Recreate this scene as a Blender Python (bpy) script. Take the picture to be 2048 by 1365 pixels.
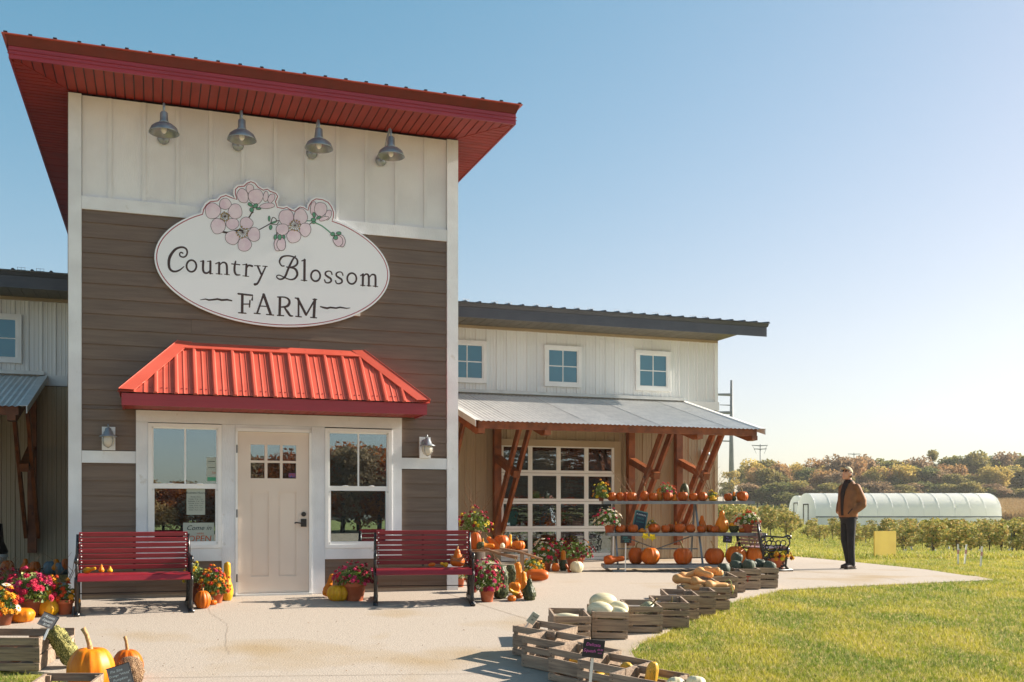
import bpy, bmesh, math, random
import numpy as np
from mathutils import Vector, Matrix, noise as mnoise

for o in list(bpy.data.objects):
    bpy.data.objects.remove(o, do_unlink=True)
SC = bpy.context.scene
COL = SC.collection
R = random.Random(7)

# ---------------------------------------------------------------- camera
F_PX, CX, HZ, CAMH = 2053.0, 1024.0, 1025.0, 1.045
cd = bpy.data.cameras.new("camera")
cam = bpy.data.objects.new("camera", cd)
COL.objects.link(cam)
cam.location = (0, 0, CAMH)
cam.rotation_euler = (math.pi / 2, 0, 0)
cd.sensor_width = 36.0
cd.lens = 36.0 * F_PX / 2048.0
cd.shift_y = (HZ - 682.5) / 2048.0
cd.clip_start = 0.05
cd.clip_end = 3000
SC.camera = cam

# ---------------------------------------------------------------- world, sun, exposure
TH = math.atan(F_PX / (6900 - CX))
SUN_EL = math.radians(27)
SUN_AZ = TH - math.radians(0.9)          # angle from +X, counter clockwise
w = bpy.data.worlds.new("World")
SC.world = w
w.use_nodes = True
wn = w.node_tree.nodes
bg = wn["Background"]
sky = wn.new("ShaderNodeTexSky")
sky.sky_type = 'NISHITA'
sky.sun_disc = False
sky.sun_elevation = SUN_EL
sky.sun_rotation = math.pi / 2 - SUN_AZ
sky.air_density = 1.0
sky.dust_density = 1.0
sky.ozone_density = 1.2
SKY_S = 0.211
def mth(op, x, y):
    n = wn.new("ShaderNodeMath"); n.operation = op
    for k_, q in enumerate((x, y)):
        if isinstance(q, (int, float)): n.inputs[k_].default_value = q
        else: w.node_tree.links.new(q, n.inputs[k_])
    return n.outputs[0]
sp_ = wn.new("ShaderNodeSeparateColor"); w.node_tree.links.new(sky.outputs[0], sp_.inputs[0])
cb_ = wn.new("ShaderNodeCombineColor")
def curve(ch, fn):
    x = mth('MULTIPLY', sp_.outputs[ch], SKY_S); w.node_tree.links.new(mth('DIVIDE', fn(x), SKY_S), cb_.inputs[ch])
curve(0, lambda x: mth('MAXIMUM', mth('MULTIPLY', x, .5), mth('DIVIDE', mth('MULTIPLY', x, x), mth('ADD', mth('MULTIPLY', mth('MULTIPLY', x, x), .86), .42))))
curve(1, lambda x: mth('MAXIMUM', mth('MULTIPLY', x, .6), mth('DIVIDE', mth('MULTIPLY', x, .96), mth('ADD', mth('MULTIPLY', x, .33), 1))))
curve(2, lambda x: mth('MAXIMUM', mth('MULTIPLY', x, .55), mth('DIVIDE', mth('MULTIPLY', x, .99), mth('ADD', mth('MULTIPLY', x, .375), 1))))
w.node_tree.links.new(cb_.outputs[0], bg.inputs[0])
bg.inputs[1].default_value = 0.086
sd = bpy.data.lights.new("sun", 'SUN')
sd.energy = 5.0
sd.angle = math.radians(0.5)
sd.color = (1.0, 0.885, 0.76)
sun = bpy.data.objects.new("sun", sd)
COL.objects.link(sun)
sdir = Vector((math.cos(SUN_AZ) * math.cos(SUN_EL), math.sin(SUN_AZ) * math.cos(SUN_EL), math.sin(SUN_EL)))
sun.rotation_euler = sdir.to_track_quat('Z', 'Y').to_euler()
SC.view_settings.view_transform = 'Standard'
SC.view_settings.look = 'None'
SC.view_settings.exposure = 1.40
SC.view_settings.gamma = 1
SC.view_settings.use_curve_mapping = False

# ---------------------------------------------------------------- geometry helpers
NX, NY = -math.sin(TH), math.cos(TH)
EX, EY = math.cos(TH), math.sin(TH)
A0N = 12.3 * ((160 - CX) / F_PX * NX + NY)
_r0 = (137 - CX) / F_PX
_Y0 = A0N / (_r0 * NX + NY)
A0 = (_r0 * _Y0, _Y0)

def PW(px, py, v=0.0):
    """picture point on the building plane at depth v -> (u, w)"""
    r = (px - CX) / F_PX
    Y = (v + A0N) / (r * NX + NY)
    X = r * Y
    return (X - A0[0]) * EX + (Y - A0[1]) * EY, (HZ - py) / F_PX * Y + CAMH
def PU(px, v=0.0): return PW(px, 0, v)[0]
def BW(u, v, w_=0.0):
    return Vector((A0[0] + u * EX + v * NX, A0[1] + u * EY + v * NY, w_))
def vof(X, Y): return X * NX + Y * NY - A0N

TP = [(-400, 0), (25.5, 0), (32, -.40), (40, -.66), (55, -.93), (75, -.78), (110, -.29), (150, .68), (210, 3.0), (400, 5.0), (900, 9)]
def terr(X, Y):
    v = vof(X, Y)
    z = 0.08 * max(-11.0, min(0.0, v))
    zz = 0
    for (a, za), (b, zb) in zip(TP, TP[1:]):
        if a <= Y <= b:
            zz = za + (zb - za) * (Y - a) / (b - a)
            break
    if zz < 0:
        k = .35 + .65 * max(0, min(1, (X / max(Y, 1) - .28) / .15))
        zz *= k
    return z + zz
def G(px, py, dz=0.0):
    r = (px - CX) / F_PX
    y0, y1 = 1.0, 400.0
    k = (py - HZ) / F_PX
    def fn(Y): return CAMH - k * Y - (terr(r * Y, Y) + dz)
    Y = 1.0
    prev = fn(Y)
    while Y < 400:
        Yn = Y * 1.02
        c = fn(Yn)
        if c <= 0:
            a, b = Y, Yn
            for _ in range(30):
                m = (a + b) / 2
                if fn(m) > 0: a = m
                else: b = m
            Y = (a + b) / 2
            break
        Y = Yn
    return Vector((r * Y, Y, CAMH - k * Y))
def AY(px, py, Y):
    return Vector(((px - CX) / F_PX * Y, Y, CAMH + (HZ - py) / F_PX * Y))
def ZH(px, py, z):
    """point at picture px,py at absolute height z"""
    Y = (CAMH - z) * F_PX / (py - HZ)
    return Vector(((px - CX) / F_PX * Y, Y, z))

class MB:
    def __init__(s): s.v = []; s.f = []; s.m = []; s.cm = 0
    def add(s, vs, fs):
        b = len(s.v); s.v += [tuple(p) for p in vs]
        for q in fs: s.f.append(tuple(b + i for i in q)); s.m.append(s.cm)
        return s
    def box(s, x0, x1, y0, y1, z0, z1):
        vs = [(x, y, z) for z in (z0, z1) for y in (y0, y1) for x in (x0, x1)]
        return s.add(vs, [(0, 2, 3, 1), (4, 5, 7, 6), (0, 1, 5, 4), (2, 6, 7, 3), (0, 4, 6, 2), (1, 3, 7, 5)])
    def hexa(s, vs):  # 8 verts, same order as box
        return s.add(vs, [(0, 2, 3, 1), (4, 5, 7, 6), (0, 1, 5, 4), (2, 6, 7, 3), (0, 4, 6, 2), (1, 3, 7, 5)])
    def bar(s, p, q, a, b, up=(0, 0, 1)):
        p = Vector(p); q = Vector(q); d = (q - p).normalized(); up = Vector(up)
        if abs(d.dot(up)) > .99: up = Vector((1, 0, 0))
        x = d.cross(up).normalized(); y = x.cross(d).normalized()
        vs = []
        for P in (p, q):
            for j in (-1, 1):
                for i in (-1, 1):
                    vs.append(P + x * (i * a / 2) + y * (j * b / 2))
        return s.add(vs, [(0, 2, 3, 1), (4, 5, 7, 6), (0, 1, 5, 4), (2, 6, 7, 3), (0, 4, 6, 2), (1, 3, 7, 5)])
    def tube(s, pts, r, n=8, cap=True, sq=(1, 1)):
        pts = [Vector(p) for p in pts]; N = len(pts)
        rs = r if isinstance(r, (list, tuple)) else [r] * N
        base = len(s.v); prev = None
        for i, p in enumerate(pts):
            d = (pts[min(i + 1, N - 1)] - pts[max(i - 1, 0)]).normalized()
            if prev is None:
                up = Vector((0, 0, 1)) if abs(d.z) < .9 else Vector((0, 1, 0))
                x = d.cross(up).normalized()
            else:
                x = (prev - d * prev.dot(d)).normalized()
            prev = x; y = d.cross(x)
            for k in range(n):
                t = 2 * math.pi * k / n
                s.v.append(tuple(p + x * (math.cos(t) * rs[i] * sq[0]) + y * (math.sin(t) * rs[i] * sq[1])))
        for i in range(N - 1):
            for k in range(n):
                a = base + i * n + k; b = base + i * n + (k + 1) % n
                s.f.append((a, b, b + n, a + n)); s.m.append(s.cm)
        if cap:
            s.f.append(tuple(base + k for k in range(n))[::-1]); s.m.append(s.cm)
            s.f.append(tuple(base + (N - 1) * n + k for k in range(n))); s.m.append(s.cm)
        return s
    def lathe(s, prof, n=16, c=(0, 0, 0), rib=0, depth=0, closed=True):
        base = len(s.v)
        for r, z in prof:
            for k in range(n):
                t = 2 * math.pi * k / n
                rr = r * (1 - depth * abs(math.cos(t * rib / 2)) ** 6) if rib else r
                s.v.append((c[0] + rr * math.cos(t), c[1] + rr * math.sin(t), c[2] + z))
        for i in range(len(prof) - 1):
            for k in range(n):
                a = base + i * n + k; b = base + i * n + (k + 1) % n
                s.f.append((a, b, b + n, a + n)); s.m.append(s.cm)
        if closed:
            s.f.append(tuple(base + k for k in range(n))[::-1]); s.m.append(s.cm)
            s.f.append(tuple(base + (len(prof) - 1) * n + k for k in range(n))); s.m.append(s.cm)
        return s
    def ell(s, c, r, n=12, m=8, rot=None):
        base = len(s.v); c = Vector(c)
        for i in range(1, m):
            a = math.pi * i / m
            for k in range(n):
                t = 2 * math.pi * k / n
                p = Vector((r[0] * math.sin(a) * math.cos(t), r[1] * math.sin(a) * math.sin(t), r[2] * math.cos(a)))
                if rot: p = rot @ p
                s.v.append(tuple(c + p))
        for z, ii in ((r[2], 0), (-r[2], m - 2)):
            p = Vector((0, 0, z))
            if rot: p = rot @ p
            s.v.append(tuple(c + p)); top = len(s.v) - 1
            for k in range(n):
                a = base + ii * n + k; b = base + ii * n + (k + 1) % n
                s.f.append((top, a, b) if z > 0 else (top, b, a)); s.m.append(s.cm)
        for i in range(m - 2):
            for k in range(n):
                a = base + i * n + k; b = base + i * n + (k + 1) % n
                s.f.append((a, a + n, b + n, b)); s.m.append(s.cm)
        return s
    def prism(s, poly, y0, y1):
        """poly in x,z plane, extruded y0..y1"""
        n = len(poly)
        vs = [(x, y0, z) for x, z in poly] + [(x, y1, z) for x, z in poly]
        fs = [tuple(range(n)), tuple(range(2 * n - 1, n - 1, -1))]
        for i in range(n): fs.append((i, i + n, (i + 1) % n + n, (i + 1) % n))
        return s.add(vs, fs)
    def mesh(s, name, mats=None, smooth=False):
        me = bpy.data.meshes.new(name)
        me.from_pydata(s.v, [], s.f)
        if mats:
            for m_ in (mats if isinstance(mats, (list, tuple)) else [mats]): me.materials.append(m_)
            if isinstance(mats, (list, tuple)) and len(mats) > 1: me.polygons.foreach_set('material_index', s.m)
        if smooth: me.polygons.foreach_set('use_smooth', [True] * len(me.polygons))
        me.update()
        return me
    def build(s, name, mats, parent=None, smooth=False, **k):
        return link(name, s.mesh(name, mats, smooth), parent, **k)

def link(name, me, parent=None, loc=None, rot=None, scale=None, **k):
    o = bpy.data.objects.new(name, me)
    COL.objects.link(o)
    if parent: o.parent = parent
    if loc is not None: o.location = loc
    if rot is not None: o.rotation_euler = rot
    if scale is not None: o.scale = scale if isinstance(scale, (tuple, list, Vector)) else (scale,) * 3
    for a, b in k.items(): o[a] = b
    return o
def thing(name, label, cat, loc=(0, 0, 0), rot=(0, 0, 0), group=None, scale=None):
    o = bpy.data.objects.new(name, None)
    COL.objects.link(o)
    o.location = loc; o.rotation_euler = rot if isinstance(rot, (tuple, list)) else (0, 0, rot)
    if scale is not None: o.scale = scale if isinstance(scale, (tuple, list)) else (scale,) * 3
    o.empty_display_size = .1
    o['label'] = label; o['category'] = cat
    if group: o['group'] = group
    return o
def tag(o, label, cat, group=None):
    o['label'] = label; o['category'] = cat
    if group: o['group'] = group
    return o
def bthing(name, label, cat, u, v, w_, group=None):
    return thing(name, label, cat, BW(u, v, w_), TH, group)

# ---------------------------------------------------------------- materials
def L(c):
    if isinstance(c, str):
        c = c.lstrip('#'); c = [int(c[i:i + 2], 16) / 255 for i in (0, 2, 4)]
        return tuple(x / 12.92 if x <= .04045 else ((x + .055) / 1.055) ** 2.4 for x in c) + (1,)
    return tuple(c) + (1,)
def mat(name, c, c2=None, rough=.6, metal=0., spec=.5, scale=6, detail=4, stretch=(1, 1, 1), lo=.35, hi=.65, c3=None, s3=30,
        lo3=.6, hi3=.75, bump=0., bscale=60, bstretch=None, rnd=0., transl=0., coat=0., emis=None):
    m = bpy.data.materials.new(name); m.use_nodes = True
    nt = m.node_tree; N = nt.nodes; K = nt.links; b = N['Principled BSDF']
    b.inputs['Roughness'].default_value = rough; b.inputs['Metallic'].default_value = metal
    b.inputs['Specular IOR Level'].default_value = spec
    if coat: b.inputs['Coat Weight'].default_value = coat; b.inputs['Coat Roughness'].default_value = .2
    tc = N.new('ShaderNodeTexCoord'); oi = N.new('ShaderNodeObjectInfo')
    ad = N.new('ShaderNodeVectorMath'); ad.operation = 'MULTIPLY_ADD'
    cx = N.new('ShaderNodeCombineXYZ')
    for i in range(3): K.new(oi.outputs['Random'], cx.inputs[i])
    K.new(cx.outputs[0], ad.inputs[0]); ad.inputs[1].default_value = (37, 17, 23); K.new(tc.outputs['Object'], ad.inputs[2])
    mp = N.new('ShaderNodeMapping'); mp.inputs['Scale'].default_value = stretch; K.new(ad.outputs[0], mp.inputs[0])
    col = None
    def noise_mix(a, bcol, sc, l, h, vec, det=4):
        n = N.new('ShaderNodeTexNoise'); n.inputs['Scale'].default_value = sc; n.inputs['Detail'].default_value = det
        K.new(vec.outputs[0], n.inputs['Vector'])
        mr = N.new('ShaderNodeMapRange'); mr.inputs[1].default_value = l; mr.inputs[2].default_value = h
        K.new(n.outputs[0], mr.inputs[0])
        mx = N.new('ShaderNodeMix'); mx.data_type = 'RGBA'; K.new(mr.outputs[0], mx.inputs[0])
        if isinstance(a, tuple): mx.inputs[6].default_value = a
        else: K.new(a, mx.inputs[6])
        mx.inputs[7].default_value = bcol
        return mx.outputs[2]
    cc = L(c)
    out = cc
    if c2 is not None: out = noise_mix(cc, L(c2), scale, lo, hi, mp, detail)
    if c3 is not None: out = noise_mix(out, L(c3), s3, lo3, hi3, mp, 3)
    if rnd:
        hs = N.new('ShaderNodeHueSaturation')
        mr = N.new('ShaderNodeMapRange'); mr.inputs[3].default_value = 1 - rnd; mr.inputs[4].default_value = 1 + rnd
        K.new(oi.outputs['Random'], mr.inputs[0]); K.new(mr.outputs[0], hs.inputs['Value'])
        if isinstance(out, tuple): hs.inputs['Color'].default_value = out
        else: K.new(out, hs.inputs['Color'])
        out = hs.outputs[0]
    if isinstance(out, tuple): b.inputs['Base Color'].default_value = out
    else: K.new(out, b.inputs['Base Color'])
    if bump:
        n = N.new('ShaderNodeTexNoise'); n.inputs['Scale'].default_value = bscale; n.inputs['Detail'].default_value = 3
        if bstretch:
            mp2 = N.new('ShaderNodeMapping'); mp2.inputs['Scale'].default_value = bstretch
            K.new(ad.outputs[0], mp2.inputs[0]); K.new(mp2.outputs[0], n.inputs['Vector'])
        else: K.new(mp.outputs[0], n.inputs['Vector'])
        bp = N.new('ShaderNodeBump'); bp.inputs['Strength'].default_value = bump; bp.inputs['Distance'].default_value = .01
        K.new(n.outputs[0], bp.inputs['Height']); K.new(bp.outputs[0], b.inputs['Normal'])
    if transl:
        tr = N.new('ShaderNodeBsdfTranslucent'); ms = N.new('ShaderNodeMixShader'); ms.inputs[0].default_value = transl
        if isinstance(out, tuple): tr.inputs[0].default_value = out
        else: K.new(out, tr.inputs[0])
        K.new(b.outputs[0], ms.inputs[1]); K.new(tr.outputs[0], ms.inputs[2])
        K.new(ms.outputs[0], N['Material Output'].inputs[0])
    return m
def glass(name, refl=.3, tint=(.75, .85, .85), rough=.0, bump=.0):
    m = bpy.data.materials.new(name); m.use_nodes = True
    nt = m.node_tree; N = nt.nodes; K = nt.links; N.remove(N['Principled BSDF'])
    g = N.new('ShaderNodeBsdfGlossy'); g.inputs['Roughness'].default_value = rough; g.inputs[0].default_value = (.74, .9, 1, 1)
    t = N.new('ShaderNodeBsdfTransparent'); t.inputs[0].default_value = tint + (1,)
    fr = N.new('ShaderNodeFresnel'); fr.inputs[0].default_value = 1.5
    mr = N.new('ShaderNodeMapRange'); mr.inputs[1].default_value = .04; mr.inputs[2].default_value = 1; mr.inputs[3].default_value = refl; mr.inputs[4].default_value = 1
    K.new(fr.outputs[0], mr.inputs[0])
    ms = N.new('ShaderNodeMixShader'); K.new(mr.outputs[0], ms.inputs[0]); K.new(t.outputs[0], ms.inputs[1]); K.new(g.outputs[0], ms.inputs[2])
    if bump:
        n = N.new('ShaderNodeTexNoise'); n.inputs['Scale'].default_value = 3; bp = N.new('ShaderNodeBump'); bp.inputs['Strength'].default_value = bump; bp.inputs['Distance'].default_value = .01
        K.new(n.outputs[0], bp.inputs['Height']); K.new(bp.outputs[0], g.inputs['Normal'])
    K.new(ms.outputs[0], N['Material Output'].inputs[0])
    return m

M = {}
M['trim'] = mat('trim_paint', '#e6e8ea', '#d9dadc', rough=.55, scale=3, bump=.35, bscale=25, bstretch=(9, 9, .7), c3='#b9b2a6', s3=9, lo3=.66, hi3=.85)
M['cream'] = mat('cream_board', '#e6e6e6', '#dbdada', rough=.6, scale=2, bump=.25, bscale=30, bstretch=(8, 8, .6), rnd=.02)
M['siding'] = mat('brown_lap_siding', '#756252', '#685546', rough=.42, scale=5, stretch=(.4, 1, 6), bump=.22, bscale=26, bstretch=(.7, 6, 7), rnd=.03)
M['red_soffit'] = mat('red_soffit', '#9a2a18', '#8c2414', rough=.55, rnd=.06, scale=3)
M['red_drip'] = mat('red_drip', '#6c1712', '#611410', rough=.5)
M['red_fascia'] = mat('red_fascia', '#a02a36', '#962733', rough=.38, spec=.6, scale=3)
M['red_roof'] = mat('red_roof', '#c65a49', '#bc5140', rough=.36, spec=.55, scale=2, rnd=.02)
M['dark_roof'] = mat('dark_rib', '#33100d', rough=.5)
M['grey_fascia'] = mat('grey_fascia', '#50525a', '#484a52', rough=.4, scale=3)
M['grey_soffit'] = mat('grey_soffit', '#6a6254', '#5e574b', rough=.6, rnd=.08)
M['steel_white'] = mat('white_steel', '#e8e9e8', '#dedfde', rough=.42, scale=1.2, stretch=(1, 1, .3), spec=.5)
M['steel_tan'] = mat('tan_steel', '#b39f82', '#a69377', rough=.42, scale=1.2, stretch=(1, 1, .3))
M['galv'] = mat('galvanised', '#dededa', '#cfd0cd', rough=.45, metal=.12, scale=5, rnd=.07)
M['galv_lamp'] = mat('galvanised_lamp', '#9fa4a8', '#80868b', rough=.32, metal=.4, scale=10)
M['wood_red'] = mat('stained_timber', '#965020', '#703810', rough=.5, scale=5, stretch=(1, 1, 1), bump=.3, bscale=30, rnd=.1, c3='#5b2a12', s3=11, lo3=.6, hi3=.8)
M['vinyl'] = mat('white_vinyl', '#efefed', '#e8e6e3', rough=.35, scale=3)
M['door'] = mat('door_paint', '#e2d2c2', '#dccbbb', rough=.4, scale=2, bump=.05)
M['rack_metal'] = mat('rack_metal', '#8b9093', '#74797c', rough=.45, metal=.35, scale=8)
M['black'] = mat('black_metal', '#0d0b0b', '#171313', rough=.32, spec=.6, scale=20)
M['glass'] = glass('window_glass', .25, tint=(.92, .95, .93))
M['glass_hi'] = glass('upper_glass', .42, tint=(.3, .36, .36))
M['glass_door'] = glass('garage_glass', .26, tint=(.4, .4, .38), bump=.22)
M['pane_sky_blue'] = mat('upper_pane', '#3f6f80', '#4a7a8a', rough=.03, spec=1.0, scale=1, metal=.2)  # teal base colour imitates the sky reflected in the small wing windows
M['interior'] = mat('interior', '#241e1a', '#1a1613', rough=.9, scale=1)  # near-black colour keeps the rooms behind the glass looking unlit
M['paper'] = mat('paper', '#a9b0a4', rough=.8)  # greyed to imitate weak light on paper behind the pane
M['ink'] = mat('ink', '#1c2c34', rough=.8)
M['open_ink'] = mat('open_ink', '#b4552e', rough=.8)
M['green_ink'] = mat('green_ink', '#4f9a78', rough=.8)
M['sign_white'] = mat('sign_white', '#f0f1f5', rough=.45, spec=.4)
M['sign_brown'] = mat('sign_brown', '#3f2a28', rough=.5)
M['sign_red'] = mat('sign_red', '#a0293f', rough=.5)
M['sign_pink'] = mat('sign_pink', '#ecdbe3', '#dfc6d4', rough=.5, scale=9, lo=.4, hi=.7)
M['sign_green'] = mat('sign_green', '#5f9a7c', rough=.5)
M['sign_yellow'] = mat('sign_yellow', '#cfae5c', rough=.5)
M['slat_red'] = mat('bench_slat', '#8f1f2a', '#7b1a24', rough=.38, scale=5, stretch=(.5, 3, 3), bump=.1, rnd=.06)
M['slat_pink'] = mat('bench_slat_faded', '#b08a88', '#9a7474', rough=.3, scale=6)
M['terracotta'] = mat('terracotta', '#b3603c', '#a4532f', rough=.75, scale=9, c3='#c98a6c', s3=8, lo3=.6, hi3=.85, bump=.1, rnd=.08)
M['pot_dark'] = mat('dark_plastic_pot', '#7a3f24', '#6b351d', rough=.6)
M['crate'] = mat('crate_wood', '#a5907a', '#7d6b5c', rough=.8, scale=7, stretch=(.5, 6, 6), c3='#65503f', s3=3, lo3=.58, hi3=.8, bump=.5, bscale=20, bstretch=(.6, 8, 8), rnd=.16)
M['crate_v'] = mat('crate_wood_post', '#a18a73', '#7d6a58', rough=.8, scale=7, stretch=(6, 6, .5), bump=.4, bscale=20, rnd=.12)
M['leaf'] = mat('mum_leaf', '#3f5a1c', '#6c8030', rough=.6, scale=18, transl=.25, rnd=.1)
M['leaf_pale'] = mat('pale_bud', '#b7b878', '#8d9c50', rough=.6, scale=18, transl=.25)
M['twig'] = mat('dry_twig', '#6b4a33', '#8a6a4c', rough=.8, scale=10)
def fl(n, a, b): M[n] = mat(n, a, b, rough=.7, scale=60, transl=.18, rnd=.14)
fl('bl_magenta', '#d01848', '#a30d38'); fl('bl_pink', '#d23668', '#b02050'); fl('bl_orange', '#d8520c', '#a83205')
fl('bl_yellow', '#e0a00a', '#c77b05'); fl('bl_white', '#e8e3cf', '#d5cfb4'); fl('bl_red', '#8c1020', '#6a0a18'); fl('bl_lemon', '#d8c420', '#bfa512')
def pk(n, a, b, **k):
    d = dict(rough=.45, spec=.3, scale=3, stretch=(3, 3, .5), rnd=.1, coat=0.); d.update(k)
    M[n] = mat(n, a, b, **d)
pk('pk_orange', '#c9680a', '#ba5805', c3='#8e4606', s3=8, lo3=.68, hi3=.85)
pk('pk_deep', '#b95806', '#a84a03', c3='#743405', s3=9, lo3=.66, hi3=.85)
pk('pk_gold', '#db8410', '#cf6d08', c3='#b06508', s3=10)
pk('pk_yellow', '#d9a51c', '#c88a10', c3='#a8791a', s3=12)
pk('pk_green', '#1b2415', '#2c3619', c3='#8f905a', s3=22, lo3=.56, hi3=.64, rough=.5)
pk('pk_grey', '#3b4438', '#4b5446', c3='#7c8470', s3=14, rough=.6)
pk('pk_blue', '#5c6a70', '#4c5a60', c3='#7d8888', s3=6, rough=.6)
pk('pk_white', '#dcd3b4', '#cfc39c', c3='#b5a878', s3=9)
pk('pk_tan', '#d3a068', '#c68f55', c3='#b98a58', s3=7, rough=.55)
pk('pk_brown', '#5d432e', '#3c2919', c3='#a08465', s3=34, lo3=.5, hi3=.56, rough=.85, stretch=(1, 1, 1), bump=1.0, bscale=30)
pk('pk_warty', '#6c6a2c', '#3c4420', c3='#b9ad6a', s3=26, lo3=.5, hi3=.58, rough=.7, stretch=(1, 1, 1), bump=1.0, bscale=24)
pk('pk_delicata', '#d8a93a', '#cf9630', c3='#3f5224', s3=3, lo3=.56, hi3=.6, stretch=(14, 14, .3))
pk('pk_striped', '#8d8d6a', '#3f4a2c', c3='#c9c6a4', s3=4, lo3=.5, hi3=.56, stretch=(12, 12, .3))
M['stem'] = mat('stem', '#8d7442', '#5f5a2c', rough=.8, scale=20)
M['stem_pale'] = mat('stem_pale', '#bf9a6a', '#8f6d40', rough=.8, scale=20)
M['concrete'] = mat('concrete', '#a79c8e', '#9e9386', rough=.85, scale=26, detail=8, lo=.3, hi=.7, c3='#988568', s3=.6, lo3=.55, hi3=.70, bump=.5, bscale=60)
M['joint'] = mat('joint', '#75685a', rough=.9)
M['lawn'] = mat('lawn_soil', '#7f8434', '#8f8a40', rough=.95, scale=.6, c3='#626e28', s3=9, lo3=.45, hi3=.7, bump=.6, bscale=40)
M['board_yellow'] = mat('yellow_board', '#c9ae3a', '#bda02e', rough=.7, scale=2)
M['plastic'] = mat('greenhouse_film', '#fbfbf8', '#f3f3f0', rough=.45, scale=.3, stretch=(1, 1, .4), transl=.5)
M['pole'] = mat('steel_pole', '#6d7476', '#5f6769', rough=.6, scale=.5)
M['corn'] = mat('corn_stubble', '#a58a62', '#8c734e', rough=.95, scale=.35, stretch=(.3, 1, 1), c3='#c0a67c', s3=2, lo3=.5, hi3=.65)
M['chalk_black'] = mat('chalk_black', '#15151a', '#1e1e22', rough=.6)
M['chalk_grey'] = mat('chalk_grey', '#837b77', '#746c69', rough=.45)
M['chalk_white'] = mat('chalk_white', '#dfe3e0', rough=.9)
M['chalk_pink'] = mat('chalk_pink', '#c765a8', rough=.9)
M['chalk_teal'] = mat('chalk_teal', '#3f9a94', rough=.9)
M['chalk_purple'] = mat('chalk_purple', '#8d7cb8', rough=.9)
M['teal_board'] = mat('teal_board', '#4f8784', '#447a78', rough=.6)
M['navy_board'] = mat('navy_board', '#123040', rough=.6)
M['lantern_glass'] = mat('lantern_glass', '#e6e0d4', '#d5cdbd', rough=.12, spec=.8, transl=.3)
M['bark'] = mat('bark', '#4a3c30', '#3a2f26', rough=.9, scale=8)
def text_mesh(body, size, m, extrude=.0015, shear=0., align='CENTER', name='lettering', space=1.0):
    cu = bpy.data.curves.new('tmp', 'FONT'); cu.body = body; cu.size = size; cu.extrude = extrude
    cu.align_x = align; cu.align_y = 'CENTER'; cu.shear = shear; cu.resolution_u = 2; cu.space_line = space
    o = bpy.data.objects.new('tmp', cu); COL.objects.link(o)
    dg = bpy.context.evaluated_depsgraph_get()
    me = bpy.data.meshes.new_from_object(o.evaluated_get(dg)); me.name = name
    bpy.data.objects.remove(o, do_unlink=True); bpy.data.curves.remove(cu)
    me.materials.clear(); me.materials.append(m)
    return me
# ================================================================ ground
def grid_axis(segs):
    out = []
    for a, b, st in segs:
        n = max(1, int(round((b - a) / st)))
        out += [a + (b - a) * i / n for i in range(n)]
    out.append(segs[-1][1])
    return out
xs = grid_axis([(-500, -60, 40), (-60, -12, 4), (-12, 16, .5), (16, 60, 3), (60, 200, 12), (200, 900, 60)])
ys = grid_axis([(-200, -20, 15), (-20, 2, 2), (2, 24, .5), (24, 60, 2.5), (60, 260, 8), (260, 1200, 60)])
mb = MB()
for y in ys:
    for x in xs: mb.v.append((x, y, terr(x, y) - .022))
for j in range(len(ys) - 1):
    for i in range(len(xs) - 1):
        a = j * len(xs) + i
        mb.f.append((a, a + 1, a + 1 + len(xs), a + len(xs))); mb.m.append(0)
mb.build('lawn_ground', M['lawn'], smooth=True, kind='structure')

# paved apron
edge_px = [(1990, 1160), (1850, 1166), (1700, 1173), (1560, 1180), (1470, 1201), (1400, 1232), (1335, 1262), (1285, 1283),
           (1262, 1303), (1290, 1345), (1330, 1400), (1370, 1500)]
slab = [G(*p) for p in edge_px]
slab += [Vector((1.2, 3.2, 0)), Vector((-1.5, 3.2, 0))]
slab += [G(210, 1420), G(128, 1368), G(112, 1347), G(0, 1336), G(-300, 1325)]
slab += [BW(-9, .5), BW(-9, 7.4), BW(13.3, 7.4), G(1596, 1113.5), G(1716, 1125), G(1850, 1139), G(1930, 1151)]
bm = bmesh.new()
vs = [bm.verts.new((p.x, p.y, 0)) for p in slab]
fc = bm.faces.new(vs)
bmesh.ops.triangulate(bm, faces=[fc])
def cut(v):
    p = BW(0, v)
    bmesh.ops.bisect_plane(bm, geom=bm.verts[:] + bm.edges[:] + bm.faces[:], plane_co=(p.x, p.y, 0), plane_no=(NX, NY, 0))
for v in (0, -2, -4, -6, -8, -11): cut(v)
for v in bm.verts: v.co.z = terr(v.co.x, v.co.y)
bmesh.ops.recalc_face_normals(bm, faces=bm.faces[:])
if sum(f.normal.z for f in bm.faces) < 0: bmesh.ops.reverse_faces(bm, faces=bm.faces[:])
r = bmesh.ops.extrude_face_region(bm, geom=bm.faces[:])
for g in r['geom']:
    if isinstance(g, bmesh.types.BMVert): pass
top = [g for g in r['geom'] if isinstance(g, bmesh.types.BMVert)]
for v in bm.verts:
    if v not in top: v.co.z -= .12
me = bpy.data.meshes.new('paved_apron'); bm.to_mesh(me); bm.free()
me.materials.append(M['concrete'])
slab_o = link('paved_apron', me, kind='structure')

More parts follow.
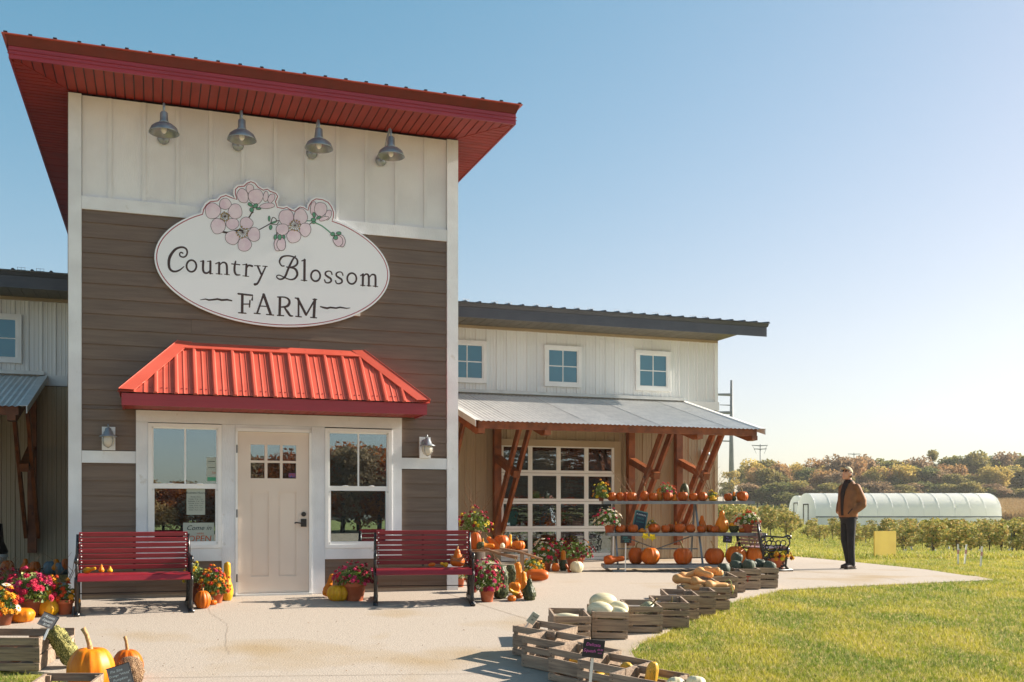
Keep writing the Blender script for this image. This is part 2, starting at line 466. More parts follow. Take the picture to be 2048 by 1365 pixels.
def ribbon(pts, wd, dz=.004):
    mb = MB(); n = len(pts)
    for i, p in enumerate(pts):
        d = (pts[min(i + 1, n - 1)] - pts[max(i - 1, 0)]); d.z = 0; d.normalize(); s_ = Vector((-d.y, d.x, 0)) * wd / 2 * (1 if not hasattr(wd, '__len__') else 1)
        for q in (p + s_, p - s_): mb.v.append((q.x, q.y, terr(q.x, q.y) + dz))
    for i in range(n - 1): mb.f.append((2 * i, 2 * i + 1, 2 * i + 3, 2 * i + 2)); mb.m.append(0)
    return mb
def dens(pts, k=12, jit=0):
    out = []
    for a, b in zip(pts, pts[1:]):
        for i in range(k):
            p = a.lerp(b, i / k); p += Vector((R.uniform(-jit, jit), R.uniform(-jit, jit), 0)); out.append(p)
    return out + [pts[-1]]
for pts, wd, jit in (([G(285, 1357), G(560, 1353), G(900, 1349), G(1060, 1347)], .006, 0), ([G(880, 1183), G(1000, 1222), G(1100, 1253), G(1200, 1285)], .007, 0),
                     ([G(425, 1190), G(418, 1225), G(455, 1250), G(452, 1290), G(458, 1310)], .003, .012),
                     ([G(1560, 1140), G(1700, 1150), G(1800, 1163)], .01, 0)):
    ribbon(dens(pts, 14, jit), wd).build('slab_joint', M['joint'], slab_o)

# corn stubble field
mb = MB(); cx_ = [(58, 118), (130, 118), (220, 150), (220, 232), (75, 232), (62, 170)]
pts = [Vector((x, y, 0)) for x, y in cx_]
n_ = 14
for j in range(n_ + 1):
    for i in range(n_ + 1):
        a = pts[0].lerp(pts[5], j / n_) if True else 0
        Y = 122 + 112 * j / n_; x0 = .475 * Y * 1.0; x = x0 + (260 - x0) * i / n_
        mb.v.append((x, Y, terr(x, Y) + .12))
for j in range(n_):
    for i in range(n_):
        a = j * (n_ + 1) + i; mb.f.append((a, a + 1, a + n_ + 2, a + n_ + 1)); mb.m.append(0)
mb.build('corn_field', M['corn'], kind='structure')

# ================================================================ entrance tower
tower = thing('entrance_tower', 'tall brown and cream entrance tower with red overhanging roof and front door', 'building', (A0[0], A0[1], 0), TH)
UW = 4.83; DEP = 7.3
# window / door openings (u0,u1,w0,w1)
W1 = (PU(296), PU(443), .60, 2.135); W2 = (PU(649), PU(782), .58, 2.13)
DR = (PU(470), PU(622), 0, 2.10)
sheath = MB()
vf = .03
def wallrect(u0, u1, w0, w1): sheath.box(u0, u1, vf, .12, w0, w1)
us = [0, W1[0] + .03, W1[1] - .03, DR[0], DR[1], W2[0] + .03, W2[1] - .03, UW]
wallrect(0, UW, 2.10, 6.05)
for i, (a, b) in enumerate(zip(us, us[1:])):
    if i in (1, 5): wallrect(a, b, 0, .63); wallrect(a, b, 2.06, 2.10)
    elif i == 3: pass
    else: wallrect(a, b, 0, 2.10)
sheath.box(0, .1, .12, DEP, 0, 6.05); sheath.box(UW - .1, UW, .12, DEP, 0, 6.05)
sheath.box(.1, UW - .1, 2.6, 2.7, 0, 6.05); sheath.box(.1, UW - .1, .12, 2.6, 2.5, 2.6); sheath.box(.1, UW - .1, .12, 2.6, .0, .02)
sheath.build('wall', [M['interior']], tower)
side = MB(); side.box(-.01, 0, .02, DEP, 0, 6.05); side.box(UW, UW + .01, .02, DEP, 0, 6.05)
side.build('side_cladding', M['siding'], tower)
for a, b in ((.15, DR[0] - .02), (DR[1] + .02, UW - .15)): MB().box(a, b, .0, .028, -.1, .043).build('foundation', M['concrete'], tower)
# corner posts and bands
cpw = PU(893)
for a, b in ((0, .145), (cpw, UW)):
    MB().box(a, b, -.035, .03, -.02, 6.05).build('corner_post', M['trim'], tower)
MB().box(.147, cpw - .002, -.028, .03, 4.68, 4.835).build('trim_band', M['trim'], tower)
MB().box(.147, PU(272) - .002, -.028, .03, 1.64, 1.785).build('trim_band', M['trim'], tower)
MB().box(PU(802) + .002, cpw - .002, -.028, .03, 1.62, 1.765).build('trim_band', M['trim'], tower)
# board and batten
bats = [PU(x) for x in (220, 288, 355, 421.5, 486, 550.5, 612.5, 675, 733, 793, 851)]
edges = [.147] + bats + [cpw - .002]
for a, b in zip(edges, edges[1:]):
    MB().box(a + .003, b - .003, .008 + R.uniform(0, .002), .03, 4.837, 6.05).build('wall_board', M['cream'], tower)
for b in bats:
    MB().box(b - .022, b + .022, -.010, .008, 4.84, 6.045).build('batten', M['cream'], tower)
MB().box(.147, cpw - .002, -.006, .008, 6.02, 6.05)
# lap siding boards
z = 4.165 - .1825 * 23; zs = []
while z < 4.68:
    zs.append(z); z += .1825
FL, FR = PU(272), PU(802)
def lap(u0, u1, w0, w1):
    if w1 - w0 < .02 or u1 - u0 < .02: return
    mb = MB(); t0 = -.018; t1 = -.004
    j = R.uniform(-.0012, .0012)
    vs = [(u0, t0 + j, w0), (u1, t0 + j, w0), (u0, .028, w0), (u1, .028, w0), (u0, t1, w1), (u1, t1, w1), (u0, .028, w1), (u1, .028, w1)]
    mb.hexa(vs).build('siding_board', M['siding'], tower)
for z in [zs[0] - .1825] + zs:
    a, b = z, z + .1825
    def seg(u0, u1, lo, hi): lap(u0, u1, max(a, lo), min(b, hi))
    if b > 2.27:
        a2 = max(a, 2.27)
        k = R.uniform(.25, .75)
        sp = .147 + (cpw - .147) * k
        lap(.147, sp - .001, max(a, 2.29) if a < 2.29 else a, min(b, 4.68)); lap(sp + .001, cpw - .002, max(a, 2.29) if a < 2.29 else a, min(b, 4.68))
    for (u0, u1, lo, hi) in ((.147, FL - .002, 1.785, 2.288), (.147, FL - .002, .045, 1.64), (FR + .002, cpw - .002, 1.765, 2.288), (FR + .002, cpw - .002, .045, 1.62),
                             (FL, PU(444), .045, .44), (PU(650), FR, .045, .44)):
        if a < hi and b > lo: seg(u0, u1, lo, hi)
# white entry surround
def tr(u0, u1, w0, w1, n='trim_board', v0=-.045, m='trim'): return MB().box(u0, u1, v0, .03, w0, w1).build(n, M[m], tower)
tr(FL, FR, 2.145, 2.288); tr(FL, W1[0] - .002, .44, 2.143); tr(W1[1] + .002, DR[0] - .002, 0.0, 2.143)
tr(DR[1] + .002, W2[0] - .002, 0.0, 2.143); tr(W2[1] + .002, FR, .44, 2.143)
tr(W1[0], W1[1], .44, W1[2] - .002); tr(W2[0], W2[1], .44, W2[2] - .002)
tr(DR[0], DR[1], 2.103, 2.143)
# windows
def big_window(W, gl, mt, ru, low):
    u0, u1, w0, w1 = W
    fr = MB(); t = .045
    for b_ in ((u0, u1, w1 - t, w1), (u0, u1, w0, w0 + t), (u0, u0 + t, w0 + t, w1 - t), (u1 - t, u1, w0 + t, w1 - t)): fr.box(b_[0], b_[1], -.055, .03, b_[2], b_[3])
    f = fr.build('window', M['vinyl'], tower)
    s = MB(); mid = (w0 + w1) / 2 + .0; t2 = .04
    a0, a1, c0, c1 = u0 + t, u1 - t, w0 + t, w1 - t
    s.box(a0, a1, -.04, .0, mid - .03, mid + .03)
    s.box(a0, a0 + .018, -.03, .0, mid + .03, c1); s.box(a1 - .018, a1, -.03, .0, mid + .03, c1); s.box(a0, a1, -.03, 0, c1 - .018, c1)
    s.box((a0 + a1) / 2 - .01, (a0 + a1) / 2 + .01, -.024, -.012, mid + .03, c1 - .018)
    s.build('sash', M['vinyl'], f)
    s = MB(); s.box(a0, a1, -.045, .0, c0, c0 + t2); s.box(a0, a0 + .03, -.045, 0, c0 + t2, mid - .03); s.box(a1 - .03, a1, -.045, 0, c0 + t2, mid - .03)
    s.build('sash', M['vinyl'], f)
    for (x0, x1, y0, y1) in ((a0 + .018, (a0 + a1) / 2 - .01, mid + .03, c1 - .018), ((a0 + a1) / 2 + .01, a1 - .018, mid + .03, c1 - .018), (a0 + .03, a1 - .03, c0 + t2, mid - .03)):
        MB().box(x0, x1, -.012, -.008, y0, y1).build('pane', M['glass'], f)
    for x in (a0 + .01, a1 - .01):
        for y in (mid - .045, c0 + .02): MB().box(x - .012, x + .012, -.052, -.045, y - .012, y + .012).build('latch', M['galv'], f)
    for x in (.28, .72):
        MB().ell((a0 + (a1 - a0) * x, -.045, mid + .03), (.04, .012, .01), 10, 6).build('sash_lock', M['vinyl'], f)
    return f
win1 = big_window(W1, 0, 0, 0, 0); win2 = big_window(W2, 0, 0, 0, 0)
# door
dr = MB(); d0, d1 = PU(475), PU(617)
DT = 2.06
def panel_door():
    u = lambda x: PU(x)
    cols = [(PU(501), PU(529)), (PU(534.6), PU(559.8)), (PU(565), PU(592))]
    rows = [(1.70, 1.90), (1.475, 1.672)]
    x0, x1 = cols[0][0], cols[-1][1]
    mb = MB()
    mb.box(d0, x0, -.02, .02, .02, DT); mb.box(x1, d1, -.02, .02, .02, DT)
    mb.box(x0, x1, -.02, .02, rows[0][1], DT)
    mb.box(x0, x1, -.02, .02, rows[1][1], rows[0][0])
    for (a, b) in ((cols[0][1], cols[1][0]), (cols[1][1], cols[2][0])):
        for r_ in rows: mb.box(a, b, -.016, .02, r_[0], r_[1])
    pr = (.235, 1.305)
    pc = [(PU(501), PU(537)), (PU(556.6), PU(592.6))]
    mb.box(x0, x1, -.02, .02, pr[1], rows[1][0]); mb.box(x0, x1, -.02, .02, .02, pr[0])
    mb.box(pc[0][1], pc[1][0], -.02, .02, pr[0], pr[1])
    for a, b in pc: mb.box(a, b, -.010, .02, pr[0], pr[1])
    o = mb.build('door', M['door'], tower)
    for a, b in cols:
        for r_ in rows: MB().box(a, b, -.006, .004, r_[0], r_[1]).build('pane', M['glass'], o)
    for a, b in pc: MB().box(a + .02, b - .02, -.0125, -.010, pr[0] + .02, pr[1] - .02).build('door_panel', M['door'], o)
    hu = PU(606.7)
    MB().tube([(hu, -.02, 1.02), (hu, -.04, 1.02)], .03, 16).build('deadbolt', M['black'], o)
    h = MB(); h.box(hu - .035, hu + .035, -.035, -.02, .86, .96); h.tube([(hu, -.03, .91), (hu, -.07, .91), (hu - .04, -.075, .905), (hu - .1, -.07, .915), (hu - .12, -.07, .905)], .009, 8)
    h.build('handle', M['black'], o)
    for zz in (1.84, 1.03, .22): MB().tube([(d0 - .012, -.045, zz - .05), (d0 - .012, -.045, zz + .05)], .013, 8).build('hinge', M['black'], o)
    st = MB().box(PU(577), PU(591), -.0075, -.0065, 1.49, 1.545); st.build('sticker', mat('sticker', '#3a4f8a', '#a33b3b', scale=40, rough=.5), o)
panel_door()
j = MB(); j.box(DR[0], d0 - .002, -.055, .03, 0, DT + .04); j.box(d1 + .002, DR[1], -.055, .03, 0, DT + .04); j.box(DR[0], DR[1], -.055, .03, DT + .002, 2.102)
j.build('door_frame', M['vinyl'], tower)
MB().box(DR[0], DR[1], -.09, .03, -.01, .018).build('threshold', M['galv'], tower)
# notices on the left window's outer face, paper dimmed as if behind glass
def inside(u0, u1, w0, w1, name, m='paper', v=-.0145): return MB().box(u0, u1, v, v + .0015, w0, w1).build(name, M[m], win1)
wc = lambda px, py: PW(px, py, 0)
(ua, wa), (ub, wb) = wc(373, 978), wc(410, 1030)
p1 = inside(ua, ub, wb, wa, 'hours_notice'); uc = (ua + ub) / 2
def flat_text(body, size, mname, parent, u, v, w_, shear=0, space=1.0, rz=0, name='lettering'):
    me = text_mesh(body, size, M[mname], .0006, shear, 'CENTER', name, space)
    return link(name, me, parent, (u, v, w_), (math.pi / 2, rz, 0))
flat_text('Business Hours', .036, 'ink', win1, uc, -.0158, wa - .05)
flat_text('Monday  Closed\nTuesday  10 am - 5 pm\nWednesday  10 am - 5 pm\nThursday  10 am - 5 pm\nFriday  10 am - 5 pm\nSaturday  10 am - 5 pm\nSunday  10 am - 5 pm', .0185, 'ink', win1, uc, -.0158, (wa + wb) / 2 - .02, space=1.45)
(ua, wa), (ub, wb) = wc(366, 1046), wc(428, 1086)
inside(ua, ub, wb, wa, 'open_notice'); uc = (ua + ub) / 2; hh = wa - wb
flat_text('Come in', .085, 'ink', win1, uc, -.0162, wa - .065, .35)
flat_text("WE'RE", .03, 'open_ink', win1, uc + .02, -.0162, wb + .115)
t = flat_text('OPEN', .108, 'open_ink', win1, uc + .01, -.0162, wb + .05, .12)
(ua, wa), (ub, wb) = wc(413, 915), wc(433, 964)
q = (wa - wb) / 4
for i in range(4):
    inside(ua, ub, wb + q * i + .002, wb + q * (i + 1) - .001, 'sticker', 'paper')
inside(ua + .01, ub - .01, wb + .01, wb + q - .02, 'sticker_print', 'green_ink', -.0165)
flat_text('1st', .04, 'open_ink', win1, ub - .035, -.0162, wb + q * 1.5)
for i in (2, 3): inside(ua + .02, ub - .02, wb + q * i + .02, wb + q * i + .026, 'sticker_print', 'ink', -.0165)
# a dim back room behind the panes: things that show faintly
# awning -----------------------------------------------------------------
AU0, AU1, AV = .61, 4.24, .65
AW0, AW1, AT = 2.285, 2.425, 3.12
TU0, TU1 = 1.24, 3.56
aw = MB(); 
aw.box(AU0, AU1, -AV, -AV + .02, AW0, AW1); aw.box(AU0, AU0 + .02, -AV + .02, -.045, AW0, AW1); aw.box(AU1 - .02, AU1, -AV + .02, -.045, AW0, AW1)
aw_o = aw.build('awning', M['red_fascia'], tower)
MB().box(AU0 - .004, AU1 + .004, -AV - .004, -AV - .001, AW0 + .06, AW0 + .066).build('fascia_seam', M['red_fascia'], aw_o)
n = int((AU1 - AU0 - .04) / .1)
for i in range(n):
    a = AU0 + .02 + (AU1 - AU0 - .04) * i / n; b = AU0 + .02 + (AU1 - AU0 - .04) * (i + 1) / n
    mb = MB(); mb.box(a + .0, b - .012, -AV + .021, -.046, AW0 + .012, AW0 + .02); mb.box(b - .012, b, -AV + .021, -.046, AW0 + .018, AW0 + .02)
    mb.build('soffit_panel', M['red_soffit'], aw_o)
# front slope, side slopes
E0, E1, EV = AU0 - .03, AU1 + .03, AV + .035
def slope_pt(u, t):  # t 0 at eave, 1 at top (front slope)
    return Vector((u, -EV * (1 - t), AW1 + .01 + (AT - AW1) * t))
def limu(t): return E0 + (TU0 - E0) * t, E1 + (TU1 - E1) * t
nrm = Vector((0, -(AT - AW1), EV)).normalized()
ribs = [PU(x, -.65) for x in (311.3, 352.8, 391, 430.8, 470.7, 510.5, 550.5, 588, 625, 663, 699.5, 736.5, 772, 808)]
def tmax(u):
    t1 = (u - E0) / (TU0 - E0) if u < TU0 else 1
    t2 = (E1 - u) / (E1 - TU1) if u > TU1 else 1
    return max(0, min(1, t1, t2))
allu = [E0] + ribs + [E1]
for a, b in zip(allu, allu[1:]):
    mb = MB(); k = [a, a + (b - a) * .36, a + (b - a) * .40, a + (b - a) * .47, a + (b - a) * .64, a + (b - a) * .68, a + (b - a) * .75, b]
    hgt = [0, 0, .006, 0, 0, .006, 0, 0]
    vs = []
    for u, hh in zip(k, hgt):
        vs.append(slope_pt(u, 0) + nrm * hh); vs.append(slope_pt(u, tmax(u) * .999) + nrm * hh)
    mb.add(vs, [(2 * i, 2 * i + 2, 2 * i + 3, 2 * i + 1) for i in range(len(k) - 1)])
    mb.build('roof_sheet', M['red_roof'], aw_o)
for u in ribs:
    tm = max(.05, tmax(u) * .97); mb = MB(); A = slope_pt(u, -.01); B = slope_pt(u, tm)
    vs = []
    for P in (A, B):
        for du, hh in ((-.028, .001), (-.012, .026), (.012, .026), (.028, .001)): vs.append(P + Vector((du, 0, 0)) + nrm * hh)
    mb.add(vs, [(0, 1, 5, 4), (1, 2, 6, 5), (2, 3, 7, 6), (0, 3, 2, 1), (4, 5, 6, 7)])
    mb.build('roof_rib', M['red_roof'], aw_o)
for sgn, e, t_ in ((-1, E0, TU0), (1, E1, TU1)):
    MB().add([(e, -EV, AW1 + .01), (e, 0, AW1 + .01), (t_, 0, AT)], [(0, 1, 2) if sgn > 0 else (0, 2, 1)]).build('side_slope', M['red_roof'], aw_o)
    # hip cap: two flanges
    A = Vector((e, -EV, AW1 + .028)); B = Vector((t_, -.002, AT + .03)); 
    w1_ = Vector((-sgn * .17, 0, 0)); up = nrm * .022
    mb = MB()
    mb.add([A + up, A + w1_ + up * .6 + Vector((0, 0, .0)), B + w1_ + up * .6, B + up], [(0, 1, 2, 3)])
    mb.add([A + w1_ + up * .6, A + w1_, B + w1_, B + w1_ + up * .6], [(0, 1, 2, 3)])
    mb.add([A + up, A + Vector((sgn * .02, .1, -.02)), B + Vector((sgn * .02, 0, -.10)), B + up], [(0, 1, 2, 3)])
    mb.build('hip_cap', M['red_roof'], aw_o)
    MB().tube([A + up * 1.1, B + up * 1.1], .006, 6).build('hip_ridge', M['red_roof'], aw_o)
mb = MB(); mb.box(TU0 - .02, TU1 + .02, -.1, 0, AT - .07, AT - .06)
mb = MB(); T0 = slope_pt(TU0, .88) + nrm * .03; T1 = slope_pt(TU1, .88) + nrm * .03
mb.add([T0, T1, (TU1, -.004, AT + .035), (TU0, -.004, AT + .035)], [(0, 1, 2, 3)])
mb.add([T0, T1, T1 - nrm * .02, T0 - nrm * .02], [(0, 1, 2, 3)]); mb.box(TU0, TU1, -.008, 0, AT + .02, AT + .05)
mb.build('top_flashing', M['red_roof'], aw_o)
mb = MB()
scr = []
for u in [a + (b - a) * q for a, b in zip(allu, allu[1:]) for q in (.3, .55, .85)]:
    if tmax(u) > .15:
        p = slope_pt(u, .09); mb.box(p.x - .006, p.x + .006, p.y - .006, p.y + .006, p.z, p.z + .009)
mb.build('screws', M['red_fascia'], aw_o, kind='stuff')

# tower roof -----------------------------------------------------------------
RS, RF = .55, .81
def ro(v): return .02 * (v + RF)      # roof rises gently to the back
zf = 6.055
VB = 7.6
u0, u1 = -RS, UW + RS
def fas(mb, u0, u1, v0, v1, a, b):
    mb.hexa([(u0, v0, zf + ro(v0) + a), (u1, v0, zf + ro(v0) + a), (u0, v1, zf + ro(v1) + a), (u1, v1, zf + ro(v1) + a),
             (u0, v0, zf + ro(v0) + b), (u1, v0, zf + ro(v0) + b), (u0, v1, zf + ro(v1) + b), (u1, v1, zf + ro(v1) + b)])
mb = MB(); fas(mb, u0 - .06, u1 + .06, -RF - .1, VB, .226, .236); roof = mb.build('roof', M['red_roof'], tower)
mb = MB()
fas(mb, u0, u1, -RF, -RF + .02, 0, .135); fas(mb, u0, u0 + .02, -RF + .02, VB, 0, .135); fas(mb, u1 - .02, u1, -RF + .02, VB, 0, .135)
mb.build('fascia', M['red_fascia'], roof)
mb = MB(); fas(mb, u0 - .012, u1 + .012, -RF - .012, -RF - .001, .045, .052); fas(mb, u0 - .012, u1 + .012, -RF - .012, -RF - .001, .088, .094)
mb.build('fascia_seam', M['red_fascia'], roof)
mb = MB()
mb.hexa([(u0, -RF - .01, zf + .136), (u1, -RF - .01, zf + .136), (u0, -RF + .1, zf + .136), (u1, -RF + .1, zf + .136),
         (u0 - .03, -RF - .07, zf + .225), (u1 + .03, -RF - .07, zf + .225), (u0, -RF + .1, zf + .225), (u1, -RF + .1, zf + .225)])
fas(mb, u0 - .03, u0 + .06, -RF + .1, VB, .136, .225); fas(mb, u1 - .06, u1 + .03, -RF + .1, VB, .136, .225)
mb.build('drip_trim', M['red_drip'], roof)
k = 0; nb = 24
for i in range(nb + 1):
    u = u0 - .02 + (u1 - u0 + .04) * i / nb
    mb = MB(); fas(mb, u - .02, u + .02, -RF - .105, VB, .237, .252); mb.build('roof_rib', M['dark_roof'], roof)
# soffit boards: front run, mitred at the corners, side runs
def sof_tri(poly, m='red_soffit'):
    n = len(poly); mb = MB()
    lo = [(p[0], p[1], zf + ro(p[1]) + .012) for p in poly]; hi = [(p[0], p[1], zf + ro(p[1]) + .022) for p in poly]
    mb.add(lo + hi, [tuple(range(n)), tuple(range(2 * n - 1, n - 1, -1))] + [(i, i + n, (i + 1) % n + n, (i + 1) % n) for i in range(n)])
    return mb
def mit(u):  # back limit of the front run
    if u < 0: return -RF + (u + RS) / RS * RF
    if u > UW: return -RF + (UW + RS - u) / RS * RF
    return .03
st = .1065; i = 0; u = u0 + .02
while u < u1 - .03:
    b = min(u + st, u1 - .02)
    for (a_, b_) in ((u, b - .014),):
        poly = [(a_, -RF + .02), (b_, -RF + .02), (b_, max(mit(b_), -RF + .021)), (a_, max(mit(a_), -RF + .021))]
        sof_tri(poly).build('soffit_panel', M['red_soffit'], roof)
    u = b
groove = MB(); fas(groove, u0 + .02, u1 - .02, -RF + .02, VB, .024, .03); groove.build('soffit_backing', M['dark_roof'], roof)
for sgn in (-1, 1):
    v = -RF + .12
    while v < VB - .1:
        b = v + st * (1 if v < 2.5 else 3)
        def uin(vv):
            if vv < 0: return RS * (vv + RF) / RF
            return RS
        o0 = RS - .02
        if sgn < 0: poly = [(-RS + .02, v), (-RS + max(.021, uin(v)), v), (-RS + max(.021, uin(b - .014)), b - .014), (-RS + .02, b - .014)]
        else: poly = [(UW + RS - max(.021, uin(v)), v), (UW + RS - .02, v), (UW + RS - .02, b - .014), (UW + RS - max(.021, uin(b - .014)), b - .014)]
        sof_tri(poly).build('soffit_panel', M['red_soffit'], roof)
        v = b
    # mitre strip
    mb = MB(); e = -RS + .02 if sgn < 0 else UW + RS - .02; t_ = 0 if sgn < 0 else UW
    mb.bar((e, -RF + .02, zf + ro(-RF) + .010), (t_, 0, zf + ro(0) + .010), .03, .006); mb.build('mitre_strip', M['red_soffit'], roof)

# ================================================================ oval sign
SV = -.075
sign = bthing('farm_sign', 'large white oval sign with pink blossoms reading Country Blossom FARM', 'sign', 2.6, SV, 3.9)
def SL(px, py):
    u, w_ = PW(px, py, SV); return (u - 2.6, w_ - 3.9)
def zc(ox, oy, sc): return lambda x, y: SL(ox + x / sc, oy + y / sc)
z3 = zc(290, 340, 4.016)
(ul, wl), (ur, wr), (ubt, wbt) = z3(75, 690), z3(1965, 855), z3(1180, 1268)
uc, wcn = (ul + ur) / 2, (wl + wr) / 2; ea = (ur - ul) / 2; eb = wcn - wbt
prof = [(450, 345), (455, 310), (480, 270), (520, 240), (575, 235), (600, 205), (650, 190), (700, 210), (722, 232), (708, 190), (712, 150), (740, 122), (790, 116), (812, 93), (850, 80),
        (890, 95), (920, 130), (950, 148), (985, 140), (1010, 158), (1060, 178), (1082, 215), (1064, 260), (1072, 290), (1110, 295), (1140, 287), (1170, 305), (1195, 318), (1240, 284), (1280, 292), (1300, 312),
        (1305, 278), (1330, 240), (1370, 218), (1430, 225), (1480, 250), (1510, 290), (1530, 340), (1528, 385), (1512, 402)]
# the blossoms' outline is flatter than the ellipse at both ends: land it on the ellipse
top = [z3(*p) for p in prof]
aR = math.atan2((top[-1][1] - wcn) / eb, (top[-1][0] - uc) / ea); aL = math.atan2((top[0][1] - wcn) / eb, (top[0][0] - uc) / ea)
ell = []
n = 72
a = aR; span = (aR - aL) % (2 * math.pi); span = span if span > math.pi else 2 * math.pi - (aL - aR)
span = 2 * math.pi - (aL - aR)
for i in range(1, n):
    t = aR - span * i / n; ell.append((uc + ea * math.cos(t), wcn + eb * math.sin(t)))
outl = top + ell      # clockwise in u,w seen from the front
MB().prism(outl, 0, .022).build('sign_panel', M['sign_white'], sign)
def stroke(pts, wd, dv, n_cap=6, closed=False):
    """flat ribbon in u,w with round caps; wd scalar or list"""
    P = [Vector(p) for p in pts]; N = len(P)
    W = wd if isinstance(wd, (list, tuple)) else [wd] * N
    if len(W) != N:
        W = [W[int(i / (N - 1) * (len(W) - 1) + .0001)] * (1 - (i / (N - 1) * (len(W) - 1)) % 1) + W[min(len(W) - 1, int(i / (N - 1) * (len(W) - 1) + .0001) + 1)] * ((i / (N - 1) * (len(W) - 1)) % 1) for i in range(N)]
    Lf, Rt = [], []
    for i in range(N):
        a = P[(i - 1) % N if closed else max(i - 1, 0)]; b = P[(i + 1) % N if closed else min(i + 1, N - 1)]
        d = (b - a).normalized(); nn = Vector((-d.y, d.x)) * W[i] / 2
        Lf.append(P[i] + nn); Rt.append(P[i] - nn)
    mb = MB(); vs = [(p.x, dv, p.y) for p in Lf] + [(p.x, dv, p.y) for p in Rt]
    fs = [(i, (i + 1) % N, (i + 1) % N + N, i + N) for i in range(N if closed else N - 1)]
    mb.add(vs, fs)
    if not closed:
        for e, q in ((0, P[1] - P[0]), (N - 1, P[-2] - P[-1])):
            r_ = W[e] / 2; mb.add([(P[e].x + r_ * math.cos(t * math.pi / 5), dv - .0001, P[e].y + r_ * math.sin(t * math.pi / 5)) for t in range(10)], [tuple(range(10))])
    return mb
def smooth(pts, k=6, closed=False):
    P = [Vector(p) for p in pts]; N = len(P); out = []
    for i in range(N if closed else N - 1):
        p0 = P[(i - 1) % N] if closed or i > 0 else P[i]; p1 = P[i]; p2 = P[(i + 1) % N]; p3 = P[(i + 2) % N] if closed or i + 2 < N else p2
        for j in range(k):
            t = j / k
            out.append(.5 * ((2 * p1) + (-p0 + p2) * t + (2 * p0 - 5 * p1 + 4 * p2 - p3) * t * t + (-p0 + 3 * p1 - 3 * p2 + p3) * t ** 3))
    if not closed: out.append(P[-1])
    return out
# inset red line
area = sum(outl[i][0] * outl[(i + 1) % len(outl)][1] - outl[(i + 1) % len(outl)][0] * outl[i][1] for i in range(len(outl)))
sg = 1 if area > 0 else -1
ins = []
for i in range(len(outl)):
    a = Vector(outl[i - 1]); b = Vector(outl[(i + 1) % len(outl)]); d = (b - a).normalized()
    ins.append(Vector(outl[i]) + Vector((-d.y, d.x)) * sg * .026)
stroke(ins, .011, -.001, closed=True).build('border_line', M['sign_red'], sign)

kk = [0]
def letter(strokes, cv, sc, name='letter'):
    mb = MB()
    pxm = (cv(100, 0)[0] - cv(0, 0)[0]) / 100
    for pts, wd, sm in strokes:
        q = [cv(*p) for p in pts]
        if sm: q = smooth(q, 6, sm == 2)
        wds = [x * pxm for x in wd] if isinstance(wd, list) else wd * pxm
        kk[0] += 1
        s_ = stroke(q, wds, -.0012 - (kk[0] % 5) * .0003, closed=(sm == 2))
        mb.add(s_.v, s_.f)
    mb.build(name, M['sign_brown'], sign)
zC = zc(320, 480, 8.904); zB = zc(540, 490, 8.533); zF = zc(390, 570, 6.206)
def ring(cx, cy, rx, ry, n=20): return [(cx + rx * math.cos(2 * math.pi * i / n), cy + ry * math.sin(2 * math.pi * i / n)) for i in range(n)]
letter([([(405, 240), (375, 225), (350, 250), (360, 290), (410, 310), (460, 290), (485, 230), (470, 170), (420, 137), (350, 137), (270, 175), (200, 260), (165, 340), (157, 430), (172, 510), (215, 555), (275, 565), (340, 545), (390, 510), (425, 478)], [26, 24, 28, 30, 34, 40, 52, 48, 40, 30, 16], 1)], zC, 1)
letter([(ring(560, 467, 87, 103), 34, 2)], zC, 1)
letter([([(722, 385), (770, 378)], 18, 0), ([(770, 380), (766, 520), (785, 580), (830, 595), (870, 575), (890, 540)], [40, 40, 38, 30, 20], 1), ([(845, 385), (900, 382)], 18, 0), ([(898, 385), (896, 600)], 40, 0), ([(885, 605), (938, 605)], 18, 0)], zC, 1)
letter([([(992, 427), (1045, 405)], 22, 0), ([(1055, 410), (1052, 605)], 40, 0), ([(1000, 605), (1105, 613)], 16, 0), ([(1065, 450), (1110, 408), (1162, 412), (1190, 470), (1192, 615)], [18, 30, 40, 40], 1), ([(1145, 614), (1235, 625)], 16, 0)], zC, 1)
letter([([(1277, 430), (1420, 446)], 22, 0), ([(1347, 385), (1328, 480), (1330, 570), (1360, 622), (1425, 627)], [26, 40, 40, 36, 20], 1)], zC, 1)
letter([([(1475, 445), (1540, 440)], 18, 0), ([(1540, 440), (1530, 645)], 40, 0), ([(1475, 643), (1580, 654)], 16, 0), ([(1548, 500), (1580, 457), (1640, 470)], [18, 34, 42], 1)], zC, 1)
letter([([(1683, 462), (1785, 466)], 18, 0), ([(1738, 468), (1800, 612)], 36, 0), ([(1830, 470), (1910, 476)], 18, 0), ([(1882, 478), (1795, 665), (1738, 775), (1690, 795)], [24, 36, 36, 52], 1)], zC, 1)
letter([([(240, 362), (205, 362), (170, 320), (165, 270), (200, 215), (260, 192), (340, 192), (410, 212), (455, 245), (470, 290), (455, 340), (400, 375), (330, 385), (285, 380)], [22, 24, 34, 26, 26, 34, 30, 22], 1),
        ([(435, 195), (390, 250), (340, 350), (300, 440), (265, 530), (225, 575), (170, 590), (122, 565), (118, 530), (160, 520), (220, 545), (300, 582), (370, 595), (430, 570), (465, 510), (450, 440), (405, 400), (340, 390)], [22, 36, 36, 30, 20, 20, 22, 34, 42, 26], 1)], zB, 1)
letter([([(545, 275), (598, 252)], 20, 0), ([(590, 258), (587, 608)], 42, 0), ([(530, 605), (630, 613)], 16, 0)], zB, 1)
letter([(ring(778, 530, 78, 92), 32, 2)], zB, 1)
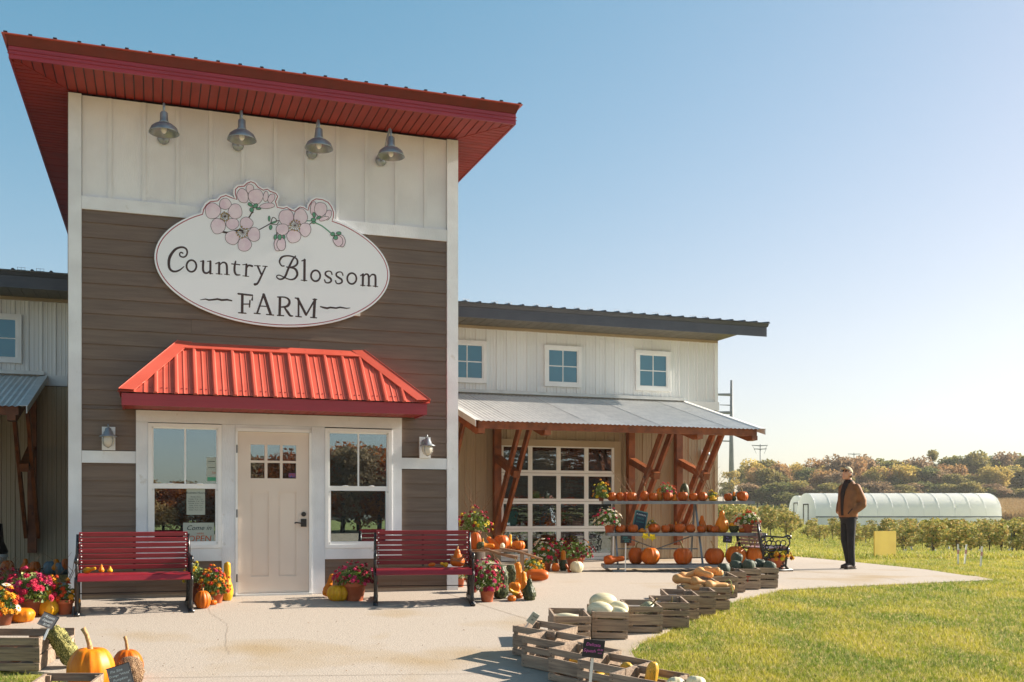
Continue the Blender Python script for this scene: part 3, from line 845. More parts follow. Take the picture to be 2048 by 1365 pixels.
for dx, dy in ((0, 0), (186, 14)):
    letter([([(1058 + dx, 505 + dy), (1040 + dx, 462 + dy), (995 + dx, 450 + dy), (950 + dx, 472 + dy), (948 + dx, 515 + dy), (990 + dx, 548 + dy), (1035 + dx, 580 + dy), (1042 + dx, 622 + dy), (1000 + dx, 650 + dy), (950 + dx, 642 + dy), (932 + dx, 600 + dy)], [24, 20, 30, 36, 34, 24, 24], 1)], zB, 1)
letter([(ring(1396, 577, 78, 92), 32, 2)], zB, 1)
letter([([(1545, 527), (1590, 500)], 20, 0), ([(1587, 505), (1582, 695)], 38, 0), ([(1545, 690), (1620, 698)], 16, 0), ([(1595, 545), (1630, 503), (1670, 510), (1686, 560), (1686, 700)], [16, 30, 38, 38], 1), ([(1655, 698), (1725, 704)], 16, 0), ([(1695, 560), (1735, 512), (1785, 517), (1800, 565), (1800, 710)], [16, 30, 38, 38], 1), ([(1755, 705), (1838, 716)], 16, 0)], zB, 1)
letter([([(537, 112), (715, 132), (708, 188)], 24, 0), ([(588, 120), (585, 345)], 34, 0), ([(540, 347), (632, 354)], 16, 0), ([(590, 240), (680, 240)], 16, 0), ([(682, 195), (676, 276)], 18, 0)], zF, 1)
letter([([(850, 122), (772, 350)], 24, 0), ([(735, 354), (808, 360)], 16, 0), ([(852, 122), (938, 365)], 36, 0), ([(887, 369), (975, 377)], 16, 0), ([(805, 264), (905, 270)], 14, 0)], zF, 1)
letter([([(1025, 152), (1110, 155), (1160, 180), (1172, 225), (1140, 268), (1060, 278)], [16, 20, 30, 34, 16], 1), ([(1055, 160), (1050, 375)], 34, 0), ([(1022, 380), (1100, 384)], 16, 0), ([(1110, 282), (1150, 340), (1180, 382), (1212, 388)], [20, 34, 28, 16], 1)], zF, 1)
letter([([(1245, 165), (1285, 170)], 18, 0), ([(1285, 175), (1285, 388)], 24, 0), ([(1250, 392), (1320, 399)], 16, 0), ([(1275, 172), (1378, 372)], 32, 0), ([(1380, 374), (1485, 190)], 22, 0), ([(1487, 185), (1475, 402)], 36, 0), ([(1465, 181), (1510, 183)], 16, 0), ([(1435, 405), (1508, 411)], 16, 0)], zF, 1)
letter([([(65, 188), (130, 178), (170, 190), (220, 186), (280, 178), (330, 190), (400, 186), (455, 198)], [8, 18, 24, 22, 28, 26, 18], 0)], zF, 1, 'dash')
letter([([(1925, 288), (1880, 293), (1800, 280), (1750, 290), (1680, 282), (1640, 292), (1600, 284), (1558, 272)], [8, 18, 24, 22, 28, 26, 18], 0)], zF, 1, 'dash')
# blossoms
za = zc(390, 350, 8.029); zb_ = zc(540, 370, 9.1)
cnt = [0]
def petal(cv, cx, cy, rx, ry, rot=0, m='sign_pink', wd=7, nm='petal'):
    cnt[0] += 1; pts = []
    rr = random.Random(cnt[0])
    ph = rr.uniform(0, 6)
    for i in range(24):
        t = 2 * math.pi * i / 24; k = 1 + .035 * math.sin(3 * t + ph) + .02 * math.sin(5 * t + ph * 2)
        x, y = rx * math.cos(t) * k, ry * math.sin(t) * k
        pts.append(cv(cx + x * math.cos(rot) - y * math.sin(rot), cy + x * math.sin(rot) + y * math.cos(rot)))
    dv = -.0015 - cnt[0] * .00012
    o = MB().add([(u, dv, w_) for u, w_ in pts], [tuple(range(24))]).build(nm, M[m], sign)
    pxm = (cv(100, 0)[0] - cv(0, 0)[0]) / 100
    s_ = stroke(pts, wd * pxm, dv - .0001, closed=True); s_.build('outline', M['sign_brown'], o)
    c0 = Vector(cv(cx, cy))
    return o
def line(cv, pts, wd, m='sign_brown', nm='sprig'):
    cnt[0] += 1
    pxm = (cv(100, 0)[0] - cv(0, 0)[0]) / 100
    stroke(smooth([cv(*p) for p in pts], 4), wd * pxm, -.0015 - cnt[0] * .00012).build(nm, M[m], sign)
line(za, [(930, 600), (900, 630), (870, 680), (800, 740)], 22); line(za, [(1035, 880), (1130, 830), (1200, 790), (1300, 745), (1370, 740)], 16); line(za, [(440, 915), (540, 930), (700, 890), (760, 900)], 34)
line(za, [(1215, 780), (1245, 690), (1290, 700), (1310, 740)], 14); line(za, [(1220, 790), (1310, 800), (1340, 760)], 12)
line(zb_, [(640, 655), (760, 660)], 18, 'sign_green'); line(zb_, [(840, 700), (960, 760), (1095, 870)], 24, 'sign_green'); line(zb_, [(720, 720), (760, 690)], 16); line(zb_, [(125, 860), (125, 910)], 20)
for a in ((1190, 705, 18, 45, 0), (1215, 845, 25, 40, .1), (1265, 765, 50, 14, -.3)): petal(za, *a, m='sign_green', wd=6, nm='sepal')
for a in ((285, 580, 125, 128), (485, 470, 95, 90), (645, 590, 112, 122), (370, 825, 118, 125), (600, 790, 105, 90)): petal(za, *a)
for a in ((825, 780, 105, 98), (600, 1010, 115, 112), (945, 960, 100, 115), (795, 1120, 110, 112)): petal(za, *a)
for a in ((1160, 500, 120, 45, -.1), (1135, 350, 40, 85, .1), (1225, 380, 50, 80, .5), (880, 225, 62, 75, 0), (765, 340, 88, 118, -.3), (975, 350, 120, 120, 0)): petal(za, *a)
for a in ((885, 480, 42, 26, .6), (970, 500, 45, 30, -.6), (910, 565, 32, 38, 0), (1020, 545, 40, 18, 0)): petal(za, *a, m='sign_green', wd=8, nm='sepal')
for a in ((555, 585, 125, 145, 0), (295, 600, 135, 150, 0), (640, 820, 105, 125, 0), (225, 815, 115, 105, 0), (430, 940, 130, 120, 0)): petal(zb_, *a, wd=8)
for a in ((785, 430, 50, 125, .12), (1060, 550, 55, 95, .35), (980, 620, 90, 35, -.3), (920, 450, 115, 130, 0)): petal(zb_, *a, wd=8)
for a in ((800, 550, 28, 48, -.2), (885, 600, 45, 25, -.5), (790, 640, 45, 35, 0), (795, 690, 40, 20, 0)): petal(zb_, *a, m='sign_green', wd=8, nm='sepal')
petal(zb_, 150, 1090, 80, 118, 0, wd=10); petal(zb_, 205, 1085, 80, 118, 0, wd=10)
for a in ((95, 955, 28, 45, .2), (175, 955, 35, 50, 0), (250, 950, 22, 38, -.2)): petal(zb_, *a, m='sign_green', wd=8, nm='sepal')
petal(zb_, 1290, 1020, 78, 112, -.3, wd=10); petal(zb_, 1235, 1020, 85, 105, -.5, wd=10)
for a in ((1140, 900, 40, 35, 0), (1250, 885, 45, 30, 0), (1195, 965, 40, 40, 0)): petal(zb_, *a, m='sign_green', wd=8, nm='sepal')
for cv, cx, cy, R_, sc_ in ((za, 480, 670, 95, 1), (za, 765, 930, 100, 1), (zb_, 450, 745, 110, 1.1)):
    for i in range(13):
        t = i / 13 * 2 * math.pi + .2; rr = R_ * R.uniform(.6, 1.05)
        x, y = cx + rr * math.cos(t), cy + rr * math.sin(t) * .9
        line(cv, [(cx, cy), ((cx + x) / 2, (cy + y) / 2), (x, y)], 5, nm='stamen')
        petal(cv, x, y, 11 * sc_, 11 * sc_, 0, 'sign_yellow', 6, 'anther')
MB().box(-.9, .9, .022, .055, -.3, -.24).build('mounting_rail', M['galv'], sign)

# ================================================================ gooseneck lamps
def make_goose():
    t = thing('gooseneck_lamp', '', 'wall lamp', (0, 0, 0), TH, 'gooseneck lamps in a row over the oval sign')
    mp = MB().lathe([(.0, 0), (.07, 0), (.073, .014), (.055, .03), (.03, .045), (.001, .046)], 20).mesh('mount_plate', M['galv_lamp'], True)
    link('mount_plate', mp, t, rot=(math.pi / 2, 0, 0))
    D = .62
    pts = [(0, 0, 0), (0, -.08, .0), (0, -.2, .03), (0, -.32, .10), (0, -.42, .17), (0, -.50, .215), (0, -.56, .225), (0, -.60, .20), (0, -D, .15), (0, -D, .09)]
    MB().tube(pts, .014, 10).build('arm', M['galv_lamp'], t, True)
    MB().lathe([(.016, .11), (.03, .105), (.044, .09), (.047, .0), (.056, -.012), (.056, -.03)], 20, (0, -D, 0)).build('socket_cover', M['galv_lamp'], t, True)
    out = [(.05, -.03), (.10, -.045), (.145, -.08), (.168, -.13), (.174, -.145)]
    MB().lathe(out + [(.171, -.145)] + [(r - .006, z_ - .006) for r, z_ in out[::-1][1:]], 28, (0, -D, 0), closed=False).build('lamp_shade', M['galv_lamp'], t, True)
    MB().ell((0, -D, -.10), (.034, .034, .05), 12, 8).build('bulb', M['vinyl'], t, True)
    return t
def copy_tree(o, parent=None):
    c = o.copy(); COL.objects.link(c); c.parent = parent
    for ch in list(o.children): copy_tree(ch, c)
    return c
g0 = make_goose()
lab = ['first gooseneck lamp from the left, above the C of Country', 'second gooseneck lamp from the left, above the top pink blossom', 'third gooseneck lamp from the left, above the right flower bud', 'fourth gooseneck lamp from the left, nearest the right corner post']
for i, (px, py) in enumerate(((327, 279), (475.5, 292), (623, 308), (761, 323))):
    o = g0 if i == 0 else copy_tree(g0)
    u, w_ = PW(px, py); o.location = BW(u, -.01, w_); o['label'] = lab[i]
# ================================================================ wall lanterns
def make_lantern():
    t = thing('wall_lantern', '', 'wall lamp', (0, 0, 0), TH, 'nautical wall lanterns')
    MB().box(-.075, .075, -.02, .02, -.14, .14).build('mount_block', M['trim'], t)
    link('back_plate', MB().lathe([(0.001, 0), (.055, 0), (.05, .02), (.001, .025)], 18).mesh('back_plate', M['galv_lamp'], True), t, loc=(0, -.02, .06), rot=(math.pi / 2, 0, 0))
    MB().tube([(0, -.03, .06), (0, -.05, .12), (0, -.09, .16), (0, -.13, .16), (0, -.145, .12)], .008, 8).build('arm', M['galv_lamp'], t, True)
    MB().lathe([(.012, .125), (.035, .11), (.04, .08), (.05, .07), (.055, .045), (.1, .02), (.103, .012), (.05, .012)], 24, (0, -.145, 0)).build('hood', M['galv_lamp'], t, True)
    MB().lathe([(.06, .012), (.072, -.02), (.07, -.06), (.045, -.1), (.001, -.115)], 20, (0, -.145, 0), closed=False).build('globe', M['lantern_glass'], t, True)
    for a in range(4):
        ca, sa = math.cos(a * math.pi / 2 + .78), math.sin(a * math.pi / 2 + .78)
        MB().tube([(ca * .068, -.145 + sa * .068, .012), (ca * .08, -.145 + sa * .08, -.03), (ca * .06, -.145 + sa * .06, -.09), (0, -.145, -.12)], .004, 6).build('cage_bar', M['galv_lamp'], t)
    return t
l0 = make_lantern()
for i, (px, py, lb, vv) in enumerate(((217.5, 878, 'nautical wall lantern on the siding left of the entrance windows', -.03), (848.5, 896, 'nautical wall lantern on the siding right of the entrance windows', -.03))):
    o = l0 if i == 0 else copy_tree(l0)
    u, w_ = PW(px, py); o.location = BW(u, vv, w_); o['label'] = lb
u, w_ = PW(1412, 915, 7.26)
o = copy_tree(l0); o.location = BW(12.75, 7.22, w_ + .02); o['label'] = 'small wall lantern on the tan steel wall behind the rightmost timber braces'
# ================================================================ long metal wing
VW = 7.26
wing = thing('farm_shop_wing', 'long low metal-clad farm shop wing behind the tower with dark overhanging eave', 'building', (A0[0], A0[1], 0), TH)
UR = 13.117; ULF = -6.0
WT = 4.965
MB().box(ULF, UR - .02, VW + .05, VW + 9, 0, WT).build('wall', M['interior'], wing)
MB().box(UR - .02, UR, VW + .02, VW + 9, 0, WT + .3).build('end_wall', M['steel_white'], wing)
PITCH = .229
def rib_profile(width):
    pts = []; u = 0
    while u < width - .001:
        for du, h in ((0, .018), (.012, .018), (.022, .0), (.078, .0), (.084, .005), (.096, .005), (.102, 0), (.148, 0), (.154, .005), (.166, .005), (.172, 0), (.207, 0), (.217, .018)):
            if u + du <= width + .001: pts.append((u + du, h))
        u += PITCH
    if pts[-1][0] < width - .002: pts.append((width, .018))
    return pts
def panel_mesh(width, w0, w1, m):
    pr = rib_profile(width); mb = MB()
    for u, h in pr: mb.v += [(u, -h, w0), (u, -h, w1)]
    for i in range(len(pr) - 1): mb.f.append((2 * i, 2 * i + 2, 2 * i + 3, 2 * i + 1)); mb.m.append(0)
    return mb.mesh('wall_panel', m)
PWD = PITCH * 4
m_up = panel_mesh(PWD - .001, 3.56, WT, M['steel_white']); m_lo = panel_mesh(PWD - .001, .02, 3.36, M['steel_tan'])
def panels(u0, u1):
    u = u1 - PWD
    while u > u0 - PWD:
        link('wall_panel', m_up, wing, (u, VW + .035, 0)); link('wall_panel', m_lo, wing, (u, VW + .045, 0)); u -= PWD
panels(6.0, UR - .03); 
panels(-6.0, 0.4)
MB().box(ULF, 0.5, VW, VW + .045, 3.37, 3.56).build('trim_band', M['steel_white'], wing); MB().box(5.8, UR + .045, VW, VW + .045, 3.37, 3.56).build('trim_band', M['steel_white'], wing)
MB().box(UR - .07, UR + .012, VW + .0, VW + .1, 3.562, WT).build('corner_trim', M['steel_white'], wing); MB().box(UR - .07, UR + .012, VW + .0, VW + .1, .0, 3.36).build('corner_trim', M['steel_tan'], wing)
MB().box(ULF, UR, VW - .02, VW + .04, WT - .06, WT - .005).build('frieze', M['steel_tan'], wing)
# small upper windows
def small_window(u0, u1, w0, w1):
    t = .075; v = VW
    fr = MB()
    for b_ in ((u0, u1, w1 - t, w1), (u0, u1, w0, w0 + t), (u0, u0 + t, w0 + t, w1 - t), (u1 - t, u1, w0 + t, w1 - t)): fr.box(b_[0], b_[1], v - .03, v + .03, b_[2], b_[3])
    f = fr.build('window', M['vinyl'], wing)
    a, b, c, d = u0 + t, u1 - t, w0 + t, w1 - t; mx, mz = (a + b) / 2, (c + d) / 2
    s = MB()
    for b_ in ((a, b, d - .03, d), (a, b, c, c + .03), (a, a + .03, c + .03, d - .03), (b - .03, b, c + .03, d - .03)): s.box(b_[0], b_[1], v - .018, v + .02, b_[2], b_[3])
    s.box(mx - .01, mx + .01, v - .008, v, c + .03, d - .03); s.box(a + .03, mx - .011, v - .008, v, mz - .01, mz + .01); s.box(mx + .011, b - .03, v - .008, v, mz - .01, mz + .01)
    s.build('sash', M['vinyl'], f)
    for x0, x1 in ((a + .03, mx - .01), (mx + .01, b - .03)):
        for y0, y1 in ((c + .03, mz - .01), (mz + .01, d - .03)): MB().box(x0, x1, v + .001, v + .004, y0, y1).build('pane', M['pane_sky_blue'], f)
for ue in (PU(974, VW) - .87, PU(1088.5, VW), PU(1271, VW), PU(44.7, VW) - .87): small_window(ue, ue + .86, 3.755, 4.64)
# eave
VE = VW - .87; UE = UR + .735
def wroof(v): return .06 * (v - VE)
for (a_, b_) in ((-7.0, 0.3), (4.6, UE)):
    MB().box(a_, b_, VE, VE + .02, 4.955, 5.165).build('fascia', M['grey_fascia'], wing)
    for z_ in (5.02, 5.09): MB().box(a_, b_ + .002, VE - .004, VE - .001, z_, z_ + .007).build('fascia_seam', M['grey_fascia'], wing)
    MB().hexa([(a_, VE - .015, 5.168), (b_ + .02, VE - .015, 5.168), (a_, VE + .2, 5.168), (b_ + .02, VE + .2, 5.168), (a_, VE - .05, 5.235), (b_ + .03, VE - .05, 5.235), (a_, VE + .2, 5.235), (b_ + .03, VE + .2, 5.235)]).build('drip_trim', M['grey_fascia'], wing)
mb = MB(); mb.hexa([(-7, VE - .08, 5.237), (UE + .04, VE - .08, 5.237), (-7, VW + 8, 5.237 + 1.2), (UE + .04, VW + 8, 5.237 + 1.2), (-7, VE - .08, 5.25), (UE + .04, VE - .08, 5.25), (-7, VW + 8, 5.25 + 1.2), (UE + .04, VW + 8, 5.25 + 1.2)])
wr = mb.build('roof', M['grey_fascia'], wing)
u = 4.7
rm = MB().hexa([(-.03, VE - .09, 5.25), (.03, VE - .09, 5.25), (-.03, VE + 1.5, 5.45), (.03, VE + 1.5, 5.45), (-.015, VE - .09, 5.275), (.015, VE - .09, 5.275), (-.015, VE + 1.5, 5.475), (.015, VE + 1.5, 5.475)]).mesh('roof_rib', M['grey_fascia'])
sgm = MB()
for dx in (-.06, 0, .06): sgm.tube([(dx, VE + .25, 5.27), (dx, VE + .22, 5.36)], .003, 4)
sgm.tube([(-.07, VE + .22, 5.36), (.07, VE + .22, 5.36)], .003, 4); sgm.tube([(-.07, VE + .23, 5.32), (.07, VE + .23, 5.32)], .003, 4)
sgm = sgm.mesh('snow_guard', M['galv'])
for rng in ((-5.0, 0.3), (4.7, UE)):
    u = rng[0]; k = 0
    while u < rng[1]:
        link('roof_rib', rm, wr, (u, 0, 0))
        if k % 3 != 2 and u < UE - 1: link('snow_guard', sgm, wr, (u + .1, 0, .0))
        u += .3048; k += 1
bw = .203
for rng in ((-5.5, 0.2), (4.7, UR + .02)):
    u = rng[0]
    while u < rng[1]:
        MB().box(u, min(u + bw - .012, rng[1]), VE + .021, VW - .001, 4.962, 4.972).build('soffit_panel', M['grey_soffit'], wing); u += bw
    MB().box(rng[0], rng[1], VE + .021, VW - .001, 4.974, 4.98).build('soffit_backing', M['dark_roof'], wing)
MB().hexa([(UR + .02, VE + .02, 5.0), (UE - .02, VE + .02, 5.1), (UR + .02, VW + 8, 6.1), (UE - .02, VW + 8, 6.2), (UR + .02, VE + .02, 5.16), (UE, VE + .02, 5.16), (UR + .02, VW + 8, 6.3), (UE, VW + 8, 6.3)]).build('rake_box', M['grey_fascia'], wing)

# garage door --------------------------------------------------------
gcol = [(PU(a, VW), PU(b, VW)) for a, b in ((1006, 1049.5), (1059, 1108), (1118, 1165), (1175.6, 1221.8))]
pw_ = sum(b - a for a, b in gcol[1:]) / 3; pitch = (gcol[3][0] - gcol[0][0]) / 3
g0u = gcol[3][1] - pw_ - 3 * pitch
grow = [(PW(1222, b, VW)[1], PW(1222, a, VW)[1]) for a, b in ((898.5, 943), (954, 998.5), (1008.7, 1052), (1063, 1106))]
gu0, gu1 = g0u - .06, gcol[3][1] + .06
gd = MB()
ys_ = [(grow[0][1], 2.46), (grow[1][1], grow[0][0]), (grow[2][1], grow[1][0]), (grow[3][1], grow[2][0]), (0.01, grow[3][0])]
for a, b in ys_: gd.box(gu0, gu1, VW - .045, VW - .01, a, b)
cu = [gu0] + [x for i in range(4) for x in (g0u + i * pitch, g0u + i * pitch + pw_)] + [gu1]
for a, b in zip(cu[::2], cu[1::2]):
    for lo, hi in grow: gd.box(a, b, VW - .045, VW - .01, lo, hi)
gdo = gd.build('overhead_door', M['vinyl'], wing)
for i in range(4):
    for lo, hi in grow: MB().box(g0u + i * pitch, g0u + i * pitch + pw_, VW - .028, VW - .024, lo, hi).build('pane', M['glass_door'], gdo)
for i in range(1, 5): MB().box(gu0, gu1, VW - .0465, VW - .0455, (ys_[i][0] + ys_[i][1]) / 2 - .003, (ys_[i][0] + ys_[i][1]) / 2 + .003).build('section_joint', M['grey_soffit'], gdo)
for (a, b, c, d) in ((gu0 - .16, gu0 - .002, 0, 2.6), (gu1 + .002, gu1 + .16, 0, 2.6), (gu0, gu1, 2.462, 2.6)):
    MB().box(a, b, VW - .05, VW - .005, c, d).build('door_trim', M['steel_tan'], wing)
MB().box(gu0, gu1, VW - .008, VW + .0, 0, 2.46).build('door_backing', M['interior'], wing)  # dark sheet stands in for the unlit room behind the panes

# ================================================================ timber canopies
def canopy(name, label, ul, ur, posts, ends):
    """roof from the wall (v=VW) down to v=VC; posts with paired braces"""
    t = thing(name, label, 'canopy', (A0[0], A0[1], 0), TH)
    VC = 4.18; zt, zb = 3.535, 2.70
    def rz(v): return zb + (zt - zb) * (v - VC) / (VW - VC)
    # corrugated sheets
    SW = .70; P_ = .088
    n_sh = int(round((ur - ul) / SW)); SW = (ur - ul) / n_sh
    pts = []
    nn = int(round(SW / P_)) * 4
    mb = MB()
    for i in range(nn + 1):
        x = SW * i / nn; h = .009 * math.sin(2 * math.pi * i / 4)
        mb.v += [(x, VC - .1, rz(VC - .1) + h), (x, VW - .02, rz(VW - .02) + h)]
    for i in range(nn): mb.f.append((2 * i, 2 * i + 2, 2 * i + 3, 2 * i + 1)); mb.m.append(0)
    sm = mb.mesh('roof_sheet', M['galv'], False)
    for i in range(n_sh): link('roof_sheet', sm, t, (ul + i * SW, 0, .002 * (i % 2)))
    mb = MB(); mb.box(ul, ur, VW - .12, VW - .0, rz(VW) + .012, rz(VW) + .02); mb.box(ul, ur, VW - .02, VW - .0, rz(VW) + .02, rz(VW) + .09); mb.build('wall_flashing', M['galv'], t)
    for e, sg_ in ((ul, -1), (ur, 1)):
        mb = MB(); a = e - .03; b = e + .03
        for (x0, x1, dz0, dz1) in ((e - .06, e + .06, .012, .02), (e + sg_ * .045 - .008, e + sg_ * .045 + .008, -.10, .012)):
            mb.hexa([(x0, VC - .12, rz(VC - .12) + dz0), (x1, VC - .12, rz(VC - .12) + dz0), (x0, VW, rz(VW) + dz0), (x1, VW, rz(VW) + dz0),
                     (x0, VC - .12, rz(VC - .12) + dz1), (x1, VC - .12, rz(VC - .12) + dz1), (x0, VW, rz(VW) + dz1), (x1, VW, rz(VW) + dz1)])
        mb.build('rake_trim', M['galv'], t)
    # front beam
    MB().box(ul + .04, ur - .08, VC - .02, VC + .06, 2.545, 2.685).build('front_beam', M['wood_red'], t)
    MB().box(ul + .1, ur - .1, VC + 1.45, VC + 1.55, rz(VC + 1.5) - .12, rz(VC + 1.5) - .02).build('purlin', M['wood_red'], t)
    MB().box(ul + .1, ur - .1, VW - .10, VW - .0, rz(VW) - .22, rz(VW) - .03).build('ledger', M['wood_red'], t)
    for u in ends:
        mb = MB(); a, b = u - .06, u + .06
        def rr(v, dz): return rz(v) + dz
        v0, v1 = VC - .06, VW - .10
        prof = [(v1, rr(v1, -.02)), (v1, rr(v1, -.22)), (v0 + .12, rr(v0 + .12, -.27)), (v0 - .06, 2.455), (v0 - .06, 2.54), (VC + .065, 2.55), (VC + .065, rr(VC + .065, -.02))]
        n = len(prof)
        mb.add([(a, v, z_) for v, z_ in prof] + [(b, v, z_) for v, z_ in prof], [tuple(range(n))[::-1], tuple(range(n, 2 * n))] + [(i, (i + 1) % n, (i + 1) % n + n, i + n) for i in range(n)])
        mb.build('rafter', M['wood_red'], t)
    for u in posts:
        MB().box(u - .075, u + .075, VW - .17, VW - .02, .31, 3.3).build('post', M['wood_red'], t)
        for s_ in (-1, 1):
            MB().bar((u + s_ * .105, VW - .1, .62), (u + s_ * .105, VW - 1.93, 2.86), .055, .16, up=(0, 1, 0)).build('brace', M['wood_red'], t)
            MB().tube([(u + s_ * .14, VW - 1.02, 1.79), (u + s_ * .12, VW - 1.02, 1.79)], .02, 8).build('bolt', M['black'], t)
        MB().bar((u, VW - .17, 2.17), (u, VW - 1.35, 1.80), .14, .14).build('strut', M['wood_red'], t)
    return t
cr = canopy('porch_canopy', 'timber porch with corrugated metal roof on the right wing, sheltering the garage door', 6.39, 12.25, [6.42, 7.78, 10.88, 12.06], [6.46, 7.72, 10.85, 12.06])
cl = canopy('porch_canopy', 'timber porch with corrugated metal roof at the far left edge behind the tower', -5.3, -.93, [-1.12, -3.2], [-1.1, -3.2])
# lap trim on the apron for wall foot etc.

# ================================================================ plants
def leaf_cloud(n, rad, size, seed, zc_=0, flat=.75, lo=.25):
    # leaves cluster round a few stems
    r_ = random.Random(seed); mb = MB()
    for i in range(n):
        a = r_.uniform(0, 2 * math.pi); ph = math.acos(r_.uniform(-.25, 1)); d = (lo + (1 - lo) * r_.random() ** .5)
        c = Vector((math.sin(ph) * math.cos(a) * rad * d, math.sin(ph) * math.sin(a) * rad * d, zc_ + math.cos(ph) * rad * flat * d))
        q = Vector((r_.gauss(0, 1), r_.gauss(0, 1), r_.gauss(0, .6))).normalized(); p = q.cross(Vector((r_.gauss(0, 1), r_.gauss(0, 1), r_.gauss(0, 1)))).normalized()
        s_ = size * r_.uniform(.6, 1.3)
        mb.add([c - q * s_, c + p * s_ * .45, c + q * s_, c - p * s_ * .45], [(0, 1, 2, 3)])
    return mb
foliage = [leaf_cloud(420, 1, .13, 10 + i).mesh('foliage', M['leaf']) for i in range(3)]
foliage_p = [leaf_cloud(200, 1, .08, 20 + i, lo=.5).mesh('buds', M['leaf_pale']) for i in range(2)]
def blossom_mesh(kind, m, seed):
    r_ = random.Random(seed); mb = MB()
    if kind == 'pom':
        for L_ in range(3):
            n = (9, 8, 5)[L_]; rr = (1., .72, .4)[L_]; z_ = (0, .28, .5)[L_]
            for i in range(n):
                a = 2 * math.pi * i / n + L_ * .4 + r_.uniform(-.1, .1); w_ = math.pi / n * 1.1
                mb.add([(0, 0, z_ * .6), (rr * .7 * math.cos(a - w_), rr * .7 * math.sin(a - w_), z_ + .1), (rr * math.cos(a), rr * math.sin(a), z_ + .02 + .1 * L_), (rr * .7 * math.cos(a + w_), rr * .7 * math.sin(a + w_), z_ + .1)], [(0, 1, 2, 3)])
        mb.ell((0, 0, .22), (.55, .55, .35), 8, 5)
    else:
        n = 12
        for i in range(n):
            a = 2 * math.pi * i / n; w_ = .2
            mb.add([(.15 * math.cos(a), .15 * math.sin(a), .1), (.7 * math.cos(a - w_), .7 * math.sin(a - w_), .14), (1. * math.cos(a), 1. * math.sin(a), .08), (.7 * math.cos(a + w_), .7 * math.sin(a + w_), .14)], [(0, 1, 2, 3)])
        mb.cm = 1; mb.ell((0, 0, .12), (.28, .28, .14), 8, 4); mb.cm = 0
    return mb.mesh('blossom', [M[m], M['bl_yellow']])
BL = {k: blossom_mesh('pom', k, i) for i, k in enumerate(('bl_magenta', 'bl_pink', 'bl_orange', 'bl_yellow', 'bl_red', 'bl_lemon'))}
BL['bl_white'] = blossom_mesh('daisy', 'bl_white', 9)
def pot_mesh(rt, h, m):
    pr = [(0.001, 0), (rt * .68, 0), (rt * .70, .004), (rt * .90, h * .74), (rt * .985, h * .745), (rt, h * .76), (rt, h * .99), (rt * .97, h), (rt * .90, h), (rt * .88, h * .85), (.001, h * .84)]
    return MB().lathe(pr, 28, closed=False).mesh('pot', M[m], True)
def mum(label, px, row, pot_w, pot_h, fl_w, fl_h, cols, sup=None, n=30, bs=.024, potm='terracotta', seed=1, pale=False, group=None, fdx=0, cat='potted plant', name='potted_mum'):
    p = place(px, row, sup); s_ = p.y / F_PX
    r_ = random.Random(seed)
    rt = pot_w * s_ / 2; h = pot_h * s_; fw = fl_w * s_ / 2; fh = fl_h * s_
    t = thing(name, label, cat, p + Vector((0, rt * .6, 0)), (0, 0, r_.uniform(0, 6)), group)
    link('pot', pot_mesh(rt, h, potm), t)
    t.rotation_euler = (0, 0, 0)
    zc_ = h * .9; off = Vector((fdx * s_, 0, 0))
    zf_ = fh * .72
    link('foliage', R.choice(foliage), t, off + Vector((0, 0, zc_ + fh * .12)), (0, 0, r_.uniform(0, 6)), (fw * .92, fw * .85, zf_ * 1.05))
    if pale: link('buds', R.choice(foliage_p), t, kind='stuff', loc=off + Vector((0, 0, zc_ + fh * .14)), rot=(0, 0, r_.uniform(0, 6)), scale=(fw, fw * .9, zf_ * 1.15))
    sites = []; n = int(n * 1.25); bs *= 1.08
    tries = 0
    while len(sites) < n and tries < 2000:
        tries += 1
        a = r_.uniform(0, 2 * math.pi); ph = math.acos(r_.uniform(-.12, 1)); d = r_.uniform(.88, 1.08)
        if math.sin(a) > .35 and r_.random() < .8: continue
        x, y, z_ = math.sin(ph) * math.cos(a) * d, math.sin(ph) * math.sin(a) * d, math.cos(ph) * d
        if any((x - q[0]) ** 2 + (y - q[1]) ** 2 + (z_ - q[2]) ** 2 < (1.0 / math.sqrt(n)) ** 2 for q in sites): continue
        sites.append((x, y, z_))
        c = Vector((x * fw, y * fw * .9, zc_ + fh * .1 + z_ * zf_)) + off
        nrm_ = Vector((x, y * 1.2, z_ * 1.0 + .3)).normalized()
        e = nrm_.to_track_quat('Z', 'Y').to_euler()
        col_ = cols[0] if len(cols) == 1 else r_.choices([q for q, _ in cols], [w_ for _, w_ in cols])[0] if isinstance(cols[0], tuple) else r_.choice(cols)
        link('blossom', BL[col_], t, c, e, bs * r_.uniform(.75, 1.25))
    return t
def place(px, row, sup):
    if sup is None: return G(px, row, .0)
    k, val = sup
    if k == 'z': return ZH(px, row, val)
    if k == 'Y': return AY(px, row, val)
    raise ValueError

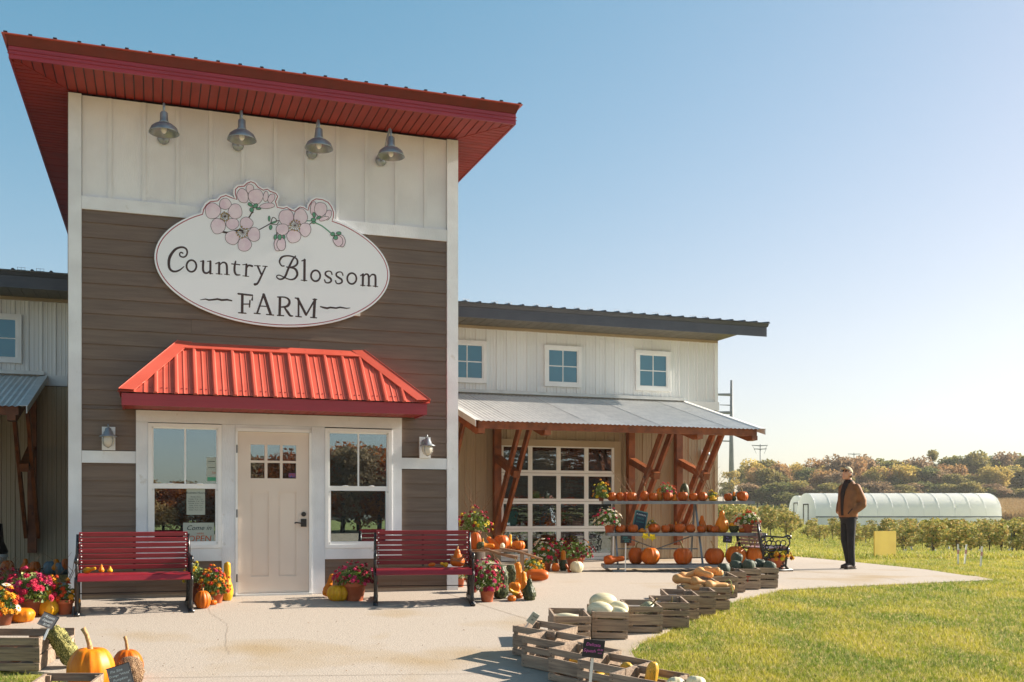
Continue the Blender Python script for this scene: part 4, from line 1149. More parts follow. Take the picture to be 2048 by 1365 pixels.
# ================================================================ pumpkins and gourds
def gourd_mesh(name, prof, m, ribs=0, depth=0., seg=44, warts=0., seed=0, bend=0., groove=.5, lump=.02, m2=None, zsplit=None):
    """prof: (r,z), r in 0..0.5, z 0..1"""
    r_ = random.Random(seed)
    P = smooth(prof, 4); mb = MB()
    P = [(max(.001, p.x), p.y) for p in P]
    dents = [r_.uniform(.75, 1.25) for _ in range(max(ribs, 1))]
    for i, (r, z_) in enumerate(P):
        for k in range(seg):
            t = 2 * math.pi * k / seg
            rr = r
            if ribs:
                fr = (t / (2 * math.pi) * ribs) % 1; d = abs(fr - .5) * 2
                rr *= 1 - depth * (d ** 4) * dents[int(t / (2 * math.pi) * ribs) % ribs]
            nz = mnoise.noise(Vector((math.cos(t) * 1.5 + seed, math.sin(t) * 1.5, z_ * 2))) * lump
            if warts:
                q = mnoise.noise(Vector((math.cos(t) * 7 + seed, math.sin(t) * 7, z_ * 12)))
                nz += max(0, q) * warts
            rr = rr * (1 + nz)
            mb.v.append((rr * math.cos(t) + bend * (z_ ** 2), rr * math.sin(t), z_))
    n = len(P)
    for i in range(n - 1):
        for k in range(seg):
            a = i * seg + k; b = i * seg + (k + 1) % seg
            mb.f.append((a, b, b + seg, a + seg)); mb.m.append(1 if (zsplit and P[i][1] > zsplit) else 0)
    return mb.mesh(name, [M[m], M[m2]] if m2 else [M[m]], True)
PF = {
    'pump': [(.02, .06), (.2, .0), (.38, .1), (.5, .42), (.47, .72), (.33, .95), (.16, 1.0), (.06, .93), (.01, .9)],
    'flat': [(.02, .08), (.24, .0), (.42, .15), (.5, .5), (.44, .84), (.28, 1.), (.12, .93), (.01, .82)],
    'tallp': [(.02, .04), (.22, .0), (.42, .16), (.5, .45), (.44, .75), (.28, .95), (.12, 1.), (.01, .95)],
    'oval': [(.01, .0), (.22, .02), (.42, .2), (.5, .48), (.42, .78), (.22, .96), (.01, 1.)],
    'pear': [(.02, .02), (.3, .0), (.48, .16), (.5, .34), (.38, .55), (.22, .74), (.19, .88), (.12, .98), (.01, 1.)],
    'neck': [(.02, .02), (.3, .0), (.48, .14), (.5, .3), (.36, .46), (.27, .6), (.27, .8), (.22, .95), (.01, 1.)],
    'log': [(.01, .0), (.3, .02), (.48, .18), (.5, .5), (.46, .78), (.28, .97), (.01, 1.)],
    'butter': [(.02, .02), (.3, .0), (.48, .12), (.5, .24), (.37, .38), (.31, .5), (.31, .82), (.24, .97), (.01, 1.)],
}
GM = {}
def gm(key, kind, m, **k):
    GM[key] = gourd_mesh('gourd_skin' if kind not in ('pump', 'flat', 'tallp') else 'skin', PF[kind], m, **k)
for i in range(4):
    gm('orange%d' % i, ('pump', 'pump', 'tallp', 'flat')[i], 'pk_orange', ribs=(12, 10, 11, 12)[i], depth=(.13, .11, .12, .16)[i], seed=i + 1, lump=.07)
    gm('deep%d' % i, ('pump', 'pump', 'tallp', 'flat')[i], 'pk_deep', ribs=(12, 10, 11, 12)[i], depth=(.12, .10, .11, .15)[i], seed=i + 5, lump=.07)
gm('gold', 'pump', 'pk_gold', ribs=13, depth=.10, seed=3, lump=.04)
gm('yellow_rib', 'pump', 'pk_yellow', ribs=9, depth=.2, seed=4)
gm('yellow_pear', 'pear', 'pk_yellow', seed=5, warts=.15, lump=.1); gm('yellow_neck', 'neck', 'pk_yellow', seed=6, warts=.3, bend=.08, lump=.1)
gm('gold_neck', 'neck', 'pk_gold', seed=8, warts=.45, bend=.1, lump=.12); gm('orange_neck', 'neck', 'pk_deep', seed=9, lump=.08)
gm('orange_pear', 'pear', 'pk_orange', seed=11, ribs=8, depth=.05, lump=.1); gm('gold_pear', 'pear', 'pk_gold', seed=12, ribs=10, depth=.06, lump=.06)
gm('orange_log', 'log', 'pk_deep', seed=13, lump=.08); gm('orange_egg', 'oval', 'pk_orange', seed=14, ribs=9, depth=.05)
gm('green_log', 'log', 'pk_green', seed=15, warts=.5, lump=.1, ribs=9, depth=.06); gm('warty_log', 'log', 'pk_warty', seed=16, warts=.7, lump=.1)
gm('green_pear', 'pear', 'pk_green', seed=17, warts=.5, lump=.15); gm('green_oval', 'oval', 'pk_green', seed=18, lump=.02, ribs=8, depth=.03)
gm('bi_neck', 'neck', 'pk_green', m2='pk_gold', zsplit=.42, seed=19, lump=.08); gm('bi_neck2', 'neck', 'pk_green', m2='pk_gold', zsplit=.5, seed=20)
gm('turban', 'flat', 'pk_green', m2='pk_yellow', zsplit=.6, ribs=8, depth=.1, seed=21)
gm('white', 'pump', 'pk_white', ribs=10, depth=.08, seed=22); gm('white_warty', 'oval', 'pk_white', warts=.3, seed=23)
gm('white_oval', 'oval', 'pk_white', seed=24, lump=.05, ribs=10, depth=.02); gm('blue', 'flat', 'pk_blue', ribs=10, depth=.12, seed=25)
gm('butternut', 'butter', 'pk_tan', seed=26, lump=.06, bend=.05); gm('grey_squash', 'flat', 'pk_grey', seed=27, ribs=8, depth=.04, lump=.08)
gm('delicata', 'log', 'pk_delicata', seed=28, ribs=8, depth=.08); gm('brown_round', 'oval', 'pk_brown', seed=29, warts=.35, lump=.06)
gm('striped', 'log', 'pk_striped', seed=30, ribs=8, depth=.08); gm('white_striped', 'flat', 'pk_white', seed=31, ribs=10, depth=.12)
gm('pale_orange', 'flat', 'pk_gold', seed=32, ribs=9, depth=.08, lump=.12)
def stem_mesh(kind, m='stem'):
    mb = MB()
    if kind == 'short': mb.tube([(0, 0, .86), (0, 0, .93), (.01, 0, 1.02), (.04, .01, 1.16)], [.1, .06, .045, .05], 7)
    if kind == 'tall': mb.tube([(0, 0, .84), (0, 0, .92), (-.03, 0, 1.1), (-.09, 0, 1.3), (-.17, .0, 1.45)], [.13, .07, .055, .05, .06], 7)
    if kind == 'curl': mb.tube([(0, 0, .86), (0, 0, .95), (.02, 0, 1.1), (.10, 0, 1.25), (.22, .0, 1.32), (.3, 0, 1.3)], [.12, .06, .045, .04, .035, .045], 7)
    if kind == 'thin': mb.tube([(0, 0, .96), (.01, 0, 1.03), (.04, 0, 1.1)], [.07, .04, .045], 6)
    if kind == 'hook': mb.tube([(0, 0, .86), (0, 0, .95), (-.03, 0, 1.2), (.02, 0, 1.42), (.14, .0, 1.5), (.2, 0, 1.36)], [.1, .05, .04, .035, .035, .035], 7)
    return mb.mesh('stem', M[m], True)
ST = {k: stem_mesh(k) for k in ('short', 'tall', 'curl', 'thin', 'hook')}
STP = {k: stem_mesh(k, 'stem_pale') for k in ('short', 'tall', 'curl', 'thin', 'hook')}
NMAP = lambda key: 'pumpkin' if any(key.startswith(q) for q in ('orange0', 'orange1', 'orange2', 'orange3', 'deep', 'gold') if not key.endswith(('neck', 'pear'))) or key in ('white', 'yellow_rib', 'blue', 'pale_orange') else ('squash' if key in ('butternut', 'grey_squash', 'delicata', 'white_oval', 'striped', 'white_striped') else 'gourd')
def item(key, px, row, wpx, hpx, sup, label, stem='short', pale=False, rot=None, group=None, dy=.4, rz=None):
    p = place(px, row, sup); s_ = p.y / F_PX
    wd, ht = wpx * s_, hpx * s_
    nm = NMAP(key)
    if rot is None:
        t = thing(nm, label, nm, p + Vector((0, wd * dy, 0)), (0, 0, rz if rz is not None else R.uniform(-.6, .6)), group)
    else:  # lying or leaning: rot euler; position is the body's middle
        t = thing(nm, label, nm, p, rot, group)
    o = link('skin', GM[key], t, (0, 0, 0 if rot is None else -ht / 2), None, (wd, wd, ht))
    if stem: link('stem', (STP if pale else ST)[stem], t, (0, 0, 0 if rot is None else -ht / 2), (0, 0, R.uniform(-.5, .5)), (wd * .95, wd * .95, ht if wd < ht * 1.5 else wd * .8))
    return t
# ================================================================ benches
def slat_mesh(L_, w_, t_, m):
    b = .004
    mb = MB(); mb.box(-L_ / 2, L_ / 2, -w_ / 2, w_ / 2, -t_ / 2 + b, t_ / 2 - b)
    mb.hexa([(-L_ / 2, -w_ / 2, t_ / 2 - b), (L_ / 2, -w_ / 2, t_ / 2 - b), (-L_ / 2, w_ / 2, t_ / 2 - b), (L_ / 2, w_ / 2, t_ / 2 - b),
             (-L_ / 2, -w_ / 2 + b, t_ / 2), (L_ / 2, -w_ / 2 + b, t_ / 2), (-L_ / 2, w_ / 2 - b, t_ / 2), (L_ / 2, w_ / 2 - b, t_ / 2)])
    return mb.mesh('slat', M[m])
def end_frame_mesh():
    mb = MB()
    def sp(p, r, n=6): mb.tube([(0, y, z_) for y, z_ in p], r, n)
    sp([(.30, .015), (.24, .12), (.21, .26), (.20, .38), (.235, .5), (.262, .66), (.285, .84)], [.03, .024, .024, .028, .028, .026, .02])
    sp([(-.27, .015), (-.22, .1), (-.235, .22), (-.27, .36), (-.255, .42)], [.03, .022, .022, .026, .024])
    sp([(-.29, .40), (-.15, .375), (.05, .365), (.2, .38)], .018)
    sp([(.26, .60), (.12, .625), (-.05, .61), (-.18, .60), (-.26, .63), (-.31, .62), (-.315, .585), (-.28, .575)], [.016, .018, .018, .016, .022, .024, .022, .016])
    sp([(-.255, .42), (-.3, .49), (-.29, .56), (-.25, .6)], .014)
    sp([(-.33, .02), (-.2, .035), (0, .03), (.2, .035), (.36, .02)], .022)
    def ring_(cy, cz, r, t_=.011):
        pts = [(0, cy + r * math.cos(a * math.pi / 5), cz + r * math.sin(a * math.pi / 5)) for a in range(11)]
        mb.tube(pts, t_, 5, cap=False)
    for cy, cz, r in ((.17, .5, .05), (.08, .5, .045), (0, .49, .045), (-.09, .5, .045), (-.18, .5, .05), (.12, .425, .03), (-.04, .43, .03), (-.14, .425, .03), (.2, .57, .03), (.03, .565, .03),
                      (.13, .29, .05), (.03, .27, .045), (-.07, .28, .045), (-.17, .29, .045), (.08, .2, .04), (-.02, .19, .035), (-.12, .2, .04), (.18, .2, .035), (-.16, .12, .03), (.14, .11, .035), (0, .11, .035), (.26, .72, .03), (.2, .44, .03)):
        ring_(cy, cz, r)
    mb.box(-.028, .028, -.35, .38, -.005, .035)
    sp([(-.22, .1), (-.1, .06), (0, .05), (.1, .06), (.24, .12)], .012)
    return mb.mesh('end_frame', M['black'], True)
EFM = end_frame_mesh()
def bench(label, pL, pR, slat='slat_red', tilt=0):
    """pL, pR: ground points of the two front feet"""
    d = pR - pL; L_ = math.hypot(d.x, d.y); ang = math.atan2(d.y, d.x)
    mid = (pL + pR) / 2
    back = Vector((-math.sin(ang), math.cos(ang), 0))
    c = mid + back * .33
    c.z = terr(c.x, c.y)
    t = thing('park_bench', label, 'bench', c, (tilt, 0, ang), None)
    sl = L_ + .0
    m1 = slat_mesh(sl - .02, .062, .022, slat); m2 = slat_mesh(sl - .02, .05, .024, slat)
    for e in (-1, 1): link('end_frame', EFM, t, (e * (L_ / 2), 0, 0), (0, 0, 0))
    # seat slats
    for i, (y, z_, a) in enumerate(((-.285, .405, 1.15), (-.225, .432, .12), (-.16, .425, 0), (-.09, .415, -.06), (-.02, .408, -.06), (.05, .402, -.06), (.12, .402, -.04))):
        link('seat_slat', m1, t, (0, y, z_), (a, 0, 0))
    for i in range(7):
        z_ = .47 + i * .062; y = .185 + (z_ - .4) * .16 - .012
        link('back_slat', m2, t, (0, y, z_), (math.pi / 2 - .04, 0, 0))
    mb = MB(); mb.bar((0, .21, .42), (0, .29, .86), .03, .006, up=(0, 1, 0)); mb.build('back_brace', M['black'], t)
    for i in range(7):
        z_ = .47 + i * .062; y = .185 + (z_ - .4) * .16 - .028
        for e in (-1, 1): MB().ell((e * (L_ / 2 - .035), y, z_), (.008, .008, .008), 6, 4).build('bolt', M['galv'], t)
    MB().tube([(-L_ / 2, .0, .2), (L_ / 2, 0, .2)], .006, 6).build('tie_rod', M['black'], t)
    return t, c, ang
b1, b1c, b1a = bench('red slatted bench left of the door with small yellow gourds on its seat', G(153, 1234), G(153, 1234) + Vector((math.cos(.37), math.sin(.37), 0)) * 1.2, tilt=.08)
b2, b2c, b2a = bench('red slatted bench under the right entrance window with a big orange gourd', G(751, 1212), G(946, 1213), tilt=.08)
bp = G(1583, 1143); bq = Vector((bp.x - .12, bp.y + 1.25, 0))
b3, b3c, b3a = bench('faded pink slatted iron bench seen from its end beside the metal racks', bp + Vector((0, 0, 0)), bq, 'slat_pink')
b3.location.z = 0

def on_bench(bc, ba, x, y=-.08, z_=.44):
    v = Vector((x * math.cos(ba) - y * math.sin(ba), x * math.sin(ba) + y * math.cos(ba), 0))
    return bc + v + Vector((0, 0, z_))
def bitem(key, bc, ba, x, y, wd, ht, label, rot=None, stem='thin', z_=.44, group=None):
    p = on_bench(bc, ba, x, y, z_ + (ht / 2 if rot is None else wd / 2) - (ht / 2 if rot is None else 0))
    t = thing('gourd', label, 'gourd', p, rot if rot else (0, 0, .3), group)
    link('skin', GM[key], t, (0, 0, 0 if rot is None else -ht / 2), None, (wd, wd, ht))
    if stem: link('stem', STP[stem], t, (0, 0, 0 if rot is None else -ht / 2), None, (wd, wd, ht))
    return t
bitem('yellow_neck', b1c, b1a, -.47, -.12, .065, .17, 'bent yellow gourd lying on the left end of the left bench', (1.35, .2, 1.1))
bitem('gold_pear', b1c, b1a, -.35, -.10, .06, .085, 'small knobbly yellow gourd in the middle of the three on the left bench')
bitem('yellow_pear', b1c, b1a, -.26, -.14, .055, .065, 'smallest yellow gourd, rightmost of the three on the left bench')
bitem('orange_pear', b2c, b2a, .42, -.05, .185, .215, 'big lumpy orange gourd wrapped in a dry vine sitting on the right bench', stem='short')
vt = MB()
for k in range(3):
    vt.tube([(.098 * math.cos(a), .098 * math.sin(a), .06 + .03 * k + .02 * math.sin(a * 2 + k)) for a in [i * .5 for i in range(13)]], .004, 5)
vt.build('vine', M['twig'], bpy.data.objects['gourd.003'] if 'gourd.003' in bpy.data.objects else None)
bitem('orange_egg', b2c, b2a, .1, -.1, .05, .09, 'small orange gourd lying alone mid seat on the right bench', (1.4, 0, 1.5))
bitem('yellow_neck', b2c, b2a, .25, -.12, .06, .1, 'small curved yellow gourd beside the big one on the right bench', (1.3, 0, -1.4))

# ================================================================ crates
CH = .285
def crate(label, c, ang, Lx=.46, Ly=.38, h=CH, mark=None, tilt=True, dark=0):
    """c: ground centre. walls along x are the long slatted sides"""
    t = thing('wooden_crate', label, 'crate', c, (.0, 0, ang), 'weathered wooden apple crates')
    if tilt:
        # follow the sloping apron
        sx = (terr(c.x + .2 * math.cos(ang), c.y + .2 * math.sin(ang)) - terr(c.x - .2 * math.cos(ang), c.y - .2 * math.sin(ang))) / .4
        sy = (terr(c.x - .2 * math.sin(ang), c.y + .2 * math.cos(ang)) - terr(c.x + .2 * math.sin(ang), c.y - .2 * math.cos(ang))) / .4
        t.rotation_euler = (math.atan(sy), -math.atan(sx), ang)
    th = .012
    hs = ((.004, .07), (.084, .205), (.222, h)) if R.random() < .6 else ((.004, .12), (.135, .2), (.218, h))
    for y in (-1, 1):
        for a, b in hs:
            j = R.uniform(-.003, .003); a2 = a + R.uniform(0, .006); b2 = b - R.uniform(0, .005) if b < h else b
            MB().box(-Lx / 2 + R.uniform(-.003, .003), Lx / 2 + R.uniform(-.003, .003), y * Ly / 2 - (th if y > 0 else 0) + j * .3, y * Ly / 2 + (0 if y > 0 else th) + j * .3, a2, b2).build('slat', M['crate'], t)
    for x in (-1, 1):
        for a, b in ((.004, .13), (.142, h - .004)):
            MB().box(x * (Lx / 2 - .0125) - .01, x * (Lx / 2 - .0125) + .01, -Ly / 2 + th + .001, Ly / 2 - th - .001, a, b).build('end_board', M['crate'], t)
        for y in (-1, 1):
            MB().box(x * (Lx / 2 - .04) - .016, x * (Lx / 2 - .04) + .016, y * (Ly / 2 - th - .016) - .0145, y * (Ly / 2 - th - .016) + .0145, .014, h - .012).build('corner_post', M['crate_v'], t)
    for i in range(4):
        y0 = -Ly / 2 + th + (Ly - 2 * th) * i / 4
        MB().box(-Lx / 2 + .024, Lx / 2 - .024, y0 + .003, y0 + (Ly - 2 * th) / 4 - .003, .002, .012).build('bottom_board', M['crate'], t)
    nails = MB()
    for x in (-1, 1):
        for z_ in (.03, .06, .11, .17, .24, .27):
            nails.box(x * (Lx / 2 - .03) - .003, x * (Lx / 2 - .03) + .003, -Ly / 2 - .0025, -Ly / 2, z_ - .003, z_ + .003)
    nails.build('nail_heads', M['black'], t, kind='stuff')
    if mark:
        me = text_mesh(mark, .13, mat('red_stencil', '#b04a38', '#8a3c2c', rough=.9, scale=20), .0004)
        link('stencil', me, t, (0, -Ly / 2 - .004, .14), (math.pi / 2, 0, 0))
    return t
def crate_front(label, xr, row, ang=.12, w_=.38, d=.50, **k):
    """xr,row: bottom right front corner in the picture; short side faces the camera"""
    p = G(xr, row); ca, sa = math.cos(ang), math.sin(ang)
    c = p + Vector((-ca * w_ / 2 - sa * d / 2, -sa * w_ / 2 + ca * d / 2, 0)); c.z = terr(c.x, c.y) + .004
    return crate(label, c, ang, w_, d, **k), c
CR = {}
front = [('D0', 1181, 1290, 'crate holding one long cream squash, left of the spotted squash crate'),
         ('D1', 1256, 1280, 'crate heaped with large cream spotted squashes, nearest of the front-facing row'),
         ('D2', 1325, 1267.5, 'crate with one striped green squash, right of the cream squash crate'),
         ('D3', 1378, 1258, 'crate with one dark acorn squash, third back in the curving row'),
         ('D4', 1398, 1241, 'nearly empty crate showing a pale stem, just behind the acorn squash crate'),
         ('D5', 1431, 1231, 'empty crate directly in front of the butternut squash crate'),
         ('D6', 1459, 1222, 'crate heaped with tan butternut squashes'),
         ('D7', 1475, 1197, 'small crate right behind the butternuts, dark squash showing over its rim'),
         ('D8', 1491, 1186, 'crate with dark green squash, left of the crate stencilled T'),
         ('D9', 1521, 1180, 'crate with a red letter T stencilled, full of dark green squashes'),
         ('D10', 1556, 1177.5, 'last crate of the curving row, touching the lawn near the big terracotta pot')]
for k_, x_, y_, lb in front:
    CR[k_] = crate_front(lb, x_, y_, ang=R.uniform(.02, .09), mark='T' if k_ == 'D9' else None, h=CH if k_ not in ('D10', 'D9') else .29)
def crate_diag(label, xl, row, a1=-.66, Lx=.48, Ly=.40, **k):
    """xl,row: bottom left corner; long slatted side runs right and towards the camera"""
    p = G(xl, row); ca, sa = math.cos(a1), math.sin(a1)
    c = p + Vector((ca * Lx / 2 - sa * Ly / 2, sa * Lx / 2 + ca * Ly / 2, 0)); c.z = terr(c.x, c.y) + .004
    return crate(label, c, a1, Lx, Ly, **k), c
diag = [('C1', 1024, 1311, 'leftmost crate of the near row with a small paper card clipped inside'),
        ('C2', 1042, 1334, 'empty crate at the left front of the near row'),
        ('C3', 1096, 1362, 'crate of yellow delicata squash left of the black chalk sign'),
        ('C4', 1153, 1388, 'crate of delicata squash behind the black chalk sign'),
        ('C5', 1216, 1420, 'crate with a striped squash standing up beside the lawn edge'),
        ('C6', 1300, 1452, 'nearest crate at the bottom edge heaped with white striped squash')]
for k_, x_, y_, lb in diag: CR[k_] = crate_diag(lb, x_, y_, a1=R.uniform(-.74, -.62))
# left corner crates
pL = G(79, 1344)
def crate_at(label, xr, row, ang, w_, d, **k): return crate_front(label, xr, row, ang, w_, d, **k)
CR['L1'] = crate_at('grey weathered crate at the lower left with squash inside, chalk sign on its corner', 79, 1344, .12, .62, .42)
CR['L2'] = crate_at('crate tucked behind the lower left crate under the long warty gourd', 126, 1322, .05, .40, .34, h=.2) if False else crate_at('low crate beside the big orange pumpkin, behind the lower left crate', 128, 1318, .1, .30, .3, h=.16)
CR['L3'] = crate_at('crate cut off by the bottom edge below the big orange pumpkin', 178, 1452, .1, .42, .36)

def in_crate(ck, key, dx, dy, z_, wd, ht, label, rot, stem=None, name='squash', group=None):
    t0, c = CR[ck]; a = t0.rotation_euler.z
    p = Vector((c.x + dx * math.cos(a) - dy * math.sin(a), c.y + dx * math.sin(a) + dy * math.cos(a), 0)); p.z = terr(p.x, p.y) + z_
    t = thing(name, label, name, p, rot, group)
    link('skin', GM[key], t, (0, 0, -ht / 2), None, (wd, wd, ht))
    if stem: link('stem', ST[stem], t, (0, 0, -ht / 2), None, (wd, wd, ht))
    return t
H2 = math.pi / 2
in_crate('D0', 'white_oval', -.02, 0, .21, .13, .30, 'long cream squash lying in the crate left of the spotted squashes', (H2, .05, 1.35), 'thin')
in_crate('D1', 'white_oval', -.08, -.10, .27, .20, .28, 'cream squash speckled grey, front left on the heaped crate', (H2, .1, 1.2))
in_crate('D1', 'white_oval', -.02, .12, .33, .20, .30, 'large cream squash with a stub stem at the back top of the heaped crate', (H2, 0, 1.75), 'thin')
in_crate('D1', 'white_oval', .1, -.13, .25, .15, .24, 'smaller cream squash at the front right of the heaped crate', (H2, .2, .9), 'thin')
in_crate('D1', 'white_oval', .12, .06, .27, .17, .26, 'pinkish cream squash at the right side of the heaped crate', (H2, .1, 1.0))
in_crate('D1', 'white_oval', -.03, -.05, .12, .19, .28, 'cream squash at the bottom of the heaped crate seen between its slats', (H2, 0, 1.5))
in_crate('D2', 'striped', .06, .02, .20, .16, .24, 'striped grey green squash with upright stem in its crate', (.9, .2, .6), 'tall')
in_crate('D3', 'green_oval', .02, .06, .17, .13, .16, 'dark green acorn squash with a white stripe alone in its crate', (.5, .2, .3), 'tall')
in_crate('D4', 'green_oval', -.05, .05, .10, .13, .16, 'squash low in the nearly empty crate, only its stem showing', (.4, .4, .3), 'tall')
bn = [(-.32, -.02, .34, 1.1, 'butternut at the far left end of the tan heap'), (-.22, .16, .38, 1.9, 'butternut lying across the left back of the tan heap'), (-.05, .05, .42, .5, 'long butternut pointing up at the middle of the tan heap'),
      (.08, .16, .44, .35, 'butternut lying lengthwise at the top right of the tan heap'), (.13, .34, .40, .9, 'butternut at the very back right of the tan heap'), (-.12, -.14, .32, 1.5, 'pale butternut in the front centre of the tan heap'),
      (.05, -.17, .30, 1.7, 'butternut with its dark end facing forward at the front of the tan heap'), (.14, -.12, .28, 1.1, 'butternut at the front right rim of the tan heap'), (-.25, -.12, .26, .9, 'butternut low on the left side of the tan heap')]
for dx, dy, z_, rz_, lb in bn: in_crate('D6', 'butternut', dx, dy, z_, .125, .30, lb, (H2 + R.uniform(-.25, .25), 0, rz_), None)
CR['D6b'] = crate_front('crate left of and behind the butternut crate, buried under the same heap', 1432, 1205, .05, .38, .42)
dg = [('D7', 0, .05, .27, 'dark green squash in the small crate behind the butternuts'), ('D8', -.04, .05, .29, 'flattened dark squash in the crate left of the T crate'), ('D9', -.10, -.02, .30, 'dark green squash front left in the T crate'), ('D9', .06, -.10, .33, 'largest dark green squash on the T crate'),
      ('D9', -.04, .12, .40, 'dark squash stacked highest on the T crate'), ('D9', .14, .12, .28, 'grey green squash at the back right of the T crate'), ('D10', -.12, .05, .29, 'dark squash at the left of the last crate'), ('D10', .02, .08, .30, 'dark squash in the middle of the last crate'), ('D10', .11, -.1, .29, 'dark round squash at the front right of the last crate')]
for ck, dx, dy, z_, lb in dg: in_crate(ck, 'grey_squash', dx, dy, z_, R.uniform(.17, .2), .15, lb, (R.uniform(-.3, .5), R.uniform(-.3, .3), R.uniform(0, 3)))
dl = [('C3', -.08, .04, .15, 'delicata squash at the left inside the crate left of the sign'), ('C3', .1, -.05, .13, 'delicata squash low at the right inside the crate left of the sign'), ('C3', .02, .1, .18, 'small pale delicata on top in the crate left of the sign'),
      ('C4', .05, .1, .22, 'round ended delicata rising at the back of the crate behind the sign'), ('C4', .14, .06, .19, 'delicata right of the round one behind the sign'), ('C4', -.1, -.04, .13, 'golden delicata seen through the slats behind the sign'), ('C4', .03, -.1, .12, 'golden delicata low in front behind the sign')]
for ck, dx, dy, z_, lb in dl: in_crate(ck, 'delicata', dx, dy, z_, .085, .19, lb, (H2 + R.uniform(-.3, .3), 0, R.uniform(0, 3)), 'thin')
for i_, (ck, dx, dy, z_, lb) in enumerate((('C3', -.14, -.08, .10, 'golden delicata squash in the left corner low in the crate left of the sign'), ('C3', .16, .08, .12, 'striped delicata at the far right in the crate left of the sign'), ('C4', -.14, .08, .13, 'pale delicata at the left back in the crate behind the sign'),
      ('C5', .12, .05, .12, 'orange delicata lying low right in the lawn side crate'), ('C5', .14, -.08, .10, 'small delicata at the front right in the lawn side crate'), ('C5', -.05, .1, .10, 'delicata at the bottom back of the lawn side crate'))): in_crate(ck, 'delicata', dx, dy, z_, .09, .20, lb, (H2 + R.uniform(-.2, .2), 0, R.uniform(0, 3)), 'thin')
in_crate('C5', 'delicata', .0, .06, .26, .10, .22, 'delicata squash standing nearly upright in the crate by the lawn', (.15, .15, 0), 'thin')
in_crate('C5', 'delicata', -.02, -.1, .15, .09, .17, 'short delicata leaning in front of the upright one', (H2 - .5, 0, .4)); in_crate('C5', 'delicata', -.12, -.05, .13, .09, .18, 'pale delicata lying at the left in the lawn side crate', (H2, 0, 1.3))
ws = [(-.14, .0, .27), (.0, .05, .30), (.12, .0, .28), (.02, -.12, .28), (-.1, -.13, .27)]
for i, (dx, dy, z_) in enumerate(ws): in_crate('C6', 'white_striped', dx, dy, z_, .15, .12, ('grey white ribbed squash at the left of the nearest crate', 'tallest white striped squash with orange flush in the nearest crate', 'white ribbed squash at the right of the nearest crate', 'white ribbed squash at the front of the nearest crate', 'white ribbed squash at the front left of the nearest crate')[i], (R.uniform(-.4, .8), R.uniform(-.4, .4), R.uniform(0, 3)), 'thin')
in_crate('L1', 'orange_egg', .05, .0, .10, .13, .22, 'orange squash inside the lower left crate, seen between slats', (H2, 0, 1.4)); in_crate('L1', 'butternut', -.15, -.02, .10, .12, .24, 'tan squash inside the lower left crate beside the orange one', (H2, 0, 1.5))
# small pale twig curl on the butternut crate
c_ = CR['D6'][1]
tg = thing('dry_tendril', 'pale green dried tendril hanging off the right side of the butternut crate', 'tendril', c_ + Vector((.21, -.2, .27)))
MB().tube([(-.05, 0, .06), (0, 0, .09), (.025, 0, .06), (.03, 0, .0), (.05, 0, -.06), (.04, 0, -.1)], [.006, .006, .006, .007, .008, .004], 6).build('tendril', M['leaf_pale'], tg)

# ================================================================ chalk signs
def chalk(label, c, w_, h_, rot, board, lines, stake=None, frame=None, name='chalk_sign', thick=.008, round_=False):
    t = thing(name, label, 'sign', c, rot)
    if round_:
        pts = []
        for sx, sz in ((1, 1), (-1, 1), (-1, -1), (1, -1)):
            a0 = {(1, 1): 0, (-1, 1): 90, (-1, -1): 180, (1, -1): 270}[(sx, sz)]
            for k in range(4):
                a = math.radians(a0 + k * 30); pts.append((sx * (w_ / 2 - .025) + .025 * math.cos(a), sz * (h_ / 2 - .025) + .025 * math.sin(a)))
        MB().prism(pts, -thick / 2, thick / 2).build('board', M[board], t)
        MB().box(-w_ / 2 + .022, w_ / 2 - .022, -thick / 2 - .002, -thick / 2, -h_ / 2 + .022, h_ / 2 - .022).build('slate', M['navy_board'], t)
    else: MB().box(-w_ / 2, w_ / 2, -thick / 2, thick / 2, -h_ / 2, h_ / 2).build('board', M[board], t)
    for body, size, x, z_, m_, sh in lines:
        link('lettering', text_mesh(body, size, M[m_], .0004, sh), t, (x, -thick / 2 - .0032, z_), (math.pi / 2, 0, 0))
    if frame:
        mb = MB(); e = .004
        mb.box(-w_ / 2 - e, w_ / 2 + e, -thick / 2 - .001, thick / 2 + .001, h_ / 2, h_ / 2 + e); mb.box(w_ / 2, w_ / 2 + e, -thick / 2 - .001, thick / 2 + .001, -h_ / 2, h_ / 2)
        mb.build('edging', M[frame], t)
    if stake: MB().bar((stake[0], thick / 2 + .01, h_ / 2 * .6), (stake[0] + stake[2], thick / 2 + .01, -stake[1]), .018, .004, up=(0, 1, 0)).build('stake', M['galv'], t)
    return t
# Delicata sign
p = AY(1187, 1298, 6.55)
s_ = p.y / F_PX
chalk('black chalk sign reading Delicata Squash in pink on a metal stake', p, 43 * s_, 36 * s_, (0, .13, .1), 'chalk_black',
      [('Delicata', 9.0 * s_, -2 * s_, 8 * s_, 'chalk_pink', .25), ('Squash', 9.0 * s_, -8 * s_, -4.5 * s_, 'chalk_pink', .25), ('$3.00', 5 * s_, 13 * s_, -1 * s_, 'chalk_pink', .2), ('each', 4.4 * s_, 13 * s_, -7 * s_, 'chalk_pink', .2)], stake=(0, .5, .02))
p = AY(96, 1242, CR['L1'][1].y - .1); s_ = p.y / F_PX
chalk('grey chalk sign leaning off the corner of the lower left crate', p, 31 * s_, 27 * s_, (-.5, .38, .0), 'chalk_grey',
      [('Acorn', 8 * s_, 0, 7 * s_, 'chalk_white', .2), ('Squash', 7.5 * s_, 0, -1 * s_, 'chalk_white', .2), ('$2.00', 6 * s_, 2 * s_, -9 * s_, 'chalk_white', .2)], stake=(.02, .16, .03), frame='chalk_black')
